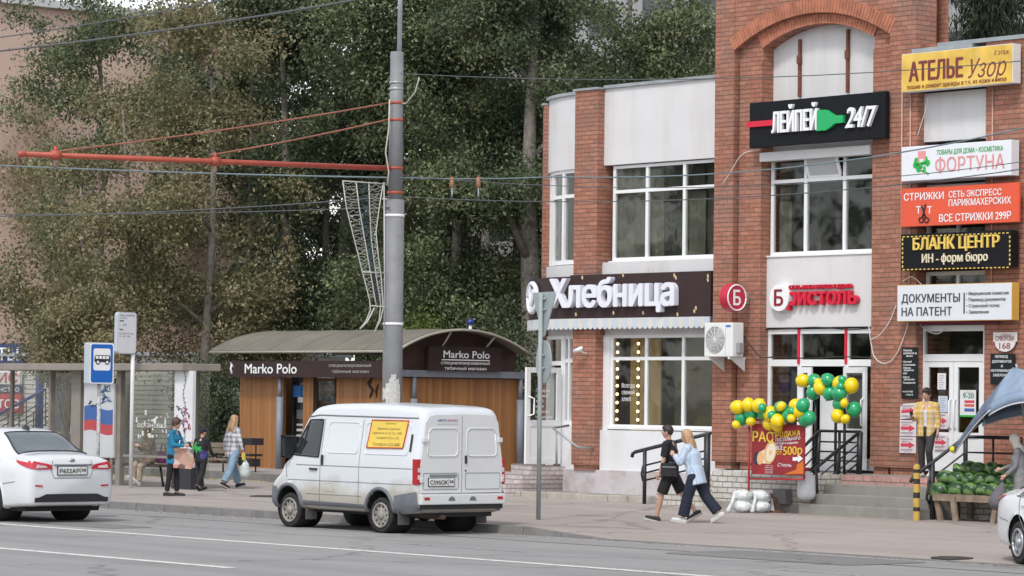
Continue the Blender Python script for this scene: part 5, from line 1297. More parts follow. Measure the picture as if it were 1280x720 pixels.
# ================================================================== GIVE-WAY AND ROUND SIGN SEEN FROM BEHIND
p = PZ(673, 650, .12); t = thing('road_sign_post', 'grey steel post with a triangular and a round traffic sign seen from behind', 'traffic sign', p)
SB = mat('sign_back', (.32, .37, .38), .5, .08, 4)
mb = MB(); mb.tube([(p.x, p.y, .08), (p.x, p.y, 4.3)], .042, mat('sign_post_steel', (.3, .34, .35), .5, .12, 6), 12); mb.build('post', t)
def plate(cx, cz, ang, outline, name, off):
    d = Vector((math.cos(math.radians(ang)), math.sin(math.radians(ang)), 0)); nn = Vector((-d.y, d.x, 0)); o = Vector((p.x, p.y, cz)) + nn * off
    mb = MB(); mb.prism([o + d * x + Vector((0, 0, z)) for x, z in outline], nn * .02, SB); pl = mb.build(name, t)
    mb = MB(); k = len(outline); cc = Vector((sum(x for x, z in outline) / k, sum(z for x, z in outline) / k))
    mb.prism([o + nn * .021 + d * (cc.x + (x - cc.x) * .97) + Vector((0, 0, cc.y + (z - cc.y) * .97)) for x, z in outline], nn * .003, WHITE_TXT if name[0] == 't' else mat('sign_face_blue', (.02, .12, .45), .4, .03)); mb.build('sign_face', pl)
    mb = MB()
    for z in (.12, -.12) if name[0] == 'r' else (.25, .05): mb.tube([o + Vector((0, 0, z)) - d * .1 - nn * .02, o + Vector((0, 0, z)) + d * .1 - nn * .02], .02, STEEL, 6)
    mb.build('bracket', pl)
s_ = .44; R_ = .05
tri = []
for cx, cz, a0 in ((-s_ + .05, .33, 90), (0, -.4, 225), (s_ - .05, .33, -30)):
    for k in range(5): a = math.radians(a0 + 30 * k - (0 if a0 != 90 else 0)); tri.append((cx + R_ * math.cos(a), cz + R_ * math.sin(a)))
plate(0, 3.95, -13, tri, 'triangular_plate', .06)
plate(0, 3.04, -21, [(.4 * math.cos(a), .4 * math.sin(a)) for a in np.linspace(0, 2 * PI, 33)[:-1]], 'round_plate', .06)
# ================================================================== VEHICLES (local frame: front at x = 0, tail at x = L, left side at -y)
def cr_axis(P, n):
    """Catmull-Rom resampling of P along its first axis, n steps per interval"""
    P = np.asarray(P, float); m = len(P); E = np.concatenate([[2 * P[0] - P[1]], P, [2 * P[-1] - P[-2]]]); out = []
    for i in range(m - 1):
        p0, p1, p2, p3 = E[i:i + 4]
        for k in range(n):
            t = k / n; out.append(.5 * (2 * p1 + (p2 - p0) * t + (2 * p0 - 5 * p1 + 4 * p2 - p3) * t * t + (3 * p1 - p0 - 3 * p2 + p3) * t ** 3))
    out.append(P[-1]); return np.array(out)
class Body:
    def __init__(s, stations, ring, nx=5, nr=4):
        """ring(station) -> half outline from under the floor round the left side to the middle of the roof"""
        C = np.array([[(st[0], y, z) for y, z in ring(st)] for st in stations])
        C = cr_axis(C, nx); C = np.swapaxes(cr_axis(np.swapaxes(C, 0, 1), nr), 0, 1)
        s.nx, s.nr = C.shape[:2]
        C[:, 0, 1] = 0; C[:, -1, 1] = 0
        mirror = C[:, -2:0:-1].copy(); mirror[..., 1] *= -1
        s.G = np.concatenate([C, mirror], axis=1); s.k = s.G.shape[1]
        s.v = [tuple(p) for p in s.G.reshape(-1, 3)]
        s.f = [(i * s.k + j, i * s.k + (j + 1) % s.k, (i + 1) * s.k + (j + 1) % s.k, (i + 1) * s.k + j) for i in range(s.nx - 1) for j in range(s.k)]
        s.f += [tuple(range(s.k))[::-1], tuple((s.nx - 1) * s.k + j for j in range(s.k))]
        s.bvh = BVHTree.FromPolygons(s.v, s.f)
    def cut_wheels(s, axles, r, zc):
        V = np.array(s.v)
        for ax in axles:
            d = np.hypot(V[:, 0] - ax, V[:, 2] - zc); near = (np.abs(d - r) < .045) & (np.abs(V[:, 1]) > .5)
            u = (V[near][:, [0, 2]] - (ax, zc)) / d[near][:, None] * r
            V[near, 0] = ax + u[:, 0]; V[near, 2] = zc + u[:, 1]
        s.v = [tuple(p) for p in V]
        keep = []
        for f in s.f:
            c = V[list(f)].mean(axis=0)
            if len(f) == 4 and abs(c[1]) > .45 and any(math.hypot(c[0] - ax, c[2] - zc) < r * .985 for ax in axles): continue
            keep.append(f)
        s.f = keep
    def hit(s, o, d):
        h = s.bvh.ray_cast(Vector(o), Vector(d)); return h[0], h[1]
    def side(s, x, z, off=.006, sg=-1):
        p, n = s.hit((x, sg * 4, z), (0, -sg, 0))
        if p is None: p = Vector((x, sg * .8, z)); n = Vector((0, sg, 0))
        if n.y * sg < 0: n = -n
        return p + n * off
    def rear(s, y, z, off=.006, far=9):
        p, n = s.hit((far, y, z), (-1, 0, 0))
        if p is None: p = Vector((far - 4, y, z)); n = Vector((1, 0, 0))
        if n.x < 0: n = -n
        return p + n * off
    def top(s, x, y, off=.006):
        p, n = s.hit((x, y, 5), (0, 0, -1))
        if n.z < 0: n = -n
        return p + n * off
def patch(fn, quad, m, nu=10, nv=6, mb=None, **k):
    """skin over the body: quad corners (a, b, c, d) in the plane fn projects from"""
    mb = mb or MB(); a, b_, c, d = [Vector(q) for q in quad]; vs = []
    for j in range(nv + 1):
        for i in range(nu + 1):
            u, v = i / nu, j / nv; p = a.lerp(b_, u).lerp(d.lerp(c, u), v); vs.append(fn(p.x, p.y, **k))
    mb.add(vs, [(j * (nu + 1) + i, j * (nu + 1) + i + 1, (j + 1) * (nu + 1) + i + 1, (j + 1) * (nu + 1) + i) for j in range(nv) for i in range(nu)], m, True)
    return mb
def seam(mb, fn, pts, r, m, n=8, **k):
    P = []
    for (x0, y0), (x1, y1) in zip(pts[:-1], pts[1:]):
        for i in range(n): u = i / n; P.append(fn(x0 + (x1 - x0) * u, y0 + (y1 - y0) * u, **k))
    P.append(fn(*pts[-1], **k)); mb.tube(P, r, m, 5); return mb
def wheel(parent, x, y, r, w, rimr, rimm, sg, holes=8):
    T = mat('tyre_rubber', (.022, .022, .023), .85, .25, 12)
    prof = [(rimr, -.42), (r * .82, -.5), (r * .95, -.47), (r, -.33), (r, .33), (r * .95, .47), (r * .82, .5), (rimr, .42)]
    mb = MB(); n = 32; vs = []; fs = []
    for k in range(n):
        a = 2 * PI * k / n
        for q, t in prof: vs.append((x + q * math.cos(a), y + t * w, r + q * math.sin(a)))
    m_ = len(prof)
    for k in range(n):
        for j in range(m_ - 1): fs.append((k * m_ + j, k * m_ + j + 1, ((k + 1) % n) * m_ + j + 1, ((k + 1) % n) * m_ + j))
    mb.add(vs, fs, T, True)
    wh = mb.build('wheel', parent, local=True)
    mb = MB(); yo = y + sg * w * .36
    mb.disc((x, yo, r), (0, 1, 0), rimr * 1.01, rimm, .03, 32)
    mb.tube([(x + rimr * .95 * math.cos(a), yo + sg * .03, r + rimr * .95 * math.sin(a)) for a in np.linspace(0, 2 * PI, 33)], .018, rimm, 6)
    mb.cyl((x, yo, r), (x, yo + sg * .05, r), rimr * .42, rimm, 20, rimr * .3)
    o = mb.build('rim', wh, local=True)
    mb = MB()
    for k in range(holes): a = 2 * PI * k / holes; mb.disc((x + rimr * .72 * math.cos(a), yo + sg * .017, r + rimr * .72 * math.sin(a)), (0, 1, 0), rimr * .1, DARK, .006, 10)
    mb.build('rim_hole', wh, local=True)
    return wh
def plate_text(parent, X, y0, z0, w, h, txt, reg):
    pl = MB(); pl.box(X, X + .012, y0, y0 + w, z0, z0 + h, mat('number_plate_white', (.68, .68, .66), .4, .05), .004); p = pl.build('number_plate', parent, local=True)
    t = MB(); t.text(txt, (X + .012, y0 + .02, z0 + h * .2), h * .56, BLACK_TXT, 'right', w * .7, .02, .003); t.text(reg, (X + .012, y0 + w * .8, z0 + h * .38), h * .4, BLACK_TXT, 'right', w * .16, .02, .003)
    t.box(X + .012, X + .015, y0 + w * .765, y0 + w * .775, z0 + .005, z0 + h - .005, BLACK_TXT); t.build('plate_number', p, local=True)
    f = MB(); f.box(X - .01, X + .008, y0 - .012, y0 + w + .012, z0 - .012, z0 + h + .012, BLACK_METAL); f.build('plate_frame', p, local=True)

# ---------------------------------------------------------------- van
def van_paint(m, n, l, b):
    tc = n.new('ShaderNodeTexCoord'); sp = n.new('ShaderNodeSeparateXYZ'); l.new(tc.outputs['Object'], sp.inputs[0])
    nz = n.new('ShaderNodeTexNoise'); nz.inputs['Scale'].default_value = 2.4; nz.inputs['Detail'].default_value = 7; l.new(tc.outputs['Object'], nz.inputs[0])
    a = n.new('ShaderNodeMath'); a.operation = 'MULTIPLY_ADD'; a.inputs[1].default_value = .55; l.new(nz.outputs[0], a.inputs[0]); l.new(sp.outputs[2], a.inputs[2])
    r = ramp(n, [(.0, (.33, .3, .26)), (.42, (.42, .39, .34)), (.62, (.63, .66, .69))])            # road dirt thrown up on the sills
    mr = n.new('ShaderNodeMapRange'); mr.inputs['From Min'].default_value = .3; mr.inputs['From Max'].default_value = 1.75; l.new(a.outputs[0], mr.inputs[0]); l.new(mr.outputs[0], r.inputs[0])
    l.new(r.outputs[0], b.inputs['Base Color']); b.inputs['Roughness'].default_value = .32; b.inputs['Coat Weight'].default_value = .4; b.inputs['Coat Roughness'].default_value = .12
VAN = node_mat('van_white_paint', van_paint)
VDOOR = mat('van_rear_paint', (.62, .63, .64), .4, .04, 2, coat=.2, dirt=(.6, .59, .56), dscale=2)
VGREY = mat('grey_bumper_plastic', (.14, .15, .17), .65, .15, 5)
SEAM = mat('panel_gap', (.2, .21, .22), .7, .05)
CARGLASS = mat('dark_car_glass', (.022, .026, .028), .04, .1, spec=.6)
VL, VW = 4.78, 1.0
def van_ring(st):
    x, b, w, belt, t, wu = st
    return [(0, b), (-w * .7, b), (-(w - .06), b + .02), (-w, b + .14), (-w, b + (belt - b) * .55), (-w * .99, belt), (-(w + wu) / 2 * .992, belt + (t - .22 - belt) * .55), (-wu, t - .17), (-(wu - .035), t - .075), (-(wu - .15), t - .012), (-wu * .45, t), (0, t + .012)]
ST = [(.0, .42, .78, .62, .86, .55), (.06, .36, .9, .68, .95, .68), (.25, .34, .97, .8, 1.08, .8), (.62, .34, 1.0, .95, 1.24, .86), (.8, .34, 1.0, 1.12, 1.38, .86), (1.15, .34, 1.0, 1.22, 1.82, .84), (1.42, .34, 1.0, 1.22, 2.12, .84), (1.75, .34, 1.0, 1.22, 2.21, .86), (2.3, .34, 1.0, 1.22, 2.24, .87), (3.2, .34, 1.0, 1.22, 2.245, .87), (4.2, .34, 1.0, 1.22, 2.22, .87), (4.62, .36, .995, 1.22, 2.19, .86), (4.73, .4, .98, 1.22, 2.15, .84), (4.78, .46, .95, 1.22, 2.1, .81)]
ST = [((.98 - (.98 - q[0]) * .66 if q[0] < .98 else q[0] - max(0, min(.17, (q[0] - 3.9) * .3))),) + q[1:] for q in ST]
VB = Body(ST, van_ring, 8, 5)
AX0, AX1, WR = .98, 3.62, .31
vl = PY(481, 640, 33.62).x
VX, VY = vl - AX1, 34.5
van = thing('delivery_van', 'white panel van with yellow side sticker and grimy lower panels parked at the kerb', 'van', (VX, VY, 0))
VB.cut_wheels((AX0, AX1), .39, .38)
mb = MB(); mb.add(VB.v, VB.f, VAN, True); body = mb.build('body', van, local=True)
mb = MB()
for ax in (AX0, AX1):
    for sg in (-1, 1): mb = MB(); mb.tube([(ax, sg * .96, .38), (ax, sg * .5, .38), (ax, sg * .499, .38)], [.385, .385, .01], DARK, 24, cap=False); mb.build('wheel_well', van, local=True)
mb = MB()
for ax in (AX0, AX1):
    for sg in (-1, 1):
        mb = MB(); mb.tube([VB.side(ax + .39 * math.cos(a), .38 + .39 * math.sin(a), .004, sg) for a in np.linspace(-.12, PI + .12, 22)], .035, VGREY, 6); mb.build('arch_trim', body, local=True)
for ax in (AX0, AX1):
    for sg in (-1, 1): wheel(van, ax, sg * .87, WR, .2, .215, mat('dirty_steel_rim', (.28, .265, .24), .6, .3, 8), sg, 10)
mb = MB(); mb.box(.5, 4.5, -.8, .8, .3, .44, DARK); mb.tube([(AX1, -.8, .34), (AX1, .8, .34)], .06, DARK); mb.ell((AX1, 0, .34), (.16, .16, .15), DARK); mb.box(4.0, 4.5, -.75, .75, .36, .42, DARK); mb.tube([(3.0, -.3, .28), (4.6, -.35, .3)], .04, mat('rust_pipe', (.12, .07, .05), .8, .2)); mb.build('chassis', van, local=True)
for ax in (AX0 + .5, AX1 + .5):
    for sg in (-1, 1): mb = MB(); mb.box(ax, ax + .02, sg * .87 - .12, sg * .87 + .12, .16, .42, mat('mud_flap', (.1, .095, .09), .9, .2)); mb.build('mud_flap', van, local=True)
# gutter seam, door gaps, pressed panels
for sg in (-1, 1):
    mb = MB()
    sd = lambda x, z, off=.002: VB.side(x, z, off, sg)
    seam(mb, sd, [(1.38, 1.985), (1.7, 2.02), (4.5, 2.0)], .014, SEAM, 14)
    seam(mb, sd, [(1.9, .5), (1.9, 1.96)], .007, SEAM); seam(mb, sd, [(3.02, .5), (3.02, 1.96)], .006, SEAM); seam(mb, sd, [(.92, .9), (.86, 1.3)], .007, SEAM); seam(mb, sd, [(.95, .86), (1.9, .86), (4.5, .86)], .006, SEAM, 12)
    seam(mb, sd, [(1.2, 1.13), (2.95, 1.13), (4.55, 1.13)], .007, SEAM, 12); seam(mb, sd, [(.5, 1.05), (.86, 1.3)], .006, SEAM)
    seam(mb, sd, [(1.5, .62), (3.1, .62)], .006, SEAM); mb.build('panel_gap', body, local=True)
    for x0, x1 in ((2.05, 2.95), (3.12, 4.35)): mb = MB(); P = [sd(x0 + px, pz, .001) for px, pz in rbox(0, x1 - x0, 1.36, 1.9, .08)]; mb.tube(P + [P[0]], .012, VAN, 5); mb.build('pressed_panel', body, local=True)
    mb = MB(); P = [sd(2.05 + px, pz, .0) for px, pz in rbox(0, .3, .68, .82, .05)]; mb.tube(P + [P[0]], .007, VAN, 5); mb.build('fuel_flap', body, local=True)
    win = patch(sd, [(.93, 1.33), (1.83, 1.3), (1.83, 1.92), (1.42, 1.9)], CARGLASS, 14, 8, off=.006).build('side_window', van, local=True)
    mb = MB(); seam(mb, sd, [(.9, 1.31), (1.84, 1.28), (1.85, 1.94), (1.42, 1.93), (.9, 1.31)], .018, BLACK_METAL, 10, off=.006); seam(mb, sd, [(1.28, 1.33), (1.4, 1.88)], .016, BLACK_METAL, 8, off=.008); mb.build('window_seal', win, local=True)
    mb = MB(); p = sd(1.72, 1.07, .02); mb.box(p.x - .11, p.x + .11, p.y - .015, p.y + .015, 1.045, 1.08, BLACK_METAL, .008); mb.build('door_handle', van, local=True)
    mb = MB(); p = sd(1.97, 1.22, .02); mb.box(p.x - .02, p.x + .02, p.y - .015, p.y + .015, 1.14, 1.32, BLACK_METAL, .008); mb.build('door_handle', van, local=True)
    mb = MB(); p = sd(1.0, 1.36, .0); mb.box(p.x - .1, p.x + .02, p.y + sg * .03, p.y + sg * .22, 1.28, 1.62, BLACK_METAL, .03); mb.tube([p + Vector((0, 0, -.02)), p + Vector((-.03, sg * .1, -.04))], .025, BLACK_METAL); mb.build('mirror', van, local=True)
    mb = MB(); patch(sd, [(4.38, 1.42), (4.43, 1.42), (4.43, 1.72), (4.38, 1.72)], BLACK_METAL, 2, 4, mb, off=.01); mb.build('vent_slot', van, local=True)
    mb = MB(); patch(sd, [(.35, .36), (.66, .36), (.62, .72), (.35, .74)], VGREY, 8, 5, mb, off=.016); mb.build('bumper_corner', van, local=True)
    mb = MB(); patch(sd, [(4.06, .34), (4.6, .42), (4.6, .74), (4.04, .66)], VGREY, 8, 5, mb, off=.02); mb.build('rear_bumper_corner', van, local=True)
    mb = MB(); patch(sd, [(1.42, .34), (3.18, .34), (3.18, .48), (1.42, .5)], VGREY, 8, 2, mb, off=.012); mb.build('sill_strip', van, local=True)
    mb = MB(); patch(sd, [(.37, .78), (.56, .84), (.53, 1.0), (.42, .92)], mat('headlamp_lens', (.5, .52, .54), .15, .05), 5, 4, mb, off=.012); mb.build('headlamp', van, local=True)
patch(lambda x, y: VB.top(x, y, .006), [(.9, -.66), (.9, .66), (1.36, .62), (1.36, -.62)], CARGLASS, 6, 10).build('windscreen', van, local=True)
# yellow sticker
sd = lambda x, z, off=.01: VB.side(x, z, off, -1)
sx0, sx1, sz0, sz1 = 3.2, 4.2, 1.47, 1.95
stk = patch(sd, [(sx0, sz0), (sx1, sz0 + .01), (sx1 + .07, sz1), (sx0 + .07, sz1)], mat('sticker_yellow', (.74, .54, .09), .5, .05), 8, 5, off=.014).build('side_sticker', van, local=True)
mb = MB(); seam(mb, sd, [(sx0, sz0), (sx1, sz0 + .01), (sx1 + .07, sz1), (sx0 + .07, sz1), (sx0, sz0)], .013, mat('sticker_red', (.55, .08, .03), .5, .05), 6, off=.014); mb.build('sticker_border', stk, local=True)
mb = MB()
for s_, u, v, h, w in (('Требуются', .42, .86, .035, .3), ('Водители и грузчики', .22, .66, .042, .62), ('зарплата от 25 т.р. 1000', .1, .5, .042, .8), ('график 5/2 и 2/2', .22, .33, .042, .62), ('Телефон 222-888', .12, .08, .055, .76)):
    mb.text(s_, (0, 0, 0), h, mat('sticker_print', (.25, .17, .05), .5, 0), face=lambda x, z, d, u=u, v=v: tuple(sd(sx0 + .03 + u * (sx1 - sx0) + x, sz0 + v * (sz1 - sz0) + z, .018)), width=w * (sx1 - sx0), bold=.0, ext=0)
mb.build('sticker_lettering', stk, local=True)
# rear doors, lamps, step bumper
XR = ST[-1][0] - .005
for sg in (-1, 1):
    o_ = [(.012, .72), (.9, .72), (.915, 1.2), (.81, 1.93), (.74, 2.03), (.62, 2.06), (.012, 2.075)]
    mb = MB(); mb.prism([(XR, sg * y, z) for y, z in o_], (.035, 0, 0), VDOOR); d = mb.build('rear_door', van, local=True)
    mb = MB(); P = [(XR + .036, sg * y, z) for y, z in rbox(.1, .8, 1.35, 1.83, .09)]; P = [(x, y * (1 - .13 * (z - 1.2) * (abs(y) > .4)), z) for x, y, z in P]; mb.tube(P + [P[0]], .014, VDOOR, 6)
    P = [(XR + .036, sg * y, z) for y, z in rbox(.08, .86, .78, 1.06, .03)]; mb.tube(P + [P[0]], .006, SEAM, 5); mb.build('door_pressing', d, local=True)
    mb = MB()
    for z in (1.62,): mb.box(XR + .02, XR + .07, sg * .84 - .05, sg * .84 + .05, z - .03, z + .05, VDOOR, .01); mb.box(XR + .02, XR + .06, sg * .9 - .03, sg * .9 + .03, .9, .98, VDOOR, .01)
    mb.build('hinge', d, local=True)
    mb = MB(); mb.box(XR - .1, XR + .02, sg * .935 - .06, sg * .935 + .06, .86, 1.3, mat('tail_lamp_red', (.42, .015, .02), .25, .1), .015); tl = mb.build('tail_lamp', van, local=True)
    mb = MB()
    for z in (1.0, 1.12): mb.box(XR + .018, XR + .024, sg * .935 - .035, sg * .935 + .035, z - .045, z + .03, mat('lamp_clear', (.6, .5, .5), .2, .1))
    mb.build('clear_lens', tl, local=True)
mb = MB(); mb.box(XR + .025, XR + .06, .06, .1, 1.22, 1.36, BLACK_METAL, .008); mb.disc((XR + .04, .08, 1.1), (1, 0, 0), .016, BLACK_METAL, .01); mb.build('door_handle', van, local=True)
mb = MB(); mb.box(XR + .03, XR + .05, -.72, -.12, 1.0, 1.04, SEAM, .006); mb.build('plate_lamp_bar', van, local=True)
plate_text(van, XR + .042, -.74, .84, .56, .13, 'С595ОК', '58')
mb = MB(); mb.box(XR - .02, XR + .1, -.94, .94, .52, .7, VDOOR, .02); bp = mb.build('rear_bumper', van, local=True)
mb = MB()
for y in (-.82, .82): mb.box(XR + .1, XR + .106, y - .06, y + .06, .6, .65, MATS['tail_lamp_red'])
mb.build('reflector', bp, local=True)
mb = MB()
for y in (-.27, .2): mb.prism([(XR + .101, y + .075 * math.cos(a), .585 + .075 * math.sin(a)) for a in np.linspace(0, PI, 11)], (.004, 0, 0), VGREY)
mb.build('step_hole', bp, local=True)
mb = MB(); mb.box(XR - .1, XR + .08, -.9, .9, .44, .515, DARK, .01); mb.build('lower_bumper', van, local=True)
for y0, y1, z0, z1, m_ in ((-.52, -.34, 1.93, 1.965, GB), (-.33, -.1, 1.925, 1.965, mat('faded_red_print', (.6, .15, .18), .5, .1)), (-.55, -.06, 1.885, 1.9, POS)):
    pass
mb = MB(); mb.text('АВТО', (XR + .036, -.56, 1.95), .035, GB, 'right', .2, .02); mb.text('ЛОГИСТ', (XR + .036, -.34, 1.95), .035, mat('faded_red_print', (.6, .15, .18), .5, .1), 'right', .24, .02); mb.text('грузоперевозки', (XR + .036, -.56, 1.89), .025, POS, 'right', .46); mb.build('door_lettering', van, local=True)

# ---------------------------------------------------------------- sedan
CWH = mat('sedan_white_paint', (.66, .67, .695), .25, .015, 1, coat=.6)
SL, SW = 4.62, .88
def sed_ring(st):
    x, b, w, t, rw = st
    belt = min(.97, t - .03)
    hi = t - belt
    f7 = (w - .08 + (rw - w + .08) * .5)
    return [(0, b), (-w * .6, b), (-(w - .07), b + .01), (-(w - .01), b + .12), (-w, b + (belt - b) * .45), (-(w - .015), b + (belt - b) * .78), (-(w - .06), belt), (-f7, belt + hi * .52), (-rw, t - hi * .12 - .005), (-(rw - .1), t - .004), (-rw * .5, t + .012), (0, t + .016)]
SS = [(.0, .4, .5, .66, .4), (.06, .28, .68, .74, .5), (.25, .22, .8, .82, .58), (.6, .2, .86, .92, .64), (1.1, .2, .88, 1.0, .66), (1.4, .2, .88, 1.06, .64), (1.75, .2, .88, 1.27, .6), (2.1, .2, .88, 1.43, .58), (2.6, .2, .88, 1.49, .6), (3.1, .2, .88, 1.475, .6), (3.5, .2, .88, 1.38, .58), (3.85, .22, .88, 1.2, .58), (4.1, .24, .875, 1.105, .62), (4.35, .26, .86, 1.085, .62), (4.52, .27, .82, 1.06, .6), (4.59, .29, .77, 1.02, .56), (4.62, .33, .7, .95, .5)]
SB_ = Body(SS, sed_ring, 7, 5)
CAR_S = 1.13
cy0 = 30.95
cx_r = PY(137, 600, cy0 + .8 * CAR_S).x
sed = thing('parked_car', 'white sedan driving off at the left edge, seen from behind, with red tail lamps', 'car', (cx_r - 4.5 * CAR_S, cy0, 0))
SAX0, SAX1, SR = .9, 3.57, .315
SB_.cut_wheels((SAX0, SAX1), .37, .36)
mb = MB(); mb.add(SB_.v, SB_.f, CWH, True); sbody = mb.build('body', sed, local=True)
mb = MB()
for ax in (SAX0, SAX1):
    for sg in (-1, 1): mb = MB(); mb.tube([(ax, sg * .85, .36), (ax, sg * .45, .36), (ax, sg * .449, .36)], [.368, .368, .01], DARK, 24, cap=False); mb.build('wheel_well', sed, local=True)
mb = MB(); mb.box(.5, 4.35, -.7, .7, .18, .3, DARK); mb.build('underbody', sed, local=True)
for ax in (SAX0, SAX1):
    for sg in (-1, 1): wheel(sed, ax, sg * .77, SR, .2, .205, mat('alloy_rim', (.45, .46, .48), .3, .1, metal=.6), sg, 5)
rr = lambda y, z, off=.006: SB_.rear(y, z, off)
TLR = mat('sedan_lamp_red', (.5, .012, .03), .15, .1, coat=.5); TLW = mat('sedan_lamp_clear', (.62, .5, .5), .12, .2, 12, coat=.5); CHR = mat('chrome_strip', (.5, .5, .52), .15, .05, metal=1.)
for sg in (-1, 1):
    ss = lambda x, z, off=.006: SB_.side(x, z, off, sg)
    mb = MB(); patch(rr, [(sg * .36, .865), (sg * .66, .855), (sg * .7, .985), (sg * .4, .935)], TLR, 8, 5, mb, off=.012); patch(ss, [(4.28, .96), (4.585, .87), (4.6, .955), (4.2, 1.0)], TLR, 8, 5, mb, off=.012); patch(rr, [(sg * .64, .855), (sg * .765, .87), (sg * .755, .985), (sg * .68, .985)], TLR, 6, 5, mb, off=.012); lamp = mb.build('tail_lamp', sed, local=True)
    mb = MB(); patch(rr, [(sg * .47, .885), (sg * .68, .88), (sg * .66, .935), (sg * .5, .915)], TLW, 8, 4, mb, off=.02); mb.build('clear_lens', lamp, local=True)
    g = patch(ss, [(1.62, 1.0), (3.7, 1.0), (3.25, 1.38), (2.05, 1.36)], CARGLASS, 18, 8, off=.006).build('side_window', sed, local=True)
    mb = MB(); seam(mb, ss, [(1.5, .99), (3.75, .99)], .012, CHR, 12, off=.008); seam(mb, ss, [(2.55, 1.0), (2.58, 1.38)], .03, BLACK_METAL, 6, off=.006); mb.build('window_trim', g, local=True)
    mb = MB(); seam(mb, ss, [(1.5, .3), (1.45, .95)], .005, SEAM); seam(mb, ss, [(2.55, .3), (2.55, .98)], .005, SEAM); seam(mb, ss, [(3.3, .5), (3.5, .7), (3.6, .98)], .005, SEAM); seam(mb, ss, [(3.95, .62), (4.3, .66)], .005, SEAM); mb.build('door_gap', sbody, local=True)
    for hx in (2.35, 3.35): mb = MB(); p = ss(hx, .86, .015); mb.box(hx - .1, hx + .1, p.y - .012, p.y + .012, .845, .875, CWH, .008); mb.build('door_handle', sed, local=True)
    mb = MB(); p = ss(1.75, 1.02, .05); mb.ell(p + Vector((0, sg * .06, .03)), (.06, .1, .07), CWH); mb.build('mirror', sed, local=True)
    mb = MB(); patch(rr, [(sg * .55, .58), (sg * .7, .59), (sg * .69, .615), (sg * .55, .605)], TLR, 5, 2, mb, off=.01); mb.build('reflector', sed, local=True)
    mb = MB(); patch(ss, [(.15, .66), (.55, .78), (.5, .86), (.2, .76)], MATS['headlamp_lens'], 6, 4, mb, off=.008); mb.build('headlamp', sed, local=True)
tp = lambda x, y, off=.006: SB_.top(x, y, off)
rw = patch(tp, [(3.36, -.5), (4.03, -.63), (4.03, .63), (3.36, .5)], mat('rear_window_glass', (.13, .15, .165), .08, .1, spec=.6), 10, 14).build('rear_window', sed, local=True)
mb = MB(); seam(mb, tp, [(3.36, -.5), (4.04, -.64), (4.04, .64), (3.36, .5), (3.36, -.5)], .014, BLACK_METAL, 10); mb.build('window_seal', rw, local=True)
patch(tp, [(1.42, -.62), (1.42, .62), (2.0, .54), (2.0, -.54)], CARGLASS, 8, 10).build('windscreen', sed, local=True)
mb = MB(); seam(mb, rr, [(-.36, 1.0), (-.4, .86), (-.34, .72), (.34, .72), (.4, .86), (.36, 1.0)], .006, SEAM, 10, off=.002); mb.build('boot_gap', sbody, local=True)
mb = MB(); seam(mb, rr, [(-.36, .935), (0, .93), (.36, .935)], .014, CHR, 10, off=.012); mb.build('chrome_strip', sed, local=True)
e = rr(0, 1.0, .01); mb = MB(); mb.ell(e, (.012, .055, .03), CHR, 12, 6); mb.build('emblem', sed, local=True)
p = rr(.27, .835, .0); plate_text(sed, p.x + .012, -.27, .775, .54, .125, 'Р652АР', '58')
mb = MB(); patch(rr, [(-.69, .335), (.69, .335), (.69, .41), (-.69, .41)], DARK, 14, 3, mb, off=.014); patch(rr, [(-.64, .405), (.64, .405), (.48, .465), (-.48, .465)], DARK, 14, 3, mb, off=.0145); mb.box(4.1, 4.45, -.66, .66, .24, .33, DARK, .02); mb.build('rear_valance', sed, local=True)
mb = MB(); mb.tube([(4.2, .5, .28), (4.6, .5, .29)], .03, STEEL); mb.build('exhaust', sed, local=True)
mb = MB(); mb.ell(tp(3.2, 0, .02), (.12, .02, .05), BLACK_METAL); mb.build('roof_fin', sed, local=True)
sed.scale = (CAR_S,) * 3
ff = lambda y, z, off=.006: (lambda h: (h[0] if h[0] is not None else Vector((.1, y, z))) + Vector((-off, 0, 0)))(SB_.hit((-4, y, z), (1, 0, 0)))
patch(ff, [(-.42, .44), (.42, .44), (.46, .6), (-.46, .6)], DARK, 10, 4, off=.01).build('grille', sed, local=True)
for sg in (-1, 1): patch(ff, [(sg * .5, .6), (sg * .68, .64), (sg * .66, .72), (sg * .5, .68)], MATS['headlamp_lens'], 6, 4, off=.012).build('headlamp', sed, local=True)
mb = MB(); seam(mb, ff, [(-.44, .62), (0, .61), (.44, .62)], .014, CHR, 8, off=.012); mb.build('chrome_strip', sed, local=True)
seam(MB_ := MB(), tp, [(1.42, -.66), (.7, -.62), (.25, -.5)], .006, SEAM, 8, off=.002); seam(MB_, tp, [(1.42, .66), (.7, .62), (.25, .5)], .006, SEAM, 8, off=.002); MB_.build('bonnet_gap', sbody, local=True)
# its twin, leaving the yard at the right edge
car2 = copy_tree(sed)
car2['label'] = 'white car cut off by the right edge, only its tail corner and wheel showing'
car2.scale = (1, 1, 1)
ph = math.radians(-28); car2.rotation_euler = (0, 0, PI + ph)
corner = PY(1251, 692, 36.2)
lc = Matrix.Rotation(PI + ph, 3, 'Z') @ Vector((4.55, .75, 0))
car2.location = (corner.x - lc.x, corner.y - lc.y, .02)
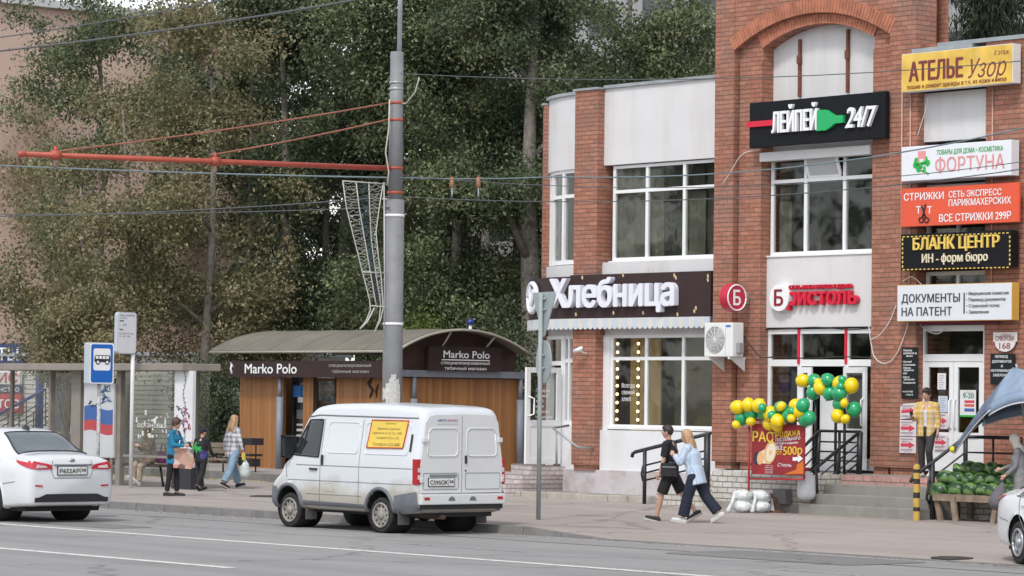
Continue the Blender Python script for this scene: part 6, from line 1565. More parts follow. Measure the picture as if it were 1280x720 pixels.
# ================================================================== PEOPLE
SKIN = mat('skin', (.5, .3, .22), .55, .06, 8)
def fabric(name, col, var=.1, rough=.85): return mat(name, col, rough, var, 9, bump=.9, bscale=11)
def soft(o, voxel, it=4):
    m = o.modifiers.new('one_surface', 'REMESH'); m.mode = 'VOXEL'; m.voxel_size = voxel; m.use_smooth_shade = True
    s = o.modifiers.new('smooth', 'SMOOTH'); s.factor = .5; s.iterations = it
    return o
def rotY(v, a): c, s = math.cos(a), math.sin(a); return Vector((v.x * c + v.z * s, v.y, -v.x * s + v.z * c))
def person(label, loc, heading, height, legs, arms, lean=0., twist=0., head=(0, 0), hips=0., female=False, seat=None, group=None, drop=0.):
    """legs: per side (swing, knee bend) in degrees, arms: per side (swing, spread, elbow bend, inward turn). Returns the thing and its joints (local: facing +x, left +y)."""
    R = math.radians; k = height / 1.75
    t = thing('person', label, 'person', loc, heading, group)
    J = {}
    pel = Vector((0, 0, .93)); J['pel'] = pel
    up = rotY(Vector((0, 0, 1)), R(lean))
    fw = rotY(Vector((1, 0, 0)), R(lean))
    J['waist'] = pel + up * .16; J['chest'] = pel + up * .38; J['neck'] = pel + up * .55; J['headb'] = pel + up * .62 + fw * .01
    hd = rotY(up, R(head[1])); J['head'] = J['headb'] + hd * .105 + fw * .015
    tw = R(twist)
    for s_, sg in (('L', 1), ('R', -1)):
        lat = Vector((-math.sin(tw) * sg, math.cos(tw) * sg, 0)); sw = .17 if female else .195
        J['sh' + s_] = pel + up * .5 + lat * sw
        a, ab, el, inn = arms[0 if sg == 1 else 1]
        d = rotY(Vector((0, math.sin(R(ab)) * sg, -math.cos(R(ab)))), -R(a) + R(lean) * .5); J['el' + s_] = J['sh' + s_] + d * .29
        d2 = rotY(Vector((0, math.sin(R(ab)) * sg * .3, -math.cos(R(ab)))), -R(a + el) + R(lean) * .5)
        d2 = Vector((d2.x * math.cos(R(inn)) , d2.y - sg * math.sin(R(inn)) * max(.25, abs(d2.x)), d2.z)).normalized()
        J['wr' + s_] = J['el' + s_] + d2 * .25; J['ha' + s_] = J['wr' + s_] + d2 * .09; J['hd' + s_] = d2
        J['hip' + s_] = pel + Vector((0, sg * (.1), -.03))
        q, kn = legs[0 if sg == 1 else 1]
        d = rotY(Vector((0, sg * .03, -1)).normalized(), -R(q)); J['kn' + s_] = J['hip' + s_] + d * .42
        d2 = rotY(Vector((0, 0, -1)), -R(q - kn)); J['an' + s_] = J['kn' + s_] + d2 * .40
        fp = R(max(-75, min(10, -(kn - q) * .75))) if kn - q > 12 else R(max(0, q * .6) if q > 15 else 0)
        fd = rotY(Vector((1, 0, 0)), -fp); J['he' + s_] = J['an' + s_] - fd * .05 + rotY(Vector((0, 0, -1)), -fp) * .055; J['to' + s_] = J['he' + s_] + fd * .235; J['fd' + s_] = fd
    low = min(J[n].z for n in ('heL', 'heR', 'toL', 'toR')) - .03
    dz = -low if seat is None else seat - .86
    for n in J:
        if n[:2] not in ('hd', 'fd'): J[n] = J[n] + Vector((0, 0, dz - drop))
    J['k'] = k; J['up'], J['fw'] = up, fw; J['face'] = rotY(fw, R(head[1])); yaw = R(head[0]); J['yaw'] = yaw
    J['face'] = Matrix.Rotation(yaw, 3, 'Z') @ J['face']
    t.scale = (k, k, k)
    # body: torso, limbs, hands and head grown into one skin
    mb = MB()
    mb.capsule([J['pel'] + up * .0, J['waist'], J['chest'], J['neck'] - up * .06], [.125, .105, .13, .09], SKIN, 16)
    mb.capsule([J['neck'] - up * .05, J['headb']], [.058, .05], SKIN, 12); mb.capsule([J['shL'], J['shR']], [.055, .055], SKIN, 10)
    rot = Matrix.Rotation(yaw, 3, 'Z') @ Matrix.Rotation(R(lean + head[1]), 3, 'Y')
    mb.ell(J['head'], (.094, .075, .115), SKIN, 18, 12, rot); mb.ell(J['head'] + rot @ Vector((.025, 0, -.05)), (.065, .055, .065), SKIN, 12, 8, rot)
    mb.ell(J['head'] + rot @ Vector((.097, 0, -.015)), (.016, .013, .024), SKIN, 8, 6, rot)
    for sg in (-1, 1): mb.ell(J['head'] + rot @ Vector((-.005, sg * .077, -.01)), (.02, .012, .032), SKIN, 8, 6, rot)
    for s_ in 'LR':
        mb.capsule([J['hip' + s_], J['kn' + s_]], [.085, .055], SKIN); mb.capsule([J['kn' + s_], J['kn' + s_].lerp(J['an' + s_], .35), J['an' + s_]], [.055, .056, .036], SKIN)
        mb.capsule([J['he' + s_], J['to' + s_]], [.035, .03], SKIN); mb.capsule([J['sh' + s_], J['el' + s_]], [.05, .038], SKIN); mb.capsule([J['el' + s_], J['wr' + s_]], [.04, .027], SKIN)
        d = J['hd' + s_]; sd_ = d.cross(Vector((1, 0, 0)) if abs(d.x) < .8 else Vector((0, 0, 1))).normalized(); nn = d.cross(sd_)
        sgn = 1 if s_ == 'L' else -1
        mb.ell(J['wr' + s_] + d * .045, (.032, .036, .03), SKIN, 10, 6)
        for i, ln in enumerate((.062, .074, .07, .054)):
            b_ = J['wr' + s_] + d * .07 + nn * (.017 * (i - 1.5)); m_ = b_ + d * ln * .55 + sd_ * .006 * sgn; mb.capsule([b_, m_, m_ + d * ln * .35 + sd_ * .022 * sgn], [.0105, .0095, .008], SKIN, 6)
        b_ = J['wr' + s_] + d * .03 - nn * .028; mb.capsule([b_, b_ + d * .03 - nn * .022, b_ + d * .062 - nn * .022 + sd_ * .012 * sgn], [.012, .0105, .009], SKIN, 6)
    soft(mb.build('body', t, local=True), .0105, 3)
    mb = MB(); EYE = mat('eye_dark', (.03, .02, .02), .3, 0); LIP = mat('lips', (.36, .13, .11), .5, 0)
    for sg in (-1, 1): mb.ell(J['head'] + rot @ Vector((.083, sg * .03, .012)), (.008, .013, .006), EYE, 8, 5, rot); mb.ell(J['head'] + rot @ Vector((.083, sg * .03, .032)), (.008, .018, .004), EYE, 8, 5, rot)
    mb.ell(J['head'] + rot @ Vector((.084, 0, -.06)), (.008, .022, .006), LIP, 8, 5, rot); mb.build('face_features', t, local=True)
    J['rot'] = rot
    return t, J
def shoes(t, J, m, sole=None, r=.043):
    for s_ in 'LR':
        mb = MB(); mb.capsule([J['he' + s_] + Vector((0, 0, .012)), J['he' + s_].lerp(J['to' + s_], .5) + Vector((0, 0, .008)), J['to' + s_]], [r, r * .98, r * .8], m, 12); mb.capsule([J['an' + s_] + Vector((0, 0, -.02)), J['he' + s_]], [.045, r], m, 10)
        o = soft(mb.build('shoe', t, local=True), .011, 3)
        if sole:
            fd = J['fd' + s_]; dn = fd.cross(Vector((0, 1, 0))); dn = dn if dn.z < 0 else -dn
            mb = MB(); c = J['he' + s_].lerp(J['to' + s_], .5) + dn * .03; mb.obox(c, fd * .155, Vector((0, .042, 0)), dn * .013, sole); mb.build('sole', o, local=True)
def trousers(t, J, m, r0=.1, r1=.075, r2=.065, to=1.0, name='trousers'):
    mb = MB(); mb.capsule([J['pel'] + J['up'] * .06, J['pel'] - Vector((0, 0, .05))], [.125, .13], m, 16); mb.capsule([J['hipL'], J['hipR']], [.105, .105], m, 12)
    for s_ in 'LR':
        hp, kn, an = J['hip' + s_], J['kn' + s_], J['an' + s_]
        if to <= 1: mb.capsule([hp, hp.lerp(kn, to)], [r0, lerp(r0, r1, to)], m, 14, 'b')
        else:
            e = kn.lerp(an, to - 1); mb.capsule([hp, kn], [r0, r1], m, 14); mb.capsule([kn, e], [r1, r2], m, 14, 'b')
    return soft(mb.build(name, t, local=True), .014, 5)
def top(t, J, m, sleeve=1.0, hem=.0, bulk=.022, name='shirt', open_front=None, rs=.062):
    mb = MB(); up = J['up']; b = bulk
    P = [J['pel'] + up * (-hem), J['pel'] + up * (.08), J['waist'], J['chest'], J['neck'] - up * .05]
    for sg in (-1, 1):
        o_ = Vector((0, .055 * sg, 0)); mb.capsule([p + o_ for p in P], [.105 + b, .1 + b, .088 + b, .105 + b, .06 + b * .6], m, 16, 'a')
    mb.capsule(P, [.11 + b, .105 + b, .1 + b, .12 + b, .065 + b * .5], m, 16, 'a'); mb.capsule([J['shL'], J['neck'] - up * .02, J['shR']], [.052 + b * .5, .06 + b * .3, .052 + b * .5], m, 12)
    for s_ in 'LR':
        sh, el, wr = J['sh' + s_], J['el' + s_], J['wr' + s_]
        if sleeve <= .5: mb.capsule([sh, sh.lerp(el, sleeve * 2)], [rs, rs * .98], m, 12, 'b')
        else: mb.capsule([sh, el], [rs, rs * .85], m, 12); mb.capsule([el, el.lerp(wr, (sleeve - .5) * 2)], [rs * .85, rs * .72], m, 12, 'b')
    return soft(mb.build(name, t, local=True), .0135, 4)
def hair(t, J, m, long=0., vol=1., name='hair'):
    mb = MB(); r = J['rot']; h = J['head']
    mb.ell(h + r @ Vector((-.018, 0, .028)), (.098 * vol, .086 * vol, .108 * vol), m, 16, 10, r); mb.ell(h + r @ Vector((.035, 0, .085)), (.062, .07, .042), m, 12, 8, r)
    if long:
        P = [h + r @ Vector((-.06, 0, .0)), h + r @ Vector((-.085, 0, -.1)), h + r @ Vector((-.1, 0, -.1 - long * .5)), h + r @ Vector((-.1, 0, -.1 - long))]
        for o_ in (-.05, 0, .05): mb.capsule([p + Vector((0, o_ * (1 + .3 * i / 3), -abs(o_) * .2)) for i, p in enumerate(P)], [.055, .06, .058, .03], m, 10)
        for sg in (-1, 1): mb.capsule([h + r @ Vector((.01, sg * .075, .03)), h + r @ Vector((.0, sg * .085, -.09)), h + r @ Vector((-.03, sg * .09, -.14 - long * .3))], [.028, .034, .018], m, 8)
    return soft(mb.build(name, t, local=True), .013, 3)
HAIR_D = mat('dark_hair', (.03, .02, .016), .55, .3, 20); HAIR_B = mat('blond_hair', (.42, .26, .14), .5, .3, 22); HAIR_BR = mat('brown_hair', (.07, .035, .025), .55, .3, 20)
def head_dir(right, away): return math.atan2(.7595 * right + .6504 * away, .6504 * right - .7595 * away)
BLACKF = fabric('black_cotton', (.012, .012, .014)); NAVYF = fabric('navy_cotton', (.012, .016, .034)); WSH = mat('white_shoe', (.6, .6, .6), .6, .08); BSH = mat('black_shoe', (.018, .018, .02), .6, .1); SOLE = mat('pale_sole', (.5, .47, .42), .7, .1)

# woman in the teal jacket with her shopping bag
g = PZ(216, 620, .12)
t, J = person('woman in a teal jacket and black trousers holding a phone by the shelter', g, head_dir(.9, -.35), 1.68, ((4, 2), (-5, 4)), ((25, 8, 75, 25), (20, 10, 70, 25)), lean=2, head=(10, 8), female=True)
shoes(t, J, BSH); trousers(t, J, BLACKF, .09, .068, .058, 1.93); top(t, J, fabric('teal_wool', (.012, .17, .3)), .97, .2, .03, 'jacket'); hair(t, J, HAIR_BR, 0, 1.12)
TW, TJ = t, J
mb = MB(); p = Vector(J['haR']) + Vector((.03, .03, .02)); mb.obox(p, (.012, 0, .004), (0, .035, 0), (-.03, 0, .065), BLACK_METAL); w_ = WM[t.name] @ Matrix.Scale(J['k'], 4)
ph_ = MB(); ph_.add([w_ @ Vector(v) for v in mb.v], mb.f, BLACK_METAL); tag(ph_.build('mobile_phone'), 'black mobile phone in the hand of the woman in teal', 'phone')
def bag_print(m, n, l, b):
    tc = n.new('ShaderNodeTexCoord'); v = n.new('ShaderNodeTexVoronoi'); v.inputs['Scale'].default_value = 6; l.new(tc.outputs['Object'], v.inputs[0])
    r = ramp(n, [(.0, (.6, .55, .5)), (.35, (.5, .2, .17)), (.55, (.6, .42, .3)), (.75, (.12, .06, .06)), (1, (.62, .6, .6))]); r.color_ramp.interpolation = 'LINEAR'
    sp = n.new('ShaderNodeSeparateColor'); l.new(v.outputs['Color'], sp.inputs[0]); l.new(sp.outputs[0], r.inputs[0]); l.new(r.outputs[0], b.inputs['Base Color']); b.inputs['Roughness'].default_value = .45
BAGP = node_mat('printed_bag', bag_print)
c = w_ @ (J['elL'] + Vector((.08, -.02, 0))); rt = Vector((.6504, .7595, 0)); aw_ = Vector((-.7595, .6504, 0))
c = g + rt * .22 - aw_ * .16 + Vector((0, 0, .84))
sb = thing('shopping_bag', 'glossy shopping bag with a photo print hanging from the arm of the woman in teal', 'bag', c - Vector((0, 0, .2)))
mb = MB(); u = rt * .22; mb.prism([c - u * .9 + Vector((0, 0, -.22)), c + u * .9 + Vector((0, 0, -.24)), c + u * 1.08 + Vector((0, 0, -.1)), c + u + Vector((0, 0, .2)), c - u * .92 + Vector((0, 0, .22)), c - u * 1.05], aw_ * .11, BAGP); mb.build('bag_body', sb)
mb = MB(); mb.tube([c - u * .5 + Vector((0, 0, .2)), c - u * .3 + Vector((0, 0, .38)), c + u * .1 + Vector((0, 0, .38)), c + u * .5 + Vector((0, 0, .19))], .012, WHITE_TXT, 6); mb.build('handle', sb)

# boy in black
def splash(m, n, l, b):
    tc = n.new('ShaderNodeTexCoord'); sp = n.new('ShaderNodeSeparateXYZ'); l.new(tc.outputs['Object'], sp.inputs[0])
    nz = n.new('ShaderNodeTexNoise'); nz.inputs['Scale'].default_value = 9; nz.inputs['Detail'].default_value = 5; l.new(tc.outputs['Object'], nz.inputs[0])
    def band(z0, y0, ys, col, prev):
        d = n.new('ShaderNodeVectorMath'); d.operation = 'SUBTRACT'; l.new(tc.outputs['Object'], d.inputs[0]); d.inputs[1].default_value = (0, y0, z0)
        sc_ = n.new('ShaderNodeVectorMath'); sc_.operation = 'MULTIPLY'; l.new(d.outputs[0], sc_.inputs[0]); sc_.inputs[1].default_value = (.6, ys, 5)
        ln = n.new('ShaderNodeVectorMath'); ln.operation = 'LENGTH'; l.new(sc_.outputs[0], ln.inputs[0])
        ad = n.new('ShaderNodeMath'); ad.operation = 'MULTIPLY_ADD'; ad.inputs[1].default_value = 2.2; l.new(nz.outputs[0], ad.inputs[0]); l.new(ln.outputs['Value'], ad.inputs[2])
        lt = n.new('ShaderNodeMath'); lt.operation = 'LESS_THAN'; lt.inputs[1].default_value = 1.72; l.new(ad.outputs[0], lt.inputs[0])
        mx = n.new('ShaderNodeMix'); mx.data_type = 'RGBA'; l.new(lt.outputs[0], mx.inputs[0]); mx.inputs[7].default_value = (*col, 1)
        if prev is None: mx.inputs[6].default_value = (.012, .012, .014, 1)
        else: l.new(prev, mx.inputs[6])
        return mx.outputs[2]
    o = band(1.22, .16, 3.2, (.03, .34, .07), None); o = band(1.02, -.16, 6, (.05, .05, .2), o); l.new(o, b.inputs['Base Color']); b.inputs['Roughness'].default_value = .85
g = PZ(251, 614, .12)
t, J = person('boy in a black cap and black hoodie with a green splash, walking away', g, head_dir(.5, .85), 1.44, ((18, 6), (-14, 22)), ((-8, 12, 25, 0), (12, 12, 30, 0)), lean=3, head=(-25, 0))
shoes(t, J, BSH, None, .05); trousers(t, J, BLACKF, .105, .08, .062, 1.95); top(t, J, node_mat('splash_hoodie', splash), .95, .12, .034, 'hoodie'); hair(t, J, HAIR_D)
mb = MB(); r_ = J['rot']; mb.ell(J['head'] + r_ @ Vector((-.01, 0, .06)), (.112, .098, .085), fabric('cap_navy', (.014, .016, .03)), 16, 8, r_); mb.ell(J['head'] + r_ @ Vector((.12, 0, .035)), (.075, .07, .012), MATS['cap_navy'], 12, 6, r_); soft(mb.build('cap', t, local=True), .012, 2)

# woman in the plaid shirt
def plaid(name, base, dark, k, rough=.85):
    def f(m, n, l, b):
        tc = n.new('ShaderNodeTexCoord'); sp = n.new('ShaderNodeSeparateXYZ'); l.new(tc.outputs['Object'], sp.inputs[0])
        ad = n.new('ShaderNodeMath'); ad.operation = 'ADD'; l.new(sp.outputs[0], ad.inputs[0]); l.new(sp.outputs[1], ad.inputs[1])
        outs = []
        for o_, sc_ in ((ad.outputs[0], k), (sp.outputs[2], k)):
            ml = n.new('ShaderNodeMath'); ml.operation = 'MULTIPLY'; ml.inputs[1].default_value = sc_; l.new(o_, ml.inputs[0]); fr = n.new('ShaderNodeMath'); fr.operation = 'FRACT'; l.new(ml.outputs[0], fr.inputs[0])
            lt = n.new('ShaderNodeMath'); lt.operation = 'LESS_THAN'; lt.inputs[1].default_value = .45; l.new(fr.outputs[0], lt.inputs[0]); outs.append(lt.outputs[0])
        s_ = n.new('ShaderNodeMath'); s_.operation = 'ADD'; l.new(outs[0], s_.inputs[0]); l.new(outs[1], s_.inputs[1])
        h = n.new('ShaderNodeMath'); h.operation = 'MULTIPLY'; h.inputs[1].default_value = .5; l.new(s_.outputs[0], h.inputs[0])
        mx = n.new('ShaderNodeMix'); mx.data_type = 'RGBA'; l.new(h.outputs[0], mx.inputs[0]); mx.inputs[6].default_value = (*base, 1); mx.inputs[7].default_value = (*dark, 1)
        l.new(mx.outputs[2], b.inputs['Base Color']); b.inputs['Roughness'].default_value = rough
    return node_mat(name, f)
JEANS = fabric('pale_denim', (.24, .35, .47), .16)
g = PZ(290, 611, .12)
t, J = person('blond woman in a white and grey checked shirt and pale jeans, walking away', g, head_dir(.72, .7), 1.72, ((22, 5), (-20, 10)), ((-12, 12, 20, 0), (6, 14, 12, 0)), lean=2, female=True)
shoes(t, J, BSH, mat('pale_sole', (.5, .47, .42), .7, .1)); trousers(t, J, JEANS, .112, .09, .088, 1.93, 'jeans'); top(t, J, plaid('checked_cotton', (.62, .62, .66), (.2, .2, .25), 9), .95, .16, .036); hair(t, J, HAIR_B, .2, 1.12)
w_ = WM[t.name] @ Matrix.Scale(J['k'], 4)
hp = w_ @ J['haR']
pb = thing('carrier_bag', 'white carrier bag with yellow pack held by the blond woman in pale jeans', 'bag', hp - Vector((0, 0, .5)))
mb = MB(); mb.capsule([hp + Vector((0, 0, -.06)), hp + Vector((.02, 0, -.22)), hp + Vector((.03, .02, -.42))], [.025, .11, .14], mat('thin_white_plastic', (.55, .6, .6), .4, .12, 9), 12); soft(mb.build('bag_body', pb), .02, 2)
mb = MB(); mb.box(hp.x - .08, hp.x + .06, hp.y - .12, hp.y - .05, hp.z - .24, hp.z - .04, BLACK_METAL, .02); mb.box(hp.x + .03, hp.x + .1, hp.y - .1, hp.y - .03, hp.z - .12, hp.z + .04, mat('yellow_pack', (.7, .6, .1), .5, .1), .01); mb.build('bag_contents', pb)

# woman sitting in the shelter
def dapple(name, a, c_, sc_):
    def f(m, n, l, b):
        tc = n.new('ShaderNodeTexCoord'); v = n.new('ShaderNodeTexNoise'); v.inputs['Scale'].default_value = sc_; v.inputs['Detail'].default_value = 3; l.new(tc.outputs['Object'], v.inputs[0])
        r = ramp(n, [(.42, a), (.58, c_)]); l.new(v.outputs[0], r.inputs[0]); l.new(r.outputs[0], b.inputs['Base Color']); b.inputs['Roughness'].default_value = .9
    return node_mat(name, f)
BEIGE = dapple('beige_dappled_cloth', (.24, .19, .14), (.38, .31, .24), 14)
sx = PY(188, 560, by).x
t, J = person('woman in a beige patterned suit and headscarf sitting on the shelter bench behind glass', (sx, by, .12), head_dir(-.75, -.65), 1.62, ((66, 62), (72, 68)), ((30, 8, 80, 30), (20, 8, 95, 30)), lean=6, head=(8, 8), female=True, seat=.66)
shoes(t, J, WSH); trousers(t, J, BEIGE, .105, .085, .075, 1.95); top(t, J, BEIGE, .95, .1, .04, 'tunic')
mb = MB(); r_ = J['rot']; mb.ell(J['head'] + r_ @ Vector((-.02, 0, .02)), (.115, .1, .13), BEIGE, 16, 10, r_); mb.capsule([J['head'] + Vector((-.02, 0, -.08)), J['neck'], J['chest']], [.09, .11, .1], BEIGE); soft(mb.build('headscarf', t, local=True), .014, 4)
hb = Vector((sx, by, 0)) + rt * .32 - aw_ * .1
t2 = thing('handbag', 'purple and black handbag on the bench beside the seated woman', 'handbag', (hb.x, hb.y, .68))
mb = MB(); mb.box(hb.x - .14, hb.x + .14, hb.y - .1, hb.y + .1, .685, .98, mat('purple_fabric', (.2, .03, .14), .8, .3, 8), .04); mb.build('bag_body', t2)
mb = MB(); mb.tube([(hb.x - .1, hb.y, .96), (hb.x - .06, hb.y, 1.14), (hb.x + .06, hb.y, 1.14), (hb.x + .1, hb.y, .96)], .014, BLACK_METAL); mb.build('handle', t2)

# couple walking left
hdg = head_dir(-.93, .36)
g = PZ(838, 652, .12)
t, J = person('young man in black t-shirt and shorts walking with a cross-body bag', g, hdg, 1.77, ((20, 8), (-27, 12)), ((8, 6, 12, 0), (-6, 6, 14, 0)), lean=4, head=(5, 0))
shoes(t, J, BSH, SOLE); trousers(t, J, BLACKF, .112, .105, .1, .92, 'shorts'); top(t, J, BLACKF, .4, .12, .03, 't_shirt', rs=.075); hair(t, J, HAIR_D, 0, 1.03)
mb = MB(); a_ = J['shR'] + Vector((0, .02, .03)); b_ = J['hipL'] + Vector((-.02, .08, .1)); mb.tube([J['neck'] + Vector((-.06, -.08, .0)), J['chest'] + Vector((-.155, .0, 0)), J['waist'] + Vector((-.15, .1, 0)), b_ + Vector((-.02, .04, .1))], .014, mat('bag_strap', (.1, .1, .1), .6, .1), 6); so = mb.build('bag_strap', t, local=True)
w_ = WM[t.name] @ Matrix.Scale(J['k'], 4)
p = w_ @ (J['hipL'] + Vector((-.06, .15, .07)))
t2 = thing('crossbody_bag', 'small black cross-body bag at the hip of the young man in shorts', 'bag', p - Vector((0, 0, .1)))
mb = MB(); q = w_.to_3x3(); mb.obox(p, q @ Vector((.16, 0, 0)), q @ Vector((0, .04, 0)), q @ Vector((0, 0, .12)), fabric('bag_black', (.02, .02, .024))); mb.build('bag_body', t2)
mb = MB(); mb.obox(p + q @ Vector((0, .042, .05)), q @ Vector((.13, 0, 0)), q @ Vector((0, .004, 0)), q @ Vector((0, 0, .008)), STEEL); mb.build('zip', t2)
def stripes(m, n, l, b):
    tc = n.new('ShaderNodeTexCoord'); w = n.new('ShaderNodeTexWave'); w.inputs['Scale'].default_value = 14; w.inputs['Distortion'].default_value = 1.5; w.bands_direction = 'Y'; l.new(tc.outputs['Object'], w.inputs[0])
    r = ramp(n, [(.3, (.36, .47, .64)), (.7, (.55, .62, .72))]); l.new(w.outputs[0], r.inputs[0]); l.new(r.outputs[0], b.inputs['Base Color']); b.inputs['Roughness'].default_value = .85
g = PZ(869, 654, .12)
t, J = person('woman in a loose pale blue striped shirt and wide navy trousers walking beside the man', g, hdg, 1.7, ((17, 5), (-24, 16)), ((32, 6, 95, 45), (30, 8, 90, 40)), lean=14, head=(20, -6), female=True)
shoes(t, J, WSH, SOLE); trousers(t, J, NAVYF, .125, .105, .11, 1.9); top(t, J, node_mat('striped_shirt', stripes), .95, .2, .055, rs=.085); hair(t, J, HAIR_B, .26, 1.15)

# man on the landing in the yellow shirt
g = Vector((PY(1157, 588, 45.95).x, 45.97, .905))
t, J = person('man in a yellow checked shirt over a white tee standing on the landing', g, head_dir(-.45, -.9), 1.72, ((24, 40), (-4, 4)), ((-4, 8, 18, 0), (14, 10, 85, 15)), lean=-2, head=(-10, 14))
shoes(t, J, WSH); trousers(t, J, fabric('charcoal_trousers', (.035, .032, .034)), .1, .074, .06, 1.93); top(t, J, fabric('white_tee', (.62, .62, .66)), .26, .06, .014, 'tee', rs=.05); hair(t, J, HAIR_D, 0, 1.06)
sh_ = top(t, J, plaid('yellow_check', (.55, .33, .06), (.6, .5, .32), 10), .85, .12, .036, 'open_shirt')
# the shirt hangs open: its front middle strip is cut away
bo = sh_.modifiers.new('open_front', 'BOOLEAN')
cut = MB(); cut.box(.06, .5, -.055, .055, .5, 1.46, SKIN)
me_ = bpy.data.meshes.new('cut')
bpy.context.view_layer.update()
dg = bpy.context.evaluated_depsgraph_get()
sh_.modifiers.remove(bo)
ev = bpy.data.meshes.new_from_object(sh_.evaluated_get(dg)); bm = bmesh.new(); bm.from_mesh(ev)
up_ = J['pel'].z
bmesh.ops.delete(bm, geom=[f for f in bm.faces if f.calc_center_median().x > .02 and abs(f.calc_center_median().y - .01) < .035 + .05 * max(0, f.calc_center_median().z - up_ - .25) and f.calc_center_median().z < J['neck'].z], context='FACES')
bm.to_mesh(ev); bm.free(); sh_.modifiers.clear(); sh_.data = ev
for p_ in ev.polygons: p_.use_smooth = True
w_ = WM[t.name] @ Matrix.Scale(J['k'], 4); c = w_ @ (J['haR'] + Vector((.01, .0, .03)))
mb = MB(); mb.obox(c, (.036, 0, 0), (0, .008, .002), (0, -.02, .07), BLACK_METAL); tag(mb.build('mobile_phone'), 'black mobile phone held by the man in yellow', 'phone')

# woman at the melon stall
g = Vector((PY(1276, 640, 44.9).x, 44.9, .12))
GREYC = fabric('grey_coat_wool', (.2, .2, .215), .18)
t, J = person('woman in a grey coat and pale headscarf looking at the watermelons', g, head_dir(-.9, .25), 1.66, ((3, 3), (-4, 5)), ((10, 8, 40, 0), (25, 8, 50, 10)), lean=6, head=(0, 18), female=True)
shoes(t, J, BSH); trousers(t, J, fabric('grey_trousers', (.24, .235, .23)), .11, .095, .095, 1.93); top(t, J, GREYC, .95, .2, .045, 'coat')
mb = MB(); r_ = J['rot']; mb.ell(J['head'] + r_ @ Vector((-.02, 0, .025)), (.112, .1, .12), fabric('cream_scarf', (.55, .52, .46)), 16, 10, r_); mb.capsule([J['head'] + Vector((-.03, 0, -.06)), J['neck'] + Vector((-.03, 0, .0))], [.085, .1], MATS['cream_scarf']); soft(mb.build('headscarf', t, local=True), .014, 4)
w_ = WM[t.name] @ Matrix.Scale(J['k'], 4); c = w_ @ J['haL']; c = c - rt * .0
t2 = thing('tote_bag', 'slack grey tote bag hanging from the arm of the woman in grey', 'bag', c - Vector((0, 0, .5)))
mb = MB(); mb.capsule([c + Vector((0, 0, -.12)) , c - rt * .05 + Vector((0, 0, -.3)), c - rt * .1 + Vector((0, 0, -.44))], [.05, .14, .16], fabric('tote_grey', (.12, .115, .13)), 12); soft(mb.build('bag_body', t2), .02, 3)
mb = MB(); mb.tube([c + Vector((0, 0, -.14)), c + rt * .03 + Vector((0, 0, .0)), c - rt * .03 + Vector((0, 0, -.16))], .016, MATS['tote_grey'], 6); mb.build('handle', t2)
# ================================================================== RAILINGS
def railing(name, label, rails, posts, loc):
    t = thing(name, label, 'railing', loc, 0, 'black railings at the brick building')
    for i, (pts, r) in enumerate(rails): mb = MB(); mb.tube(pts, r, BLACK_METAL, 8); mb.build('handrail' if i == 0 else 'rail', t)
    for a, b_, r in posts: mb = MB(); mb.tube([a, b_], r, BLACK_METAL, 8); mb.build('post', t)
    return t
V = Vector
yr = 45.72
a, b_ = PY(790, 566, yr), PY(888, 541.5, yr)
sl = (b_.z - a.z) / (b_.x - a.x)
zl = lambda x, dz: V((x, yr, a.z + (x - a.x) * sl + dz))
x1, x2 = PY(806, 570, yr).x, PY(884, 560, yr).x
railing('ramp_railing', 'black sloping handrail beside the bakery side steps, behind the walking couple',
        [([zl(a.x, -.09), zl(a.x + .03, -.02), zl(a.x + .1, 0), zl(b_.x, 0)], .04)] + [([zl(x1 - .06, d), zl(x2 + .06, d)], .02) for d in (-.34, -.5, -.66)] + [([zl(x1 - .06, -.34), zl(x1 - .1, -.5), zl(x1 - .06, -.66)], .02)],
        [(V((x1, yr, .1)), zl(x1, 0), .042), (V((x2, yr, .3)), zl(x2, 0), .07)], (a.x / 2 + b_.x / 2, yr, .1))
# U-shaped railing left of the steps
XA, XB = -44.6, -43.46
p0, p1 = PX(984, 600, XA), PX(1031, 539.5, XA); q0, q1 = PX(1022, 584, XB), PX(1077, 541, XB)
yt_ = 46.55
p1 = V((XA, yt_ , 1.76)); q1 = V((XB, yt_ , 1.76))
p0 = V((XA, 45.3, .86)); q0 = V((XB, 45.25, 1.02))
dn = lambda p, d: V((p.x, p.y, p.z - d))
railing('entrance_railing', 'black tubular railing bending round the left side of the grey steps',
        [([dn(p0, .34), dn(p0, .3) + V((0, -.1, 0)), p0 + V((0, -.1, -.05)), p0, p1, q1, q0, q0 + V((0, -.08, -.06))], .035)] + [([dn(p0, d), dn(p1, d)], .018) for d in (.22, .42, .6)] + [([dn(q0, d), dn(q1, d)], .018) for d in (.22, .42, .6)] + [([dn(p1, d), dn(q1, d)], .018) for d in (.22, .42, .6)],
        [(V((XA, 45.2, .1)), p0.lerp(p1, -.02), .042), (V((XA, 46.5, .85)), p1, .04), (V((XB, 45.3, .3)), q0, .05), (V((XB + .02, 46.5, .85)), q1, .06), (V((XB, 45.9, .8)), q0.lerp(q1, .5), .03), (V((XA, 45.9, .85)), p0.lerp(p1, .5), .03), (V(((XA + XB) / 2, yt_, .85)), p1.lerp(q1, .5), .03)], (-44, 45.9, .1))
for x in (-44.3, -44.05):
    pass
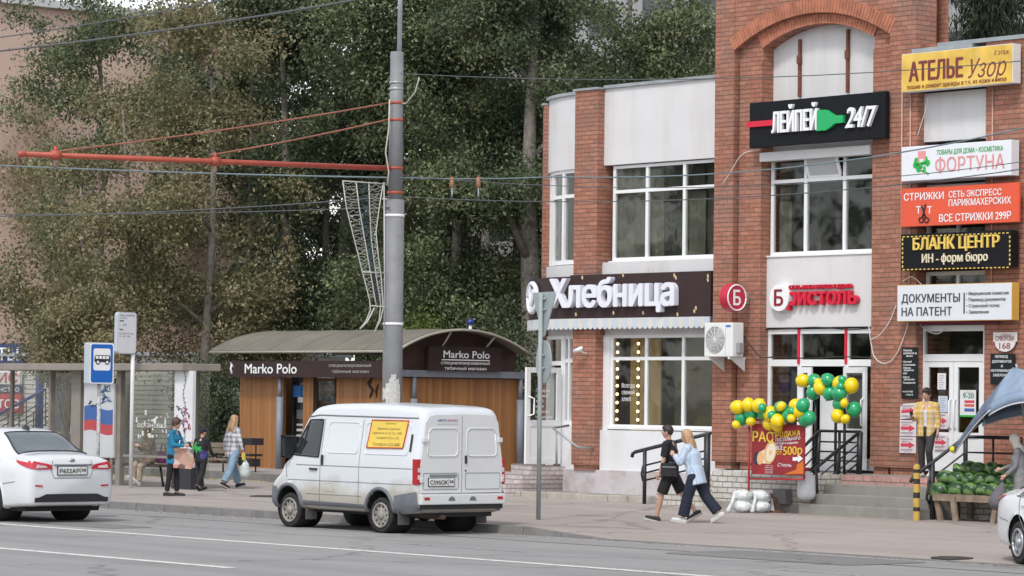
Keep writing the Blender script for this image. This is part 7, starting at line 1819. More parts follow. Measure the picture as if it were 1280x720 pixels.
# stair railing on the right
XR_ = -40.3
r0, r1 = PX(1141, 597, XR_), PX(1207, 546, XR_)
rr1 = V((-38.95, r1.y, r1.z))
railing('stair_railing', 'black stair railing on the right of the grey steps running behind the melon stall',
        [([r0 + V((0, -.06, -.08)), r0, r1, rr1], .036)] + [([dn(r0.lerp(r1, .3), d), dn(r1, d), dn(rr1, d)], .018) for d in (.3, .55)] + [([dn(r0.lerp(r1, .3), .3), dn(r0.lerp(r1, .26), .62), dn(r0.lerp(r1, .34), .78)], .025)],
        [(V((XR_ + .02, r0.lerp(r1, .36).y, .1)), r0.lerp(r1, .36) + V((0, 0, .02)), .055), (V((XR_, r1.y, .85)), r1, .045), (V((rr1.x, r1.y, .85)), rr1 + V((0, 0, .02)), .055), (V((-39.6, r1.y, 1.0)), V((-39.6, r1.y, r1.z)), .022)], (-39.9, 45.5, .1))
a, b_ = PY(691, 535, 46.75), PY(722, 559, 46.75)
t = thing('entrance_handrail', 'short white tubular handrail slanting from the open bakery door', 'railing', (a.x, 46.75, .8), 0)
mb = MB(); mb.tube([a + V((-.02, .5, .06)), a, b_, b_ + V((0, .45, -.02))], .028, STEEL, 8); mb.build('handrail', t)
mb = MB(); mb.tube([a + V((.12, 0, -.1)), a + V((.12, 0.02, -.85))], .024, STEEL, 8); mb.build('post', t)
# ================================================================== SALE BANNER ON A RED FRAME
RFR = mat('red_tube', (.4, .02, .025), .4, .1)
yb_ = 44.4
t = thing('banner_stand', 'red tube frame holding a dark red sale banner with a megaphone and 500 price', 'banner stand', (-43.7, yb_, .12))
xl = PY(936, 600, yb_).x; xr_ = PY(1005, 600, yb_).x; zt_ = 2.0
for x in (xl, xr_): mb = MB(); mb.tube([(x, yb_, .12 if x == xl else .84), (x, yb_, zt_)], .022, RFR, 8); mb.build('post', t)
mb = MB(); zc_ = PY(936, 598.5, yb_).z; mb.tube([(xl, yb_, zc_), (xr_, yb_, zc_ + .03)], .018, RFR, 8); mb.tube([(xl, yb_, zt_ - .02), (xr_, yb_, zt_ - .02)], .018, RFR, 8); mb.build('crossbar', t)
A_ = PY(939.5, 592.5, yb_ - .03); B_ = PY(1006, 592.5, yb_ - .03); zt2 = PY(939.5, 530, yb_ - .03).z
yf = yb_ - .035; W_ = B_.x - A_.x; H_ = zt2 - A_.z
mb = MB(); mb.box(A_.x, B_.x, yf, yf + .01, A_.z, zt2, mat('banner_maroon', (.27, .018, .025), .5, .3, 2)); ban = mb.build('banner', t)
bt = lambda u, v: (A_.x + u * W_, yf, A_.z + v * H_)
YT, ORT = mat('banner_yellow', (.75, .52, .06), .5, .05), mat('banner_orange', (.6, .15, .02), .5, .1)
def WORD(*a, **k): m_ = MB(); m_.text(*a, **k); m_.build('banner_word', ban)
WORD('РАС', bt(.02, .66), .2 * H_, YT, width=.4 * W_, bold=.04, ext=.008, tilt=-.02); WORD('ПРОДАЖА', bt(.4, .73), .11 * H_, YT, width=.52 * W_, bold=.03, ext=.008, tilt=.08)
WORD('500р', bt(.6, .4), .17 * H_, YT, width=.36 * W_, bold=.03, ext=.008, tilt=.05); WORD('ВСЁ', bt(.47, .5), .08 * H_, WHITE_TXT, width=.12 * W_, bold=.03, ext=.008); WORD('ОТ', bt(.48, .4), .08 * H_, YT, width=.1 * W_, bold=.03, ext=.008)
WORD('ПОСТЕЛЬНОГО', bt(.46, .66), .06 * H_, WHITE_TXT, width=.46 * W_, bold=.015, ext=.007, tilt=.08); WORD('БЕЛЬЯ и подушек', bt(.46, .6), .045 * H_, WHITE_TXT, width=.42 * W_, bold=.01, ext=.007, tilt=.06)
WORD('Стиль', bt(.5, .17), .07 * H_, WHITE_TXT, width=.26 * W_, ext=.007, shear=.3)
mb = MB()
for k in range(5): mb.text('подушки и пледы', bt(.26, .17 - .035 * k), .02 * H_, WHITE_TXT, width=.15 * W_, ext=.006)
mb.build('banner_lettering', ban)
mb = MB(); mb.prism([(bt(u, v)[0], yf - .002, bt(u, v)[2]) for u, v in ((.78, .29), (.88, .3), (.88, .26), (.97, .34), (.88, .42), (.88, .37), (.78, .36))], (0, -.004, 0), WHITE_TXT)
mb.prism([(bt(u, v)[0], yf - .002, bt(u, v)[2]) for u, v in ((.62, .02), (.98, .04), (.98, .3), (.86, .22), (.84, .12))], (0, -.003, 0), ORT); mb.build('banner_shapes', ban)
mb = MB()
def el2(cu, cv_, ru, rv, m, d, rot=0):
    pts = []
    for a_ in np.linspace(0, 2 * PI, 25)[:-1]:
        x, z = ru * math.cos(a_), rv * math.sin(a_); pts.append((A_.x + cu * W_ + x * math.cos(rot) - z * math.sin(rot), yf - d, A_.z + cv_ * H_ + x * math.sin(rot) + z * math.cos(rot)))
    mb.prism(pts, (0, -.002, 0), m)
PE = mat('megaphone_peach', (.72, .42, .2), .5, .05); PC = mat('megaphone_cream', (.75, .66, .5), .5, .05); PN = mat('megaphone_navy', (.03, .03, .06), .5, .05)
mb.prism([(bt(u, v)[0], yf - .003, bt(u, v)[2]) for u, v in ((.08, .22), (.3, .22), (.44, .62), (.12, .42))], (0, -.002, 0), PC)
el2(.1, .32, .09, .13, PN, .0045, -.2); el2(.17, .32, .09, .13, PE, .0065, -.2); el2(.36, .44, .16, .24, PE, .0085, -.35); el2(.37, .44, .12, .19, PC, .0105, -.35); el2(.37, .44, .04, .05, PE, .0125, -.35)
mb.build('megaphone_print', ban)
# sandbags
PLB = mat('crinkled_white_plastic', (.66, .69, .7), .35, .15, 14, bump=.8, bscale=22)
def sandbag(px, label, dx):
    p = PZ(px, 641, .12); t = thing('sandbag', label, 'sandbag', (p.x, p.y, .12), 0, 'sandbags at the banner stand')
    mb = MB(); rn = random.Random(px)
    for z, r in ((.13, .19), (.34, .19)):
        mb.ell((p.x, p.y, .12 + z), (r * 1.1, r, .13), PLB, 14, 8)
        for k in range(7): a_ = rn.uniform(0, 6.28); mb.ell((p.x + .15 * math.cos(a_), p.y + .14 * math.sin(a_), .12 + z + rn.uniform(-.05, .05)), (.06, .05, .07), PLB, 8, 5)
    soft(mb.build('bag_body', t), .014, 2)
    mb = MB(); mb.capsule([(p.x + dx, p.y - .16, .5), (p.x + dx + .03, p.y - .23, .34), (p.x + dx * 1.5, p.y - .27, .17)], [.03, .035, .05], PLB, 8); soft(mb.build('tied_end', t), .012, 2)
sandbag(928, 'knotted white plastic sandbag on the left at the foot of the banner frame', -.08); sandbag(951, 'knotted white plastic sandbag with a hanging tail, right of the other sandbag', .02)
# water bottle, tin and board by the step
p = PZ(1002, 639, .12); t = thing('water_bottle', 'upturned clear plastic water bottle tied to the black railing', 'bottle', (p.x, p.y, .6))
CLP = glass_mat('clear_plastic', (.8, .85, .9), .2, .15)
c = PY(1008, 607, 44.95)
mb = MB(); mb.tube([c + V((0, 0, .3)), c + V((0, 0, .27)), c + V((0, 0, .16)), c + V((0, 0, -.14)), c + V((0, 0, -.2)), c + V((0, 0, -.28))], [.05, .06, .17, .19, .19, .15], mat('cloudy_plastic', (.58, .6, .62), .3, .12), 16); mb.build('bottle_body', t)
mb = MB(); mb.cyl(c + V((0, 0, .29)), c + V((0, 0, .36)), .055, RFR, 12); mb.build('cap', t)
t = thing('scrap_pile', 'small pile of grey crate, brown board and white rag left of the steps', 'rubbish', (p.x, p.y, .12))
c = PZ(1003, 640, .12); mb = MB(); mb.box(c.x - .02, c.x + .34, 44.9, 45.07, .3, .6, mat('grey_crate', (.16, .16, .16), .7, .2), .01); mb.build('crate', t)
mb = MB(); mb.prism([(c.x - .2, 44.78, .12), (c.x + .2, 44.8, .12), (c.x + .1, 44.9, .42), (c.x - .1, 44.9, .5)], (0, .03, .02), mat('brown_board', (.16, .07, .045), .8, .2)); mb.box(c.x - .25, c.x + .35, 44.72, 44.9, .12, .17, MATS['brown_board']); mb.build('board', t)
mb = MB(); mb.prism([(c.x, 44.76, .16), (c.x + .16, 44.76, .16), (c.x + .06, 44.8, .42)], (0, .02, 0), PLB); mb.build('rag', t)
# ================================================================== BALLOONS
BG, BY = mat('green_balloon', (.01, .34, .13), .18, .03, coat=.5), mat('yellow_balloon', (.82, .6, .0), .18, .03, coat=.5)
def garland(label, spots, Y, r, hang):
    ps = [PY(x, y, Y) for x, y, _ in spots]
    c = sum(ps, V()) / len(ps); t = thing('balloon_garland', label, 'balloons', (c.x, Y, min(p.z for p in ps)), 0, 'green and yellow balloon garlands')
    for (x, y, col), p in zip(spots, ps):
        k = random.uniform(.94, 1.06) * (.62 if col.islower() else 1); q = p + V((0, random.uniform(-.12, .1) - (.12 if col.islower() else 0), 0))
        d = V((random.uniform(-1, 1), random.uniform(-.4, .4), random.uniform(-1, 1))).normalized(); rot = d.to_track_quat('Z', 'Y').to_matrix()
        mb = MB(); mb.ell(q, (r * k, r * k, r * k * 1.1), BG if col.upper() == 'G' else BY, 20, 14, rot); mb.tube([q - rot @ V((0, 0, r * k * 1.08)), q - rot @ V((0, 0, r * k * 1.2))], [.012, .022], BG if col.upper() == 'G' else BY, 8); mb.build('balloon', t)
    mb = MB(); mb.tube(hang, .008, WHITE_TXT, 5); mb.build('string', t)
S1 = [(927, 509, 'Y'), (927, 523, 'G'), (929, 531, 'y'), (940, 506, 'Y'), (939, 517, 'G'), (942, 527, 'y'), (951, 507, 'Y'), (952, 516, 'G'), (959, 530, 'Y'), (963, 517, 'Y'), (961, 510, 'g'), (969, 531, 'Y'), (972, 510, 'G'), (972, 519, 'g'), (977, 526, 'Y'), (981, 508, 'y'), (985, 519, 'G'), (991, 507, 'Y'), (991, 514, 'g'), (994, 523, 'y'), (1001, 514, 'Y'), (1005, 507, 'G'), (1004, 524, 'G'), (1010, 522, 'G')]
garland('long balloon garland of green and yellow draped over the red sale banner', S1, 44.3, .142, [PY(x, y, 44.35) for x, y in ((925, 516), (950, 514), (975, 516), (1010, 514))])
S2 = [(1006, 476, 'Y'), (1018, 476, 'G'), (1016, 491, 'G'), (1026, 478, 'y'), (1030, 485, 'Y'), (1038, 475, 'G'), (1039, 492, 'G'), (1050, 479, 'Y'), (1056, 475, 'g'), (1054, 492, 'G'), (1064, 482, 'Y'), (1051, 505, 'G'), (1062, 504, 'y'), (1065, 512, 'G'), (1051, 520, 'Y'), (1064, 524, 'y'), (1057, 483, 'g')]
garland('balloon garland of green and yellow arched over the railing at the open shop door', S2, 46.4, .145, [PY(x, y, 46.45) for x, y in ((1004, 478), (1030, 482), (1058, 482), (1056, 500), (1060, 530))])
for x_, z_ in ((1020, 478), (1045, 478), (1056, 500)):
    q = PY(x_, z_, 46.5); mb = MB(); mb.tube([(q.x, 46.5, .88), (q.x, 46.5, q.z)], .03, BLACK_METAL, 8); tag(mb.build('garland_pole'), {1020: 'leftmost thin black pole carrying the door balloon garland', 1045: 'middle thin black pole carrying the door balloon garland', 1056: 'rightmost thin black pole under the hanging balloons'}[x_], 'pole', 'poles of the door balloon garland')
# ================================================================== STRIPED BOLLARD, MELON STALL, UMBRELLA
p = PZ(1145.5, 651, .12); t = thing('striped_bollard', 'thin rusty yellow bollard with black bands at the right end of the steps', 'bollard', p)
YB = mat('rusty_yellow_paint', (.55, .36, .07), .7, .2, 5, dirt=(.25, .12, .05), dscale=5, damt=.7); BB = mat('bollard_black', (.03, .028, .025), .7, .2)
zz = [.1, .3, .38, .55, .66, .82, .92, 1.03, 1.1, 1.16]
for i in range(9): mb = MB(); mb.tube([p + V((0, 0, zz[i] - .12)), p + V((0, 0, zz[i + 1] - .12))], .065, (YB, BB)[i % 2], 20, smooth=False); mb.build('black_band' if i % 2 else 'yellow_section', t)
mb = MB(); mb.ell(p + V((0, 0, 1.045)), (.064, .064, .03), YB, 12, 6); mb.build('cap', t)
tx0, tx1, ty0, ty1 = PY(1166, 620, 45.0).x, PY(1285, 620, 45.0).x, 45.0, 46.0
zt_ = PY(1166, 617, 45.0).z
OLDW = mat('old_grey_board', (.25, .19, .14), .85, .3, 5, bump=.4)
t = thing('stall_table', 'rough wooden trestle table under the watermelons', 'table', ((tx0 + tx1) / 2, 45.5, .12))
mb = MB()
for k in range(4): mb.box(tx0 + random.uniform(-.04, .04), tx1, ty0 + .25 * k, ty0 + .25 * k + .235, zt_ - .04, zt_, OLDW)
mb.box(tx0 + .02, tx1, ty0 - .03, ty0 - .003, zt_ - .13, zt_ - .002, OLDW); mb.build('tabletop', t)
for x, y, l_ in ((tx0 + .1, ty0 + .05, -.06), (PY(1195, 640, 45).x, ty0 - .05, -.04), (PY(1243, 640, 45).x, ty0 + .02, .05), (tx0 + .15, ty1 - .1, 0), (tx1 - .2, ty1 - .1, 0)):
    mb = MB(); mb.obox((x, y, .12 + (zt_ - .16) / 2), (.055, 0, 0), (0, .03, 0), (l_, 0, (zt_ - .16) / 2), OLDW); mb.build('leg', t)
def melon(m, n, l, b):
    tc = n.new('ShaderNodeTexCoord'); sp = n.new('ShaderNodeSeparateXYZ'); l.new(tc.outputs['Object'], sp.inputs[0])
    at = n.new('ShaderNodeMath'); at.operation = 'ARCTAN2'; l.new(sp.outputs[1], at.inputs[0]); l.new(sp.outputs[2], at.inputs[1])
    nz = n.new('ShaderNodeTexNoise'); nz.inputs['Scale'].default_value = 14; nz.inputs['Detail'].default_value = 4; l.new(tc.outputs['Object'], nz.inputs[0])
    ml = n.new('ShaderNodeMath'); ml.operation = 'MULTIPLY'; ml.inputs[1].default_value = 9; l.new(at.outputs[0], ml.inputs[0])
    ad = n.new('ShaderNodeMath'); ad.operation = 'MULTIPLY_ADD'; ad.inputs[1].default_value = 5; l.new(nz.outputs[0], ad.inputs[0]); l.new(ml.outputs[0], ad.inputs[2])
    si = n.new('ShaderNodeMath'); si.operation = 'SINE'; l.new(ad.outputs[0], si.inputs[0])
    r = ramp(n, [(.2, (.015, .05, .014)), (.5, (.03, .1, .025)), (.8, (.14, .25, .075))]); mr = n.new('ShaderNodeMapRange'); mr.inputs['From Min'].default_value = -1; oi = n.new('ShaderNodeObjectInfo'); tm = n.new('ShaderNodeMath'); tm.operation = 'MULTIPLY_ADD'; tm.inputs[1].default_value = .45; tm.inputs[2].default_value = .65; l.new(oi.outputs['Random'], tm.inputs[0]); l.new(tm.outputs[0], mr.inputs['To Max']); l.new(si.outputs[0], mr.inputs[0]); l.new(mr.outputs[0], r.inputs[0])
    l.new(r.outputs[0], b.inputs['Base Color']); b.inputs['Roughness'].default_value = .35
MEL = node_mat('striped_rind', melon)
mb = MB(); mb.ell((0, 0, 0), (.16, .135, .132), MEL, 22, 14)
me_m = None
def put_melon(px, py, Y, sc_, i):
    global me_m
    q = PY(px, py, Y)
    if me_m is None:
        o = mb.build('watermelon', local=False); me_m = o.data
    else:
        o = bpy.data.objects.new('watermelon', me_m); COL.objects.link(o)
    o.scale = (sc_,) * 3; o.rotation_euler = (random.uniform(-.3, .3) if True else 0, random.uniform(-.15, .15), random.uniform(-.6, .6))
    o.location = q - V((0, 0, .132 * sc_)); return o
FR = [(1176, 613), (1197, 613), (1215, 612), (1229, 613), (1243, 613), (1256, 614), (1269, 614), (1282, 614)]
SR = [(1181, 597), (1197, 599), (1212, 600), (1227, 600), (1240, 600), (1254, 603), (1268, 602)]
TR = [(1212, 587), (1225, 587), (1238, 586), (1251, 589), (1264, 590)]
MLAB = {0: 'leftmost watermelon of the front row, pale striped', 1: 'second watermelon of the front row, large and pale striped', 8: 'leftmost watermelon of the middle row, just left of the cut half', 9: 'plump watermelon of the middle row right below the cut half', 15: 'leftmost watermelon of the top row, large and dark'}
i = 0
for row, Y, s0 in ((FR, 45.2, 1.12), (SR, 45.5, 1.08), (TR, 45.75, 1.15)):
    for px, py in row:
        o = put_melon(px, py, Y, s0 * random.uniform(.94, 1.06) * (1.15 if i in (0, 1, 9, 15) else 1), i)
        tag(o, MLAB.get(i, 'round green striped watermelon heaped on the wooden stall table'), 'watermelon', 'watermelons heaped on the stall'); i += 1
t = thing('cut_watermelon', 'halved watermelon showing pink flesh on top of the heap', 'watermelon', PY(1199, 592, 45.55))
c = PY(1199, 588, 45.5); rot = Matrix.Rotation(math.radians(-62), 3, 'X') @ Matrix.Rotation(math.radians(8), 3, 'Y')
def half(r0, r1, z, m):
    k = MB(); k.tube([c + rot @ V((0, 0, -.11)), c + rot @ V((0, 0, -.08)), c + rot @ V((0, 0, z))], [.03, .1, .16], m, 22); return k
half(0, 0, 0, MEL).build('rind', t)
mb2 = MB(); mb2.disc(c + rot @ V((0, 0, .004)), rot @ V((0, 0, 1)), .155, mat('pale_rind_edge', (.6, .6, .42), .5, .05), .006); mb2.build('pale_rim', t)
mb2 = MB(); mb2.disc(c + rot @ V((0, 0, .01)), rot @ V((0, 0, 1)), .138, mat('pink_flesh', (.62, .13, .13), .4, .12, 12), .006)
for k in range(14): a_ = random.uniform(0, 6.28); d = random.uniform(.04, .12); mb2.ell(c + rot @ V((d * math.cos(a_), d * math.sin(a_), .014)), (.006, .006, .003), BLACK_TXT, 6, 4)
mb2.build('flesh', t)
# market umbrella, tilted, its cloth hanging low on the left
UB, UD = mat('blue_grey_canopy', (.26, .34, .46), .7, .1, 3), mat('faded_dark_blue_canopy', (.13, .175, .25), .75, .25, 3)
ap = PY(1266, 459, 45.2)
tips = [PY(1192, 560, 45.35), PY(1236, 506, 44.35), PY(1284, 489, 44.0), PY(1345, 490, 44.2), PY(1375, 505, 45.2), PY(1352, 500, 46.2), PY(1300, 505, 46.4), PY(1228, 520, 46.3)]
t = thing('market_umbrella', 'tilted blue-grey market umbrella with a white hem drooping over the melon stall', 'umbrella', (ap.x + .3, 45.3, .12))
cl = MB(); cd = MB(); vl_ = MB(); hem = MB(); n8 = len(tips)
for k in range(n8):
    a_, b2 = tips[k], tips[(k + 1) % n8]; n = 8; vs = []; fs = []
    for i in range(n + 1):
        for j in range(n + 1):
            u, v = i / n, j / n; e = a_.lerp(b2, u); e = e + V((0, 0, .06 * 4 * u * (1 - u))); q = ap.lerp(e, v); q.z -= .1 * 4 * v * (1 - v) * (.3 + .7 * 4 * u * (1 - u)) - .1 * math.sin(PI * v); vs.append(q)
    for i in range(n):
        for j in range(n): k_ = i * (n + 1) + j; fs.append((k_, k_ + 1, k_ + n + 2, k_ + n + 1))
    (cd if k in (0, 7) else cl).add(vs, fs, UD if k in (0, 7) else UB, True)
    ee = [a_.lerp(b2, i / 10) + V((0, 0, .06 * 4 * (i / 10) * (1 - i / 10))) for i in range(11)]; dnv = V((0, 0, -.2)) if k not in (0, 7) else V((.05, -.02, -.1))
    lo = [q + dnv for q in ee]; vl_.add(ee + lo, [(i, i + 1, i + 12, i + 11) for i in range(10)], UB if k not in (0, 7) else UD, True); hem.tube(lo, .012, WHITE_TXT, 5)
def thick(o, d=.006): m = o.modifiers.new('cloth', 'SOLIDIFY'); m.thickness = d
co_ = cl.build('canopy', t); thick(co_); o = cd.build('dark_panel', t); thick(o); o = vl_.build('valance', co_); thick(o, .004); hem.build('hem', co_)
for tp_ in tips: mb2 = MB(); mb2.tube([ap + V((0, 0, -.06)), tp_ + V((0, 0, -.03))], .012, STEEL, 6); mb2.build('rib', t)
mb2 = MB(); mb2.tube([(ap.x + .5, 45.4, .12), ap + V((.1, 0, .0)), ap + V((.08, 0, .06))], .025, STEEL, 8); mb2.build('pole', t)
mb2 = MB(); mb2.ell(tips[0] + V((-.02, 0, -.03)), .065, mat('tennis_yellow', (.68, .6, .02), .6, .05), 12, 8); mb2.build('rib_end_ball', t)
# manholes, patches on the asphalt
PATCH = asphalt('patched_asphalt', (.15, .147, .145), (.22, .215, .21), (.1, .1, .1), 1.7)
for x0, x1, y0, y1 in ((-35.2, -31.2, 33.2, 35.0), (-50, -46, 30.2, 31.2), (-57, -50.5, 32.6, 33.5)):
    o_ = [(x, y, .006) for x, y in rbox(x0, x1, y0, y1, .25)]; mb2 = MB(); mb2.add(o_, [tuple(range(len(o_)))], PATCH); struct(mb2.build('asphalt_patch', recalc=False))
for px, py in ((330, 628), (1190, 700)):
    c = PZ(px, py, .0); z = pavez(c.x, c.y) if c.y > 35.5 else 0; c.z = z + .012; mb2 = MB(); mb2.disc(c, (0, 0, 1), .32, mat('cast_iron', (.06, .055, .05), .7, .2, 9, bump=.6), .016, 28)
    for r_ in (.12, .22): mb2.tube([c + V((r_ * math.cos(a_), r_ * math.sin(a_), .01)) for a_ in np.linspace(0, 6.283, 25)], .008, MATS['cast_iron'], 5)
    tag(mb2.build('manhole_cover'), 'round cast iron manhole cover in the pavement near the kerb' if py == 628 else 'round cast iron manhole cover at the drive by the right car', 'manhole cover')
mb2 = MB(); mb2.add([(x, y, .003) for x, y in ((-200, 33.9), (60, 33.9), (60, 33.96), (-200, 33.96))], [(0, 1, 2, 3)], mat('tar_seam', (.05, .05, .05), .6, .3, 3)); struct(mb2.build('tar_seam', recalc=False))
mb2 = MB(); GR = mat('kerb_grit', (.24, .21, .18), .95, .3, 8)
for k in range(420):
    x = random.uniform(-66, -24); y = 35.36 - abs(random.gauss(0, .12)); r_ = random.uniform(.008, .03); mb2.ell((x, y, .004), (r_ * 1.4, r_, r_ * .5), GR, 5, 3)
struct(mb2.build('kerb_grit'), 'stuff')
# ================================================================== TREES
def leaf_mat(name, stops, rough=.6):
    def f(m, n, l, b):
        geo = n.new('ShaderNodeNewGeometry'); nz = n.new('ShaderNodeTexNoise'); nz.inputs['Scale'].default_value = .55; nz.inputs['Detail'].default_value = 3; l.new(geo.outputs['Position'], nz.inputs[0])
        a = n.new('ShaderNodeMath'); a.operation = 'MULTIPLY_ADD'; a.inputs[1].default_value = .55; l.new(geo.outputs['Random Per Island'], a.inputs[0])
        c = n.new('ShaderNodeMath'); c.operation = 'MULTIPLY_ADD'; c.inputs[1].default_value = 1.2; c.inputs[2].default_value = -.38; l.new(nz.outputs[0], c.inputs[0]); l.new(c.outputs[0], a.inputs[2])
        r = ramp(n, stops); l.new(a.outputs[0], r.inputs[0]); l.new(r.outputs[0], b.inputs['Base Color']); b.inputs['Roughness'].default_value = rough; b.inputs['Specular IOR Level'].default_value = .3
        t = n.new('ShaderNodeBsdfTranslucent'); l.new(r.outputs[0], t.inputs[0]); mx = n.new('ShaderNodeMixShader'); mx.inputs[0].default_value = .22
        l.new(b.outputs[0], mx.inputs[1]); l.new(t.outputs[0], mx.inputs[2]); l.new(mx.outputs[0], n['Material Output'].inputs['Surface'])
    return node_mat(name, f)
OLIVE = leaf_mat('olive_brown_leaves', [(0, (0.064, 0.070, 0.036)), (.3, (0.141, 0.141, 0.070)), (.6, (0.243, 0.218, 0.115)), (.85, (0.346, 0.269, 0.160)), (1, (0.384, 0.397, 0.243))])
MIDG = leaf_mat('mid_green_leaves', [(0, (0.036, 0.055, 0.028)), (.35, (0.090, 0.119, 0.059)), (.7, (0.192, 0.220, 0.109)), (1, (0.371, 0.384, 0.224))])
DARKG = leaf_mat('dark_green_leaves', [(0, (0.023, 0.040, 0.023)), (.4, (0.064, 0.090, 0.046)), (.75, (0.141, 0.166, 0.087)), (1, (0.282, 0.307, 0.186))])
PALE = leaf_mat('pale_blossoming_leaves', [(0, (.1, .11, .06)), (.4, (.2, .2, .12)), (.7, (.4, .34, .28)), (1, (.5, .45, .4))])
SPRUCE = leaf_mat('spruce_needles', [(0, (.012, .022, .012)), (.5, (.03, .044, .024)), (1, (.07, .08, .045))])
BARK = mat('grey_bark', (.2, .18, .155), .95, .3, 7, bump=.9, bscale=14)
def leaves(name, parent, centres, spread, count, size, m, droop=.0, aspect=.55, dense=2.0):
    """count small pointed leaves scattered round the clump centres"""
    count = int(count * dense); size = size / math.sqrt(dense) * 1.06
    C = np.array(centres); k = len(C)
    w = spread ** 2; idx = rng.choice(k, count, p=w / w.sum())
    P = C[idx] + rng.normal(0, 1, (count, 3)) * spread[idx][:, None] * np.array([1, 1, .75])
    L = size * rng.uniform(.6, 1.35, count)[:, None]
    ax = rng.normal(0, 1, (count, 3)); ax[:, 2] -= .5 + droop; ax /= np.linalg.norm(ax, axis=1)[:, None]
    sd = np.cross(ax, rng.normal(0, 1, (count, 3)) + np.array([0, 0, .6])); sd /= np.linalg.norm(sd, axis=1)[:, None]
    nn = np.cross(ax, sd)
    V0 = P; V1 = P + ax * L * .45 + sd * L * aspect * .5 + nn * L * .08; V2 = P + ax * L; V3 = P + ax * L * .45 - sd * L * aspect * .5 + nn * L * .08
    co = np.stack([V0, V1, V2, V3], axis=1).reshape(-1, 3) - np.array(parent.location)
    me = bpy.data.meshes.new(name); me.vertices.add(4 * count); me.vertices.foreach_set('co', co.astype('f').ravel())
    me.loops.add(4 * count); me.loops.foreach_set('vertex_index', np.arange(4 * count, dtype='i'))
    me.polygons.add(count); me.polygons.foreach_set('loop_start', np.arange(0, 4 * count, 4, dtype='i')); me.polygons.foreach_set('loop_total', np.full(count, 4, 'i'))
    me.materials.append(m); me.update(calc_edges=True); me.validate()
    o = bpy.data.objects.new(name, me); COL.objects.link(o); o.parent = parent
    return o
def tree(label, px, Y, H, r, rx, zlo, m, n, size, lean=(0, 0), group='trees behind kiosk and shelter', name='broadleaf_tree', limbs=11, seed=None, fill=34, z0=.1, xoff=0):
    rn = random.Random(px * 13 + int(Y)); x0 = PY(px, 600, Y).x + xoff
    t = thing(name, label, 'tree', (x0, Y, z0), 0, group)
    def trunk(u): return V((x0 + lean[0] * u + .25 * math.sin(u * 4 + px), Y + lean[1] * u + .2 * math.cos(u * 3 + px), z0 + H * .9 * u))
    mb = MB(); mb.tube([trunk(i / 9) for i in range(10)], [r * (1.25 if i == 0 else 1 - .82 * i / 9) for i in range(10)], BARK, 10)
    cs, sp = [], []
    for k in range(limbs):
        u = rn.uniform(max(.18, zlo / H * .8), .95); a = k * 2.4 + rn.uniform(-.4, .4); p = trunk(u); ln = rx * rn.uniform(.65, 1.1) * (1.15 - .6 * u); el = rn.uniform(.25, .85)
        d = V((math.cos(a) * math.cos(el), math.sin(a) * math.cos(el), math.sin(el))); q = p + d * ln * .55 + V((0, 0, .1 * ln)); e = p + d * ln + V((0, 0, -.02 * ln))
        rr_ = r * (1 - .8 * u) * .5; mb.tube([p, q, e], [rr_, rr_ * .6, rr_ * .2], BARK, 6)
        for _ in range(3):
            f_ = q.lerp(e, rn.uniform(.1, 1)); g_ = f_ + V((rn.uniform(-1, 1), rn.uniform(-1, 1), rn.uniform(-.3, .8))) * rx * .3; mb.tube([f_, g_], [rr_ * .3, rr_ * .1], BARK, 5); cs.append(g_); sp.append(rn.uniform(.28, .5))
        cs += [q, e]; sp += [rn.uniform(.3, .5), rn.uniform(.35, .55)]
    for _ in range(fill):
        a, b_, q = rn.uniform(0, 6.28), rn.uniform(-1, 1), rn.uniform(.45, 1) ** .5
        zc_ = (zlo + H) / 2; u = (b_ + 1) / 2; cen = trunk(min(1, max(0, (zlo + u * (H - zlo)) / H)))
        rad = rx * math.sqrt(max(0, 1 - b_ * b_ * .8)) * q; cs.append(V((cen.x + rad * math.cos(a), cen.y + rad * math.sin(a), zlo + u * (H - zlo)))); sp.append(rn.uniform(.25, .5))
    mb.build('trunk', t)
    leaves('crown', t, [tuple(c) for c in cs], np.array(sp), n, size, m)
    return t
TR_ = [
    ('low olive-brown tree at the left end over the shelter roof', 86, 52, 9.5, .16, 3.0, 3.2, OLIVE, 9500, .17),
    ('broad olive-brown tree left of the timetable board, pink wall showing through it', 150, 55, 12.5, .2, 3.0, 3.4, OLIVE, 9500, .17),
    ('olive tree with bare leaning upper trunk right of the timetable board', 250, 56, 15.5, .19, 3.0, 3.2, OLIVE, 14000, .17),
    ('slim olive tree at the far left edge of the pink gable', 12, 64, 14.5, .17, 2.6, 6.0, OLIVE, 7500, .17),
    ('sparse mid-green tree in front of the pink gable, top left', 112, 61, 18.5, .22, 3.6, 6.5, MIDG, 19000, .18),
    ('tall dark green tree behind the left end of the kiosk roof', 345, 60.5, 18, .26, 3.2, 3.6, DARKG, 27000, .18),
    ('tall dark tree behind the middle of the kiosk, left of the light decoration', 425, 63, 18.5, .26, 3.2, 3.6, DARKG, 27000, .18),
    ('tall dark green tree rising directly behind the grey pole', 505, 61.5, 18.5, .24, 3.3, 3.6, MIDG, 27000, .18),
    ('tall tree with dense foliage behind the kiosk gable', 575, 62.5, 18.5, .26, 3.2, 3.4, MIDG, 26000, .18),
    ('old tree with a thick forked trunk beside the bakery corner', 668, 63, 18, .42, 3.6, 4.2, DARKG, 27000, .18),
    ('spreading green tree above the white parapet of the bakery', 770, 66, 17, .3, 3.4, 7.6, MIDG, 22000, .18),
    ('green tree above the parapet beside the brick tower', 855, 67, 16.5, .26, 2.8, 7.5, MIDG, 15000, .18),
]
for a in TR_: tree(*a)
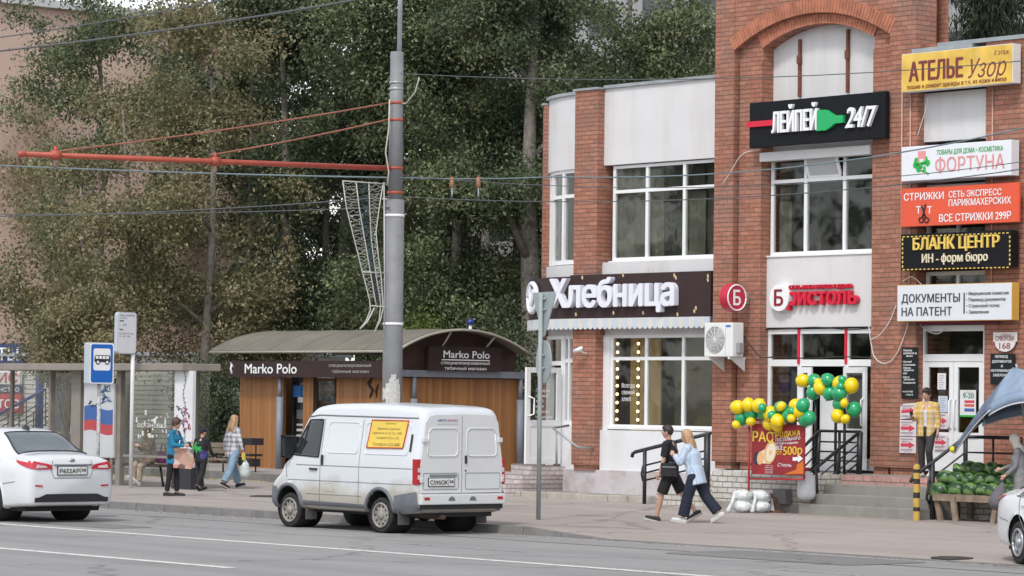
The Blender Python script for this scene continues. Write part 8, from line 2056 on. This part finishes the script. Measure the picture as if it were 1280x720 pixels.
# second fork of the old trunk
tree('pale tree with whitish leaf tips tucked against the brick tower', 885, 71, 14.5, .18, 1.9, 9.5, PALE, 7000, .16)
for i, (px, Y, lab) in enumerate(((300, 72, 'distant dark tree left of centre in the second row behind the kiosk trees'), (395, 76, 'distant dark tree in the second row left of the grey pole'), (480, 78, 'distant dark tree in the second row behind the grey pole'), (570, 76, 'distant dark tree in the second row right of the grey pole'), (650, 79, 'distant dark tree in the second row behind the thick forked trunk'), (440, 84, 'farthest dark tree behind the second row'), (612, 73, 'distant dark tree filling the gap left of the thick forked trunk'))):
    tree(lab, px, Y, 19, .24, 4.3, 1.5, DARKG, 15000, .26, group='second row of trees')
# shrubs under them
def shrub(label, px, Y, z0, z1, rx, m, n, size):
    x0 = PY(px, 600, Y).x; rn = random.Random(px); t = thing('shrub', label, 'shrub', (x0, Y, .1), 0, 'shrubs around the kiosk')
    cs, sp = [], []; mb = MB()
    for k in range(16):
        c = V((x0 + rn.uniform(-rx, rx), Y + rn.uniform(-rx, rx) * .6, rn.uniform(z0, z1))); cs.append(tuple(c)); sp.append(rn.uniform(.22, .42)); mb.tube([(x0 + rn.uniform(-.2, .2), Y, .1), (x0 * .4 + c.x * .6, Y * .4 + c.y * .6, c.z * .5), c], [.03, .02, .006], BARK, 5)
    mb.build('stem', t); leaves('foliage', t, cs, np.array(sp), n, size, m)
shrub('dark leafy shrub between the bus shelter and the wooden kiosk wall', 268, 54, .7, 3.2, .9, DARKG, 3400, .16)
shrub('olive shrub rising above the shelter roof left of the timetable board', 95, 50, 2.4, 5.2, 1.6, OLIVE, 6500, .15)
shrub('brownish shrub behind the left end of the kiosk roof', 320, 58.8, 2.8, 5.2, 1.7, OLIVE, 6000, .15)
shrub('yellow-green bush behind the kiosk roof right of the pole', 520, 60.8, 3.2, 4.7, 1.1, leaf_mat('yellow_green_leaves', [(0, (.08, .12, .03)), (.5, (.14, .19, .05)), (1, (.24, .28, .09))]), 3500, .14)
shrub('dark bush between the kiosk gable and the bakery corner', 655, 60.8, .8, 4.6, .8, DARKG, 4200, .16)
# spruce beyond the right-hand roof
xs = PY(1238, 300, 66).x
t = thing('spruce_tree', 'dark drooping spruce rising behind the roof at the top right', 'tree', (xs, 66, .1), 0)
mb = MB(); mb.tube([(xs, 66, .1), (xs, 66, 17)], [.25, .04], BARK, 8); cs, sp = [], []
rn = random.Random(5)
for k in range(150):
    z = rn.uniform(4, 16.5); a = rn.uniform(0, 6.28); R_ = 3.6 * (1 - (z - 3) / 15) * rn.uniform(.55, 1); d = V((math.cos(a), math.sin(a), 0)); e = V((xs, 66, z)) + d * R_ + V((0, 0, -.35 * R_)); mb.tube([(xs, 66, z), V((xs, 66, z)) + d * R_ * .6, e], [.035, .025, .008], BARK, 5)
    for u in (.35, .6, .8, 1): q = V((xs, 66, z)).lerp(e, u); cs.append((q.x, q.y, q.z - .25)); sp.append(.22 + .12 * u)
mb.build('trunk', t); leaves('crown', t, cs, np.array(sp), 26000, .3, SPRUCE, 2.2, .16)
# unseen tree mass added behind the camera for windows and car paint to mirror
n_ = 9000
cs = np.c_[rng.uniform(-190, 40, 260), rng.uniform(-46, -34, 260), rng.uniform(2, 19, 260)]
def far_mass():
    P = cs[rng.integers(0, 260, n_)] + rng.normal(0, 1.5, (n_, 3)); mb = MB()
    A = rng.normal(0, 1, (n_, 3)); A /= np.linalg.norm(A, axis=1)[:, None]; B = np.cross(A, rng.normal(0, 1, (n_, 3))); B /= np.linalg.norm(B, axis=1)[:, None]
    V = np.stack([P, P + A * .6 + B * .5, P + A * 1.3, P + A * .6 - B * .5], axis=1).reshape(-1, 3); V[:, 2] = np.maximum(V[:, 2], .05)
    mb.add([tuple(v) for v in V], [(4 * i, 4 * i + 1, 4 * i + 2, 4 * i + 3) for i in range(n_)], DARKG); return struct(mb.build('unseen_reflected_trees', recalc=False), 'stuff')
far_mass()
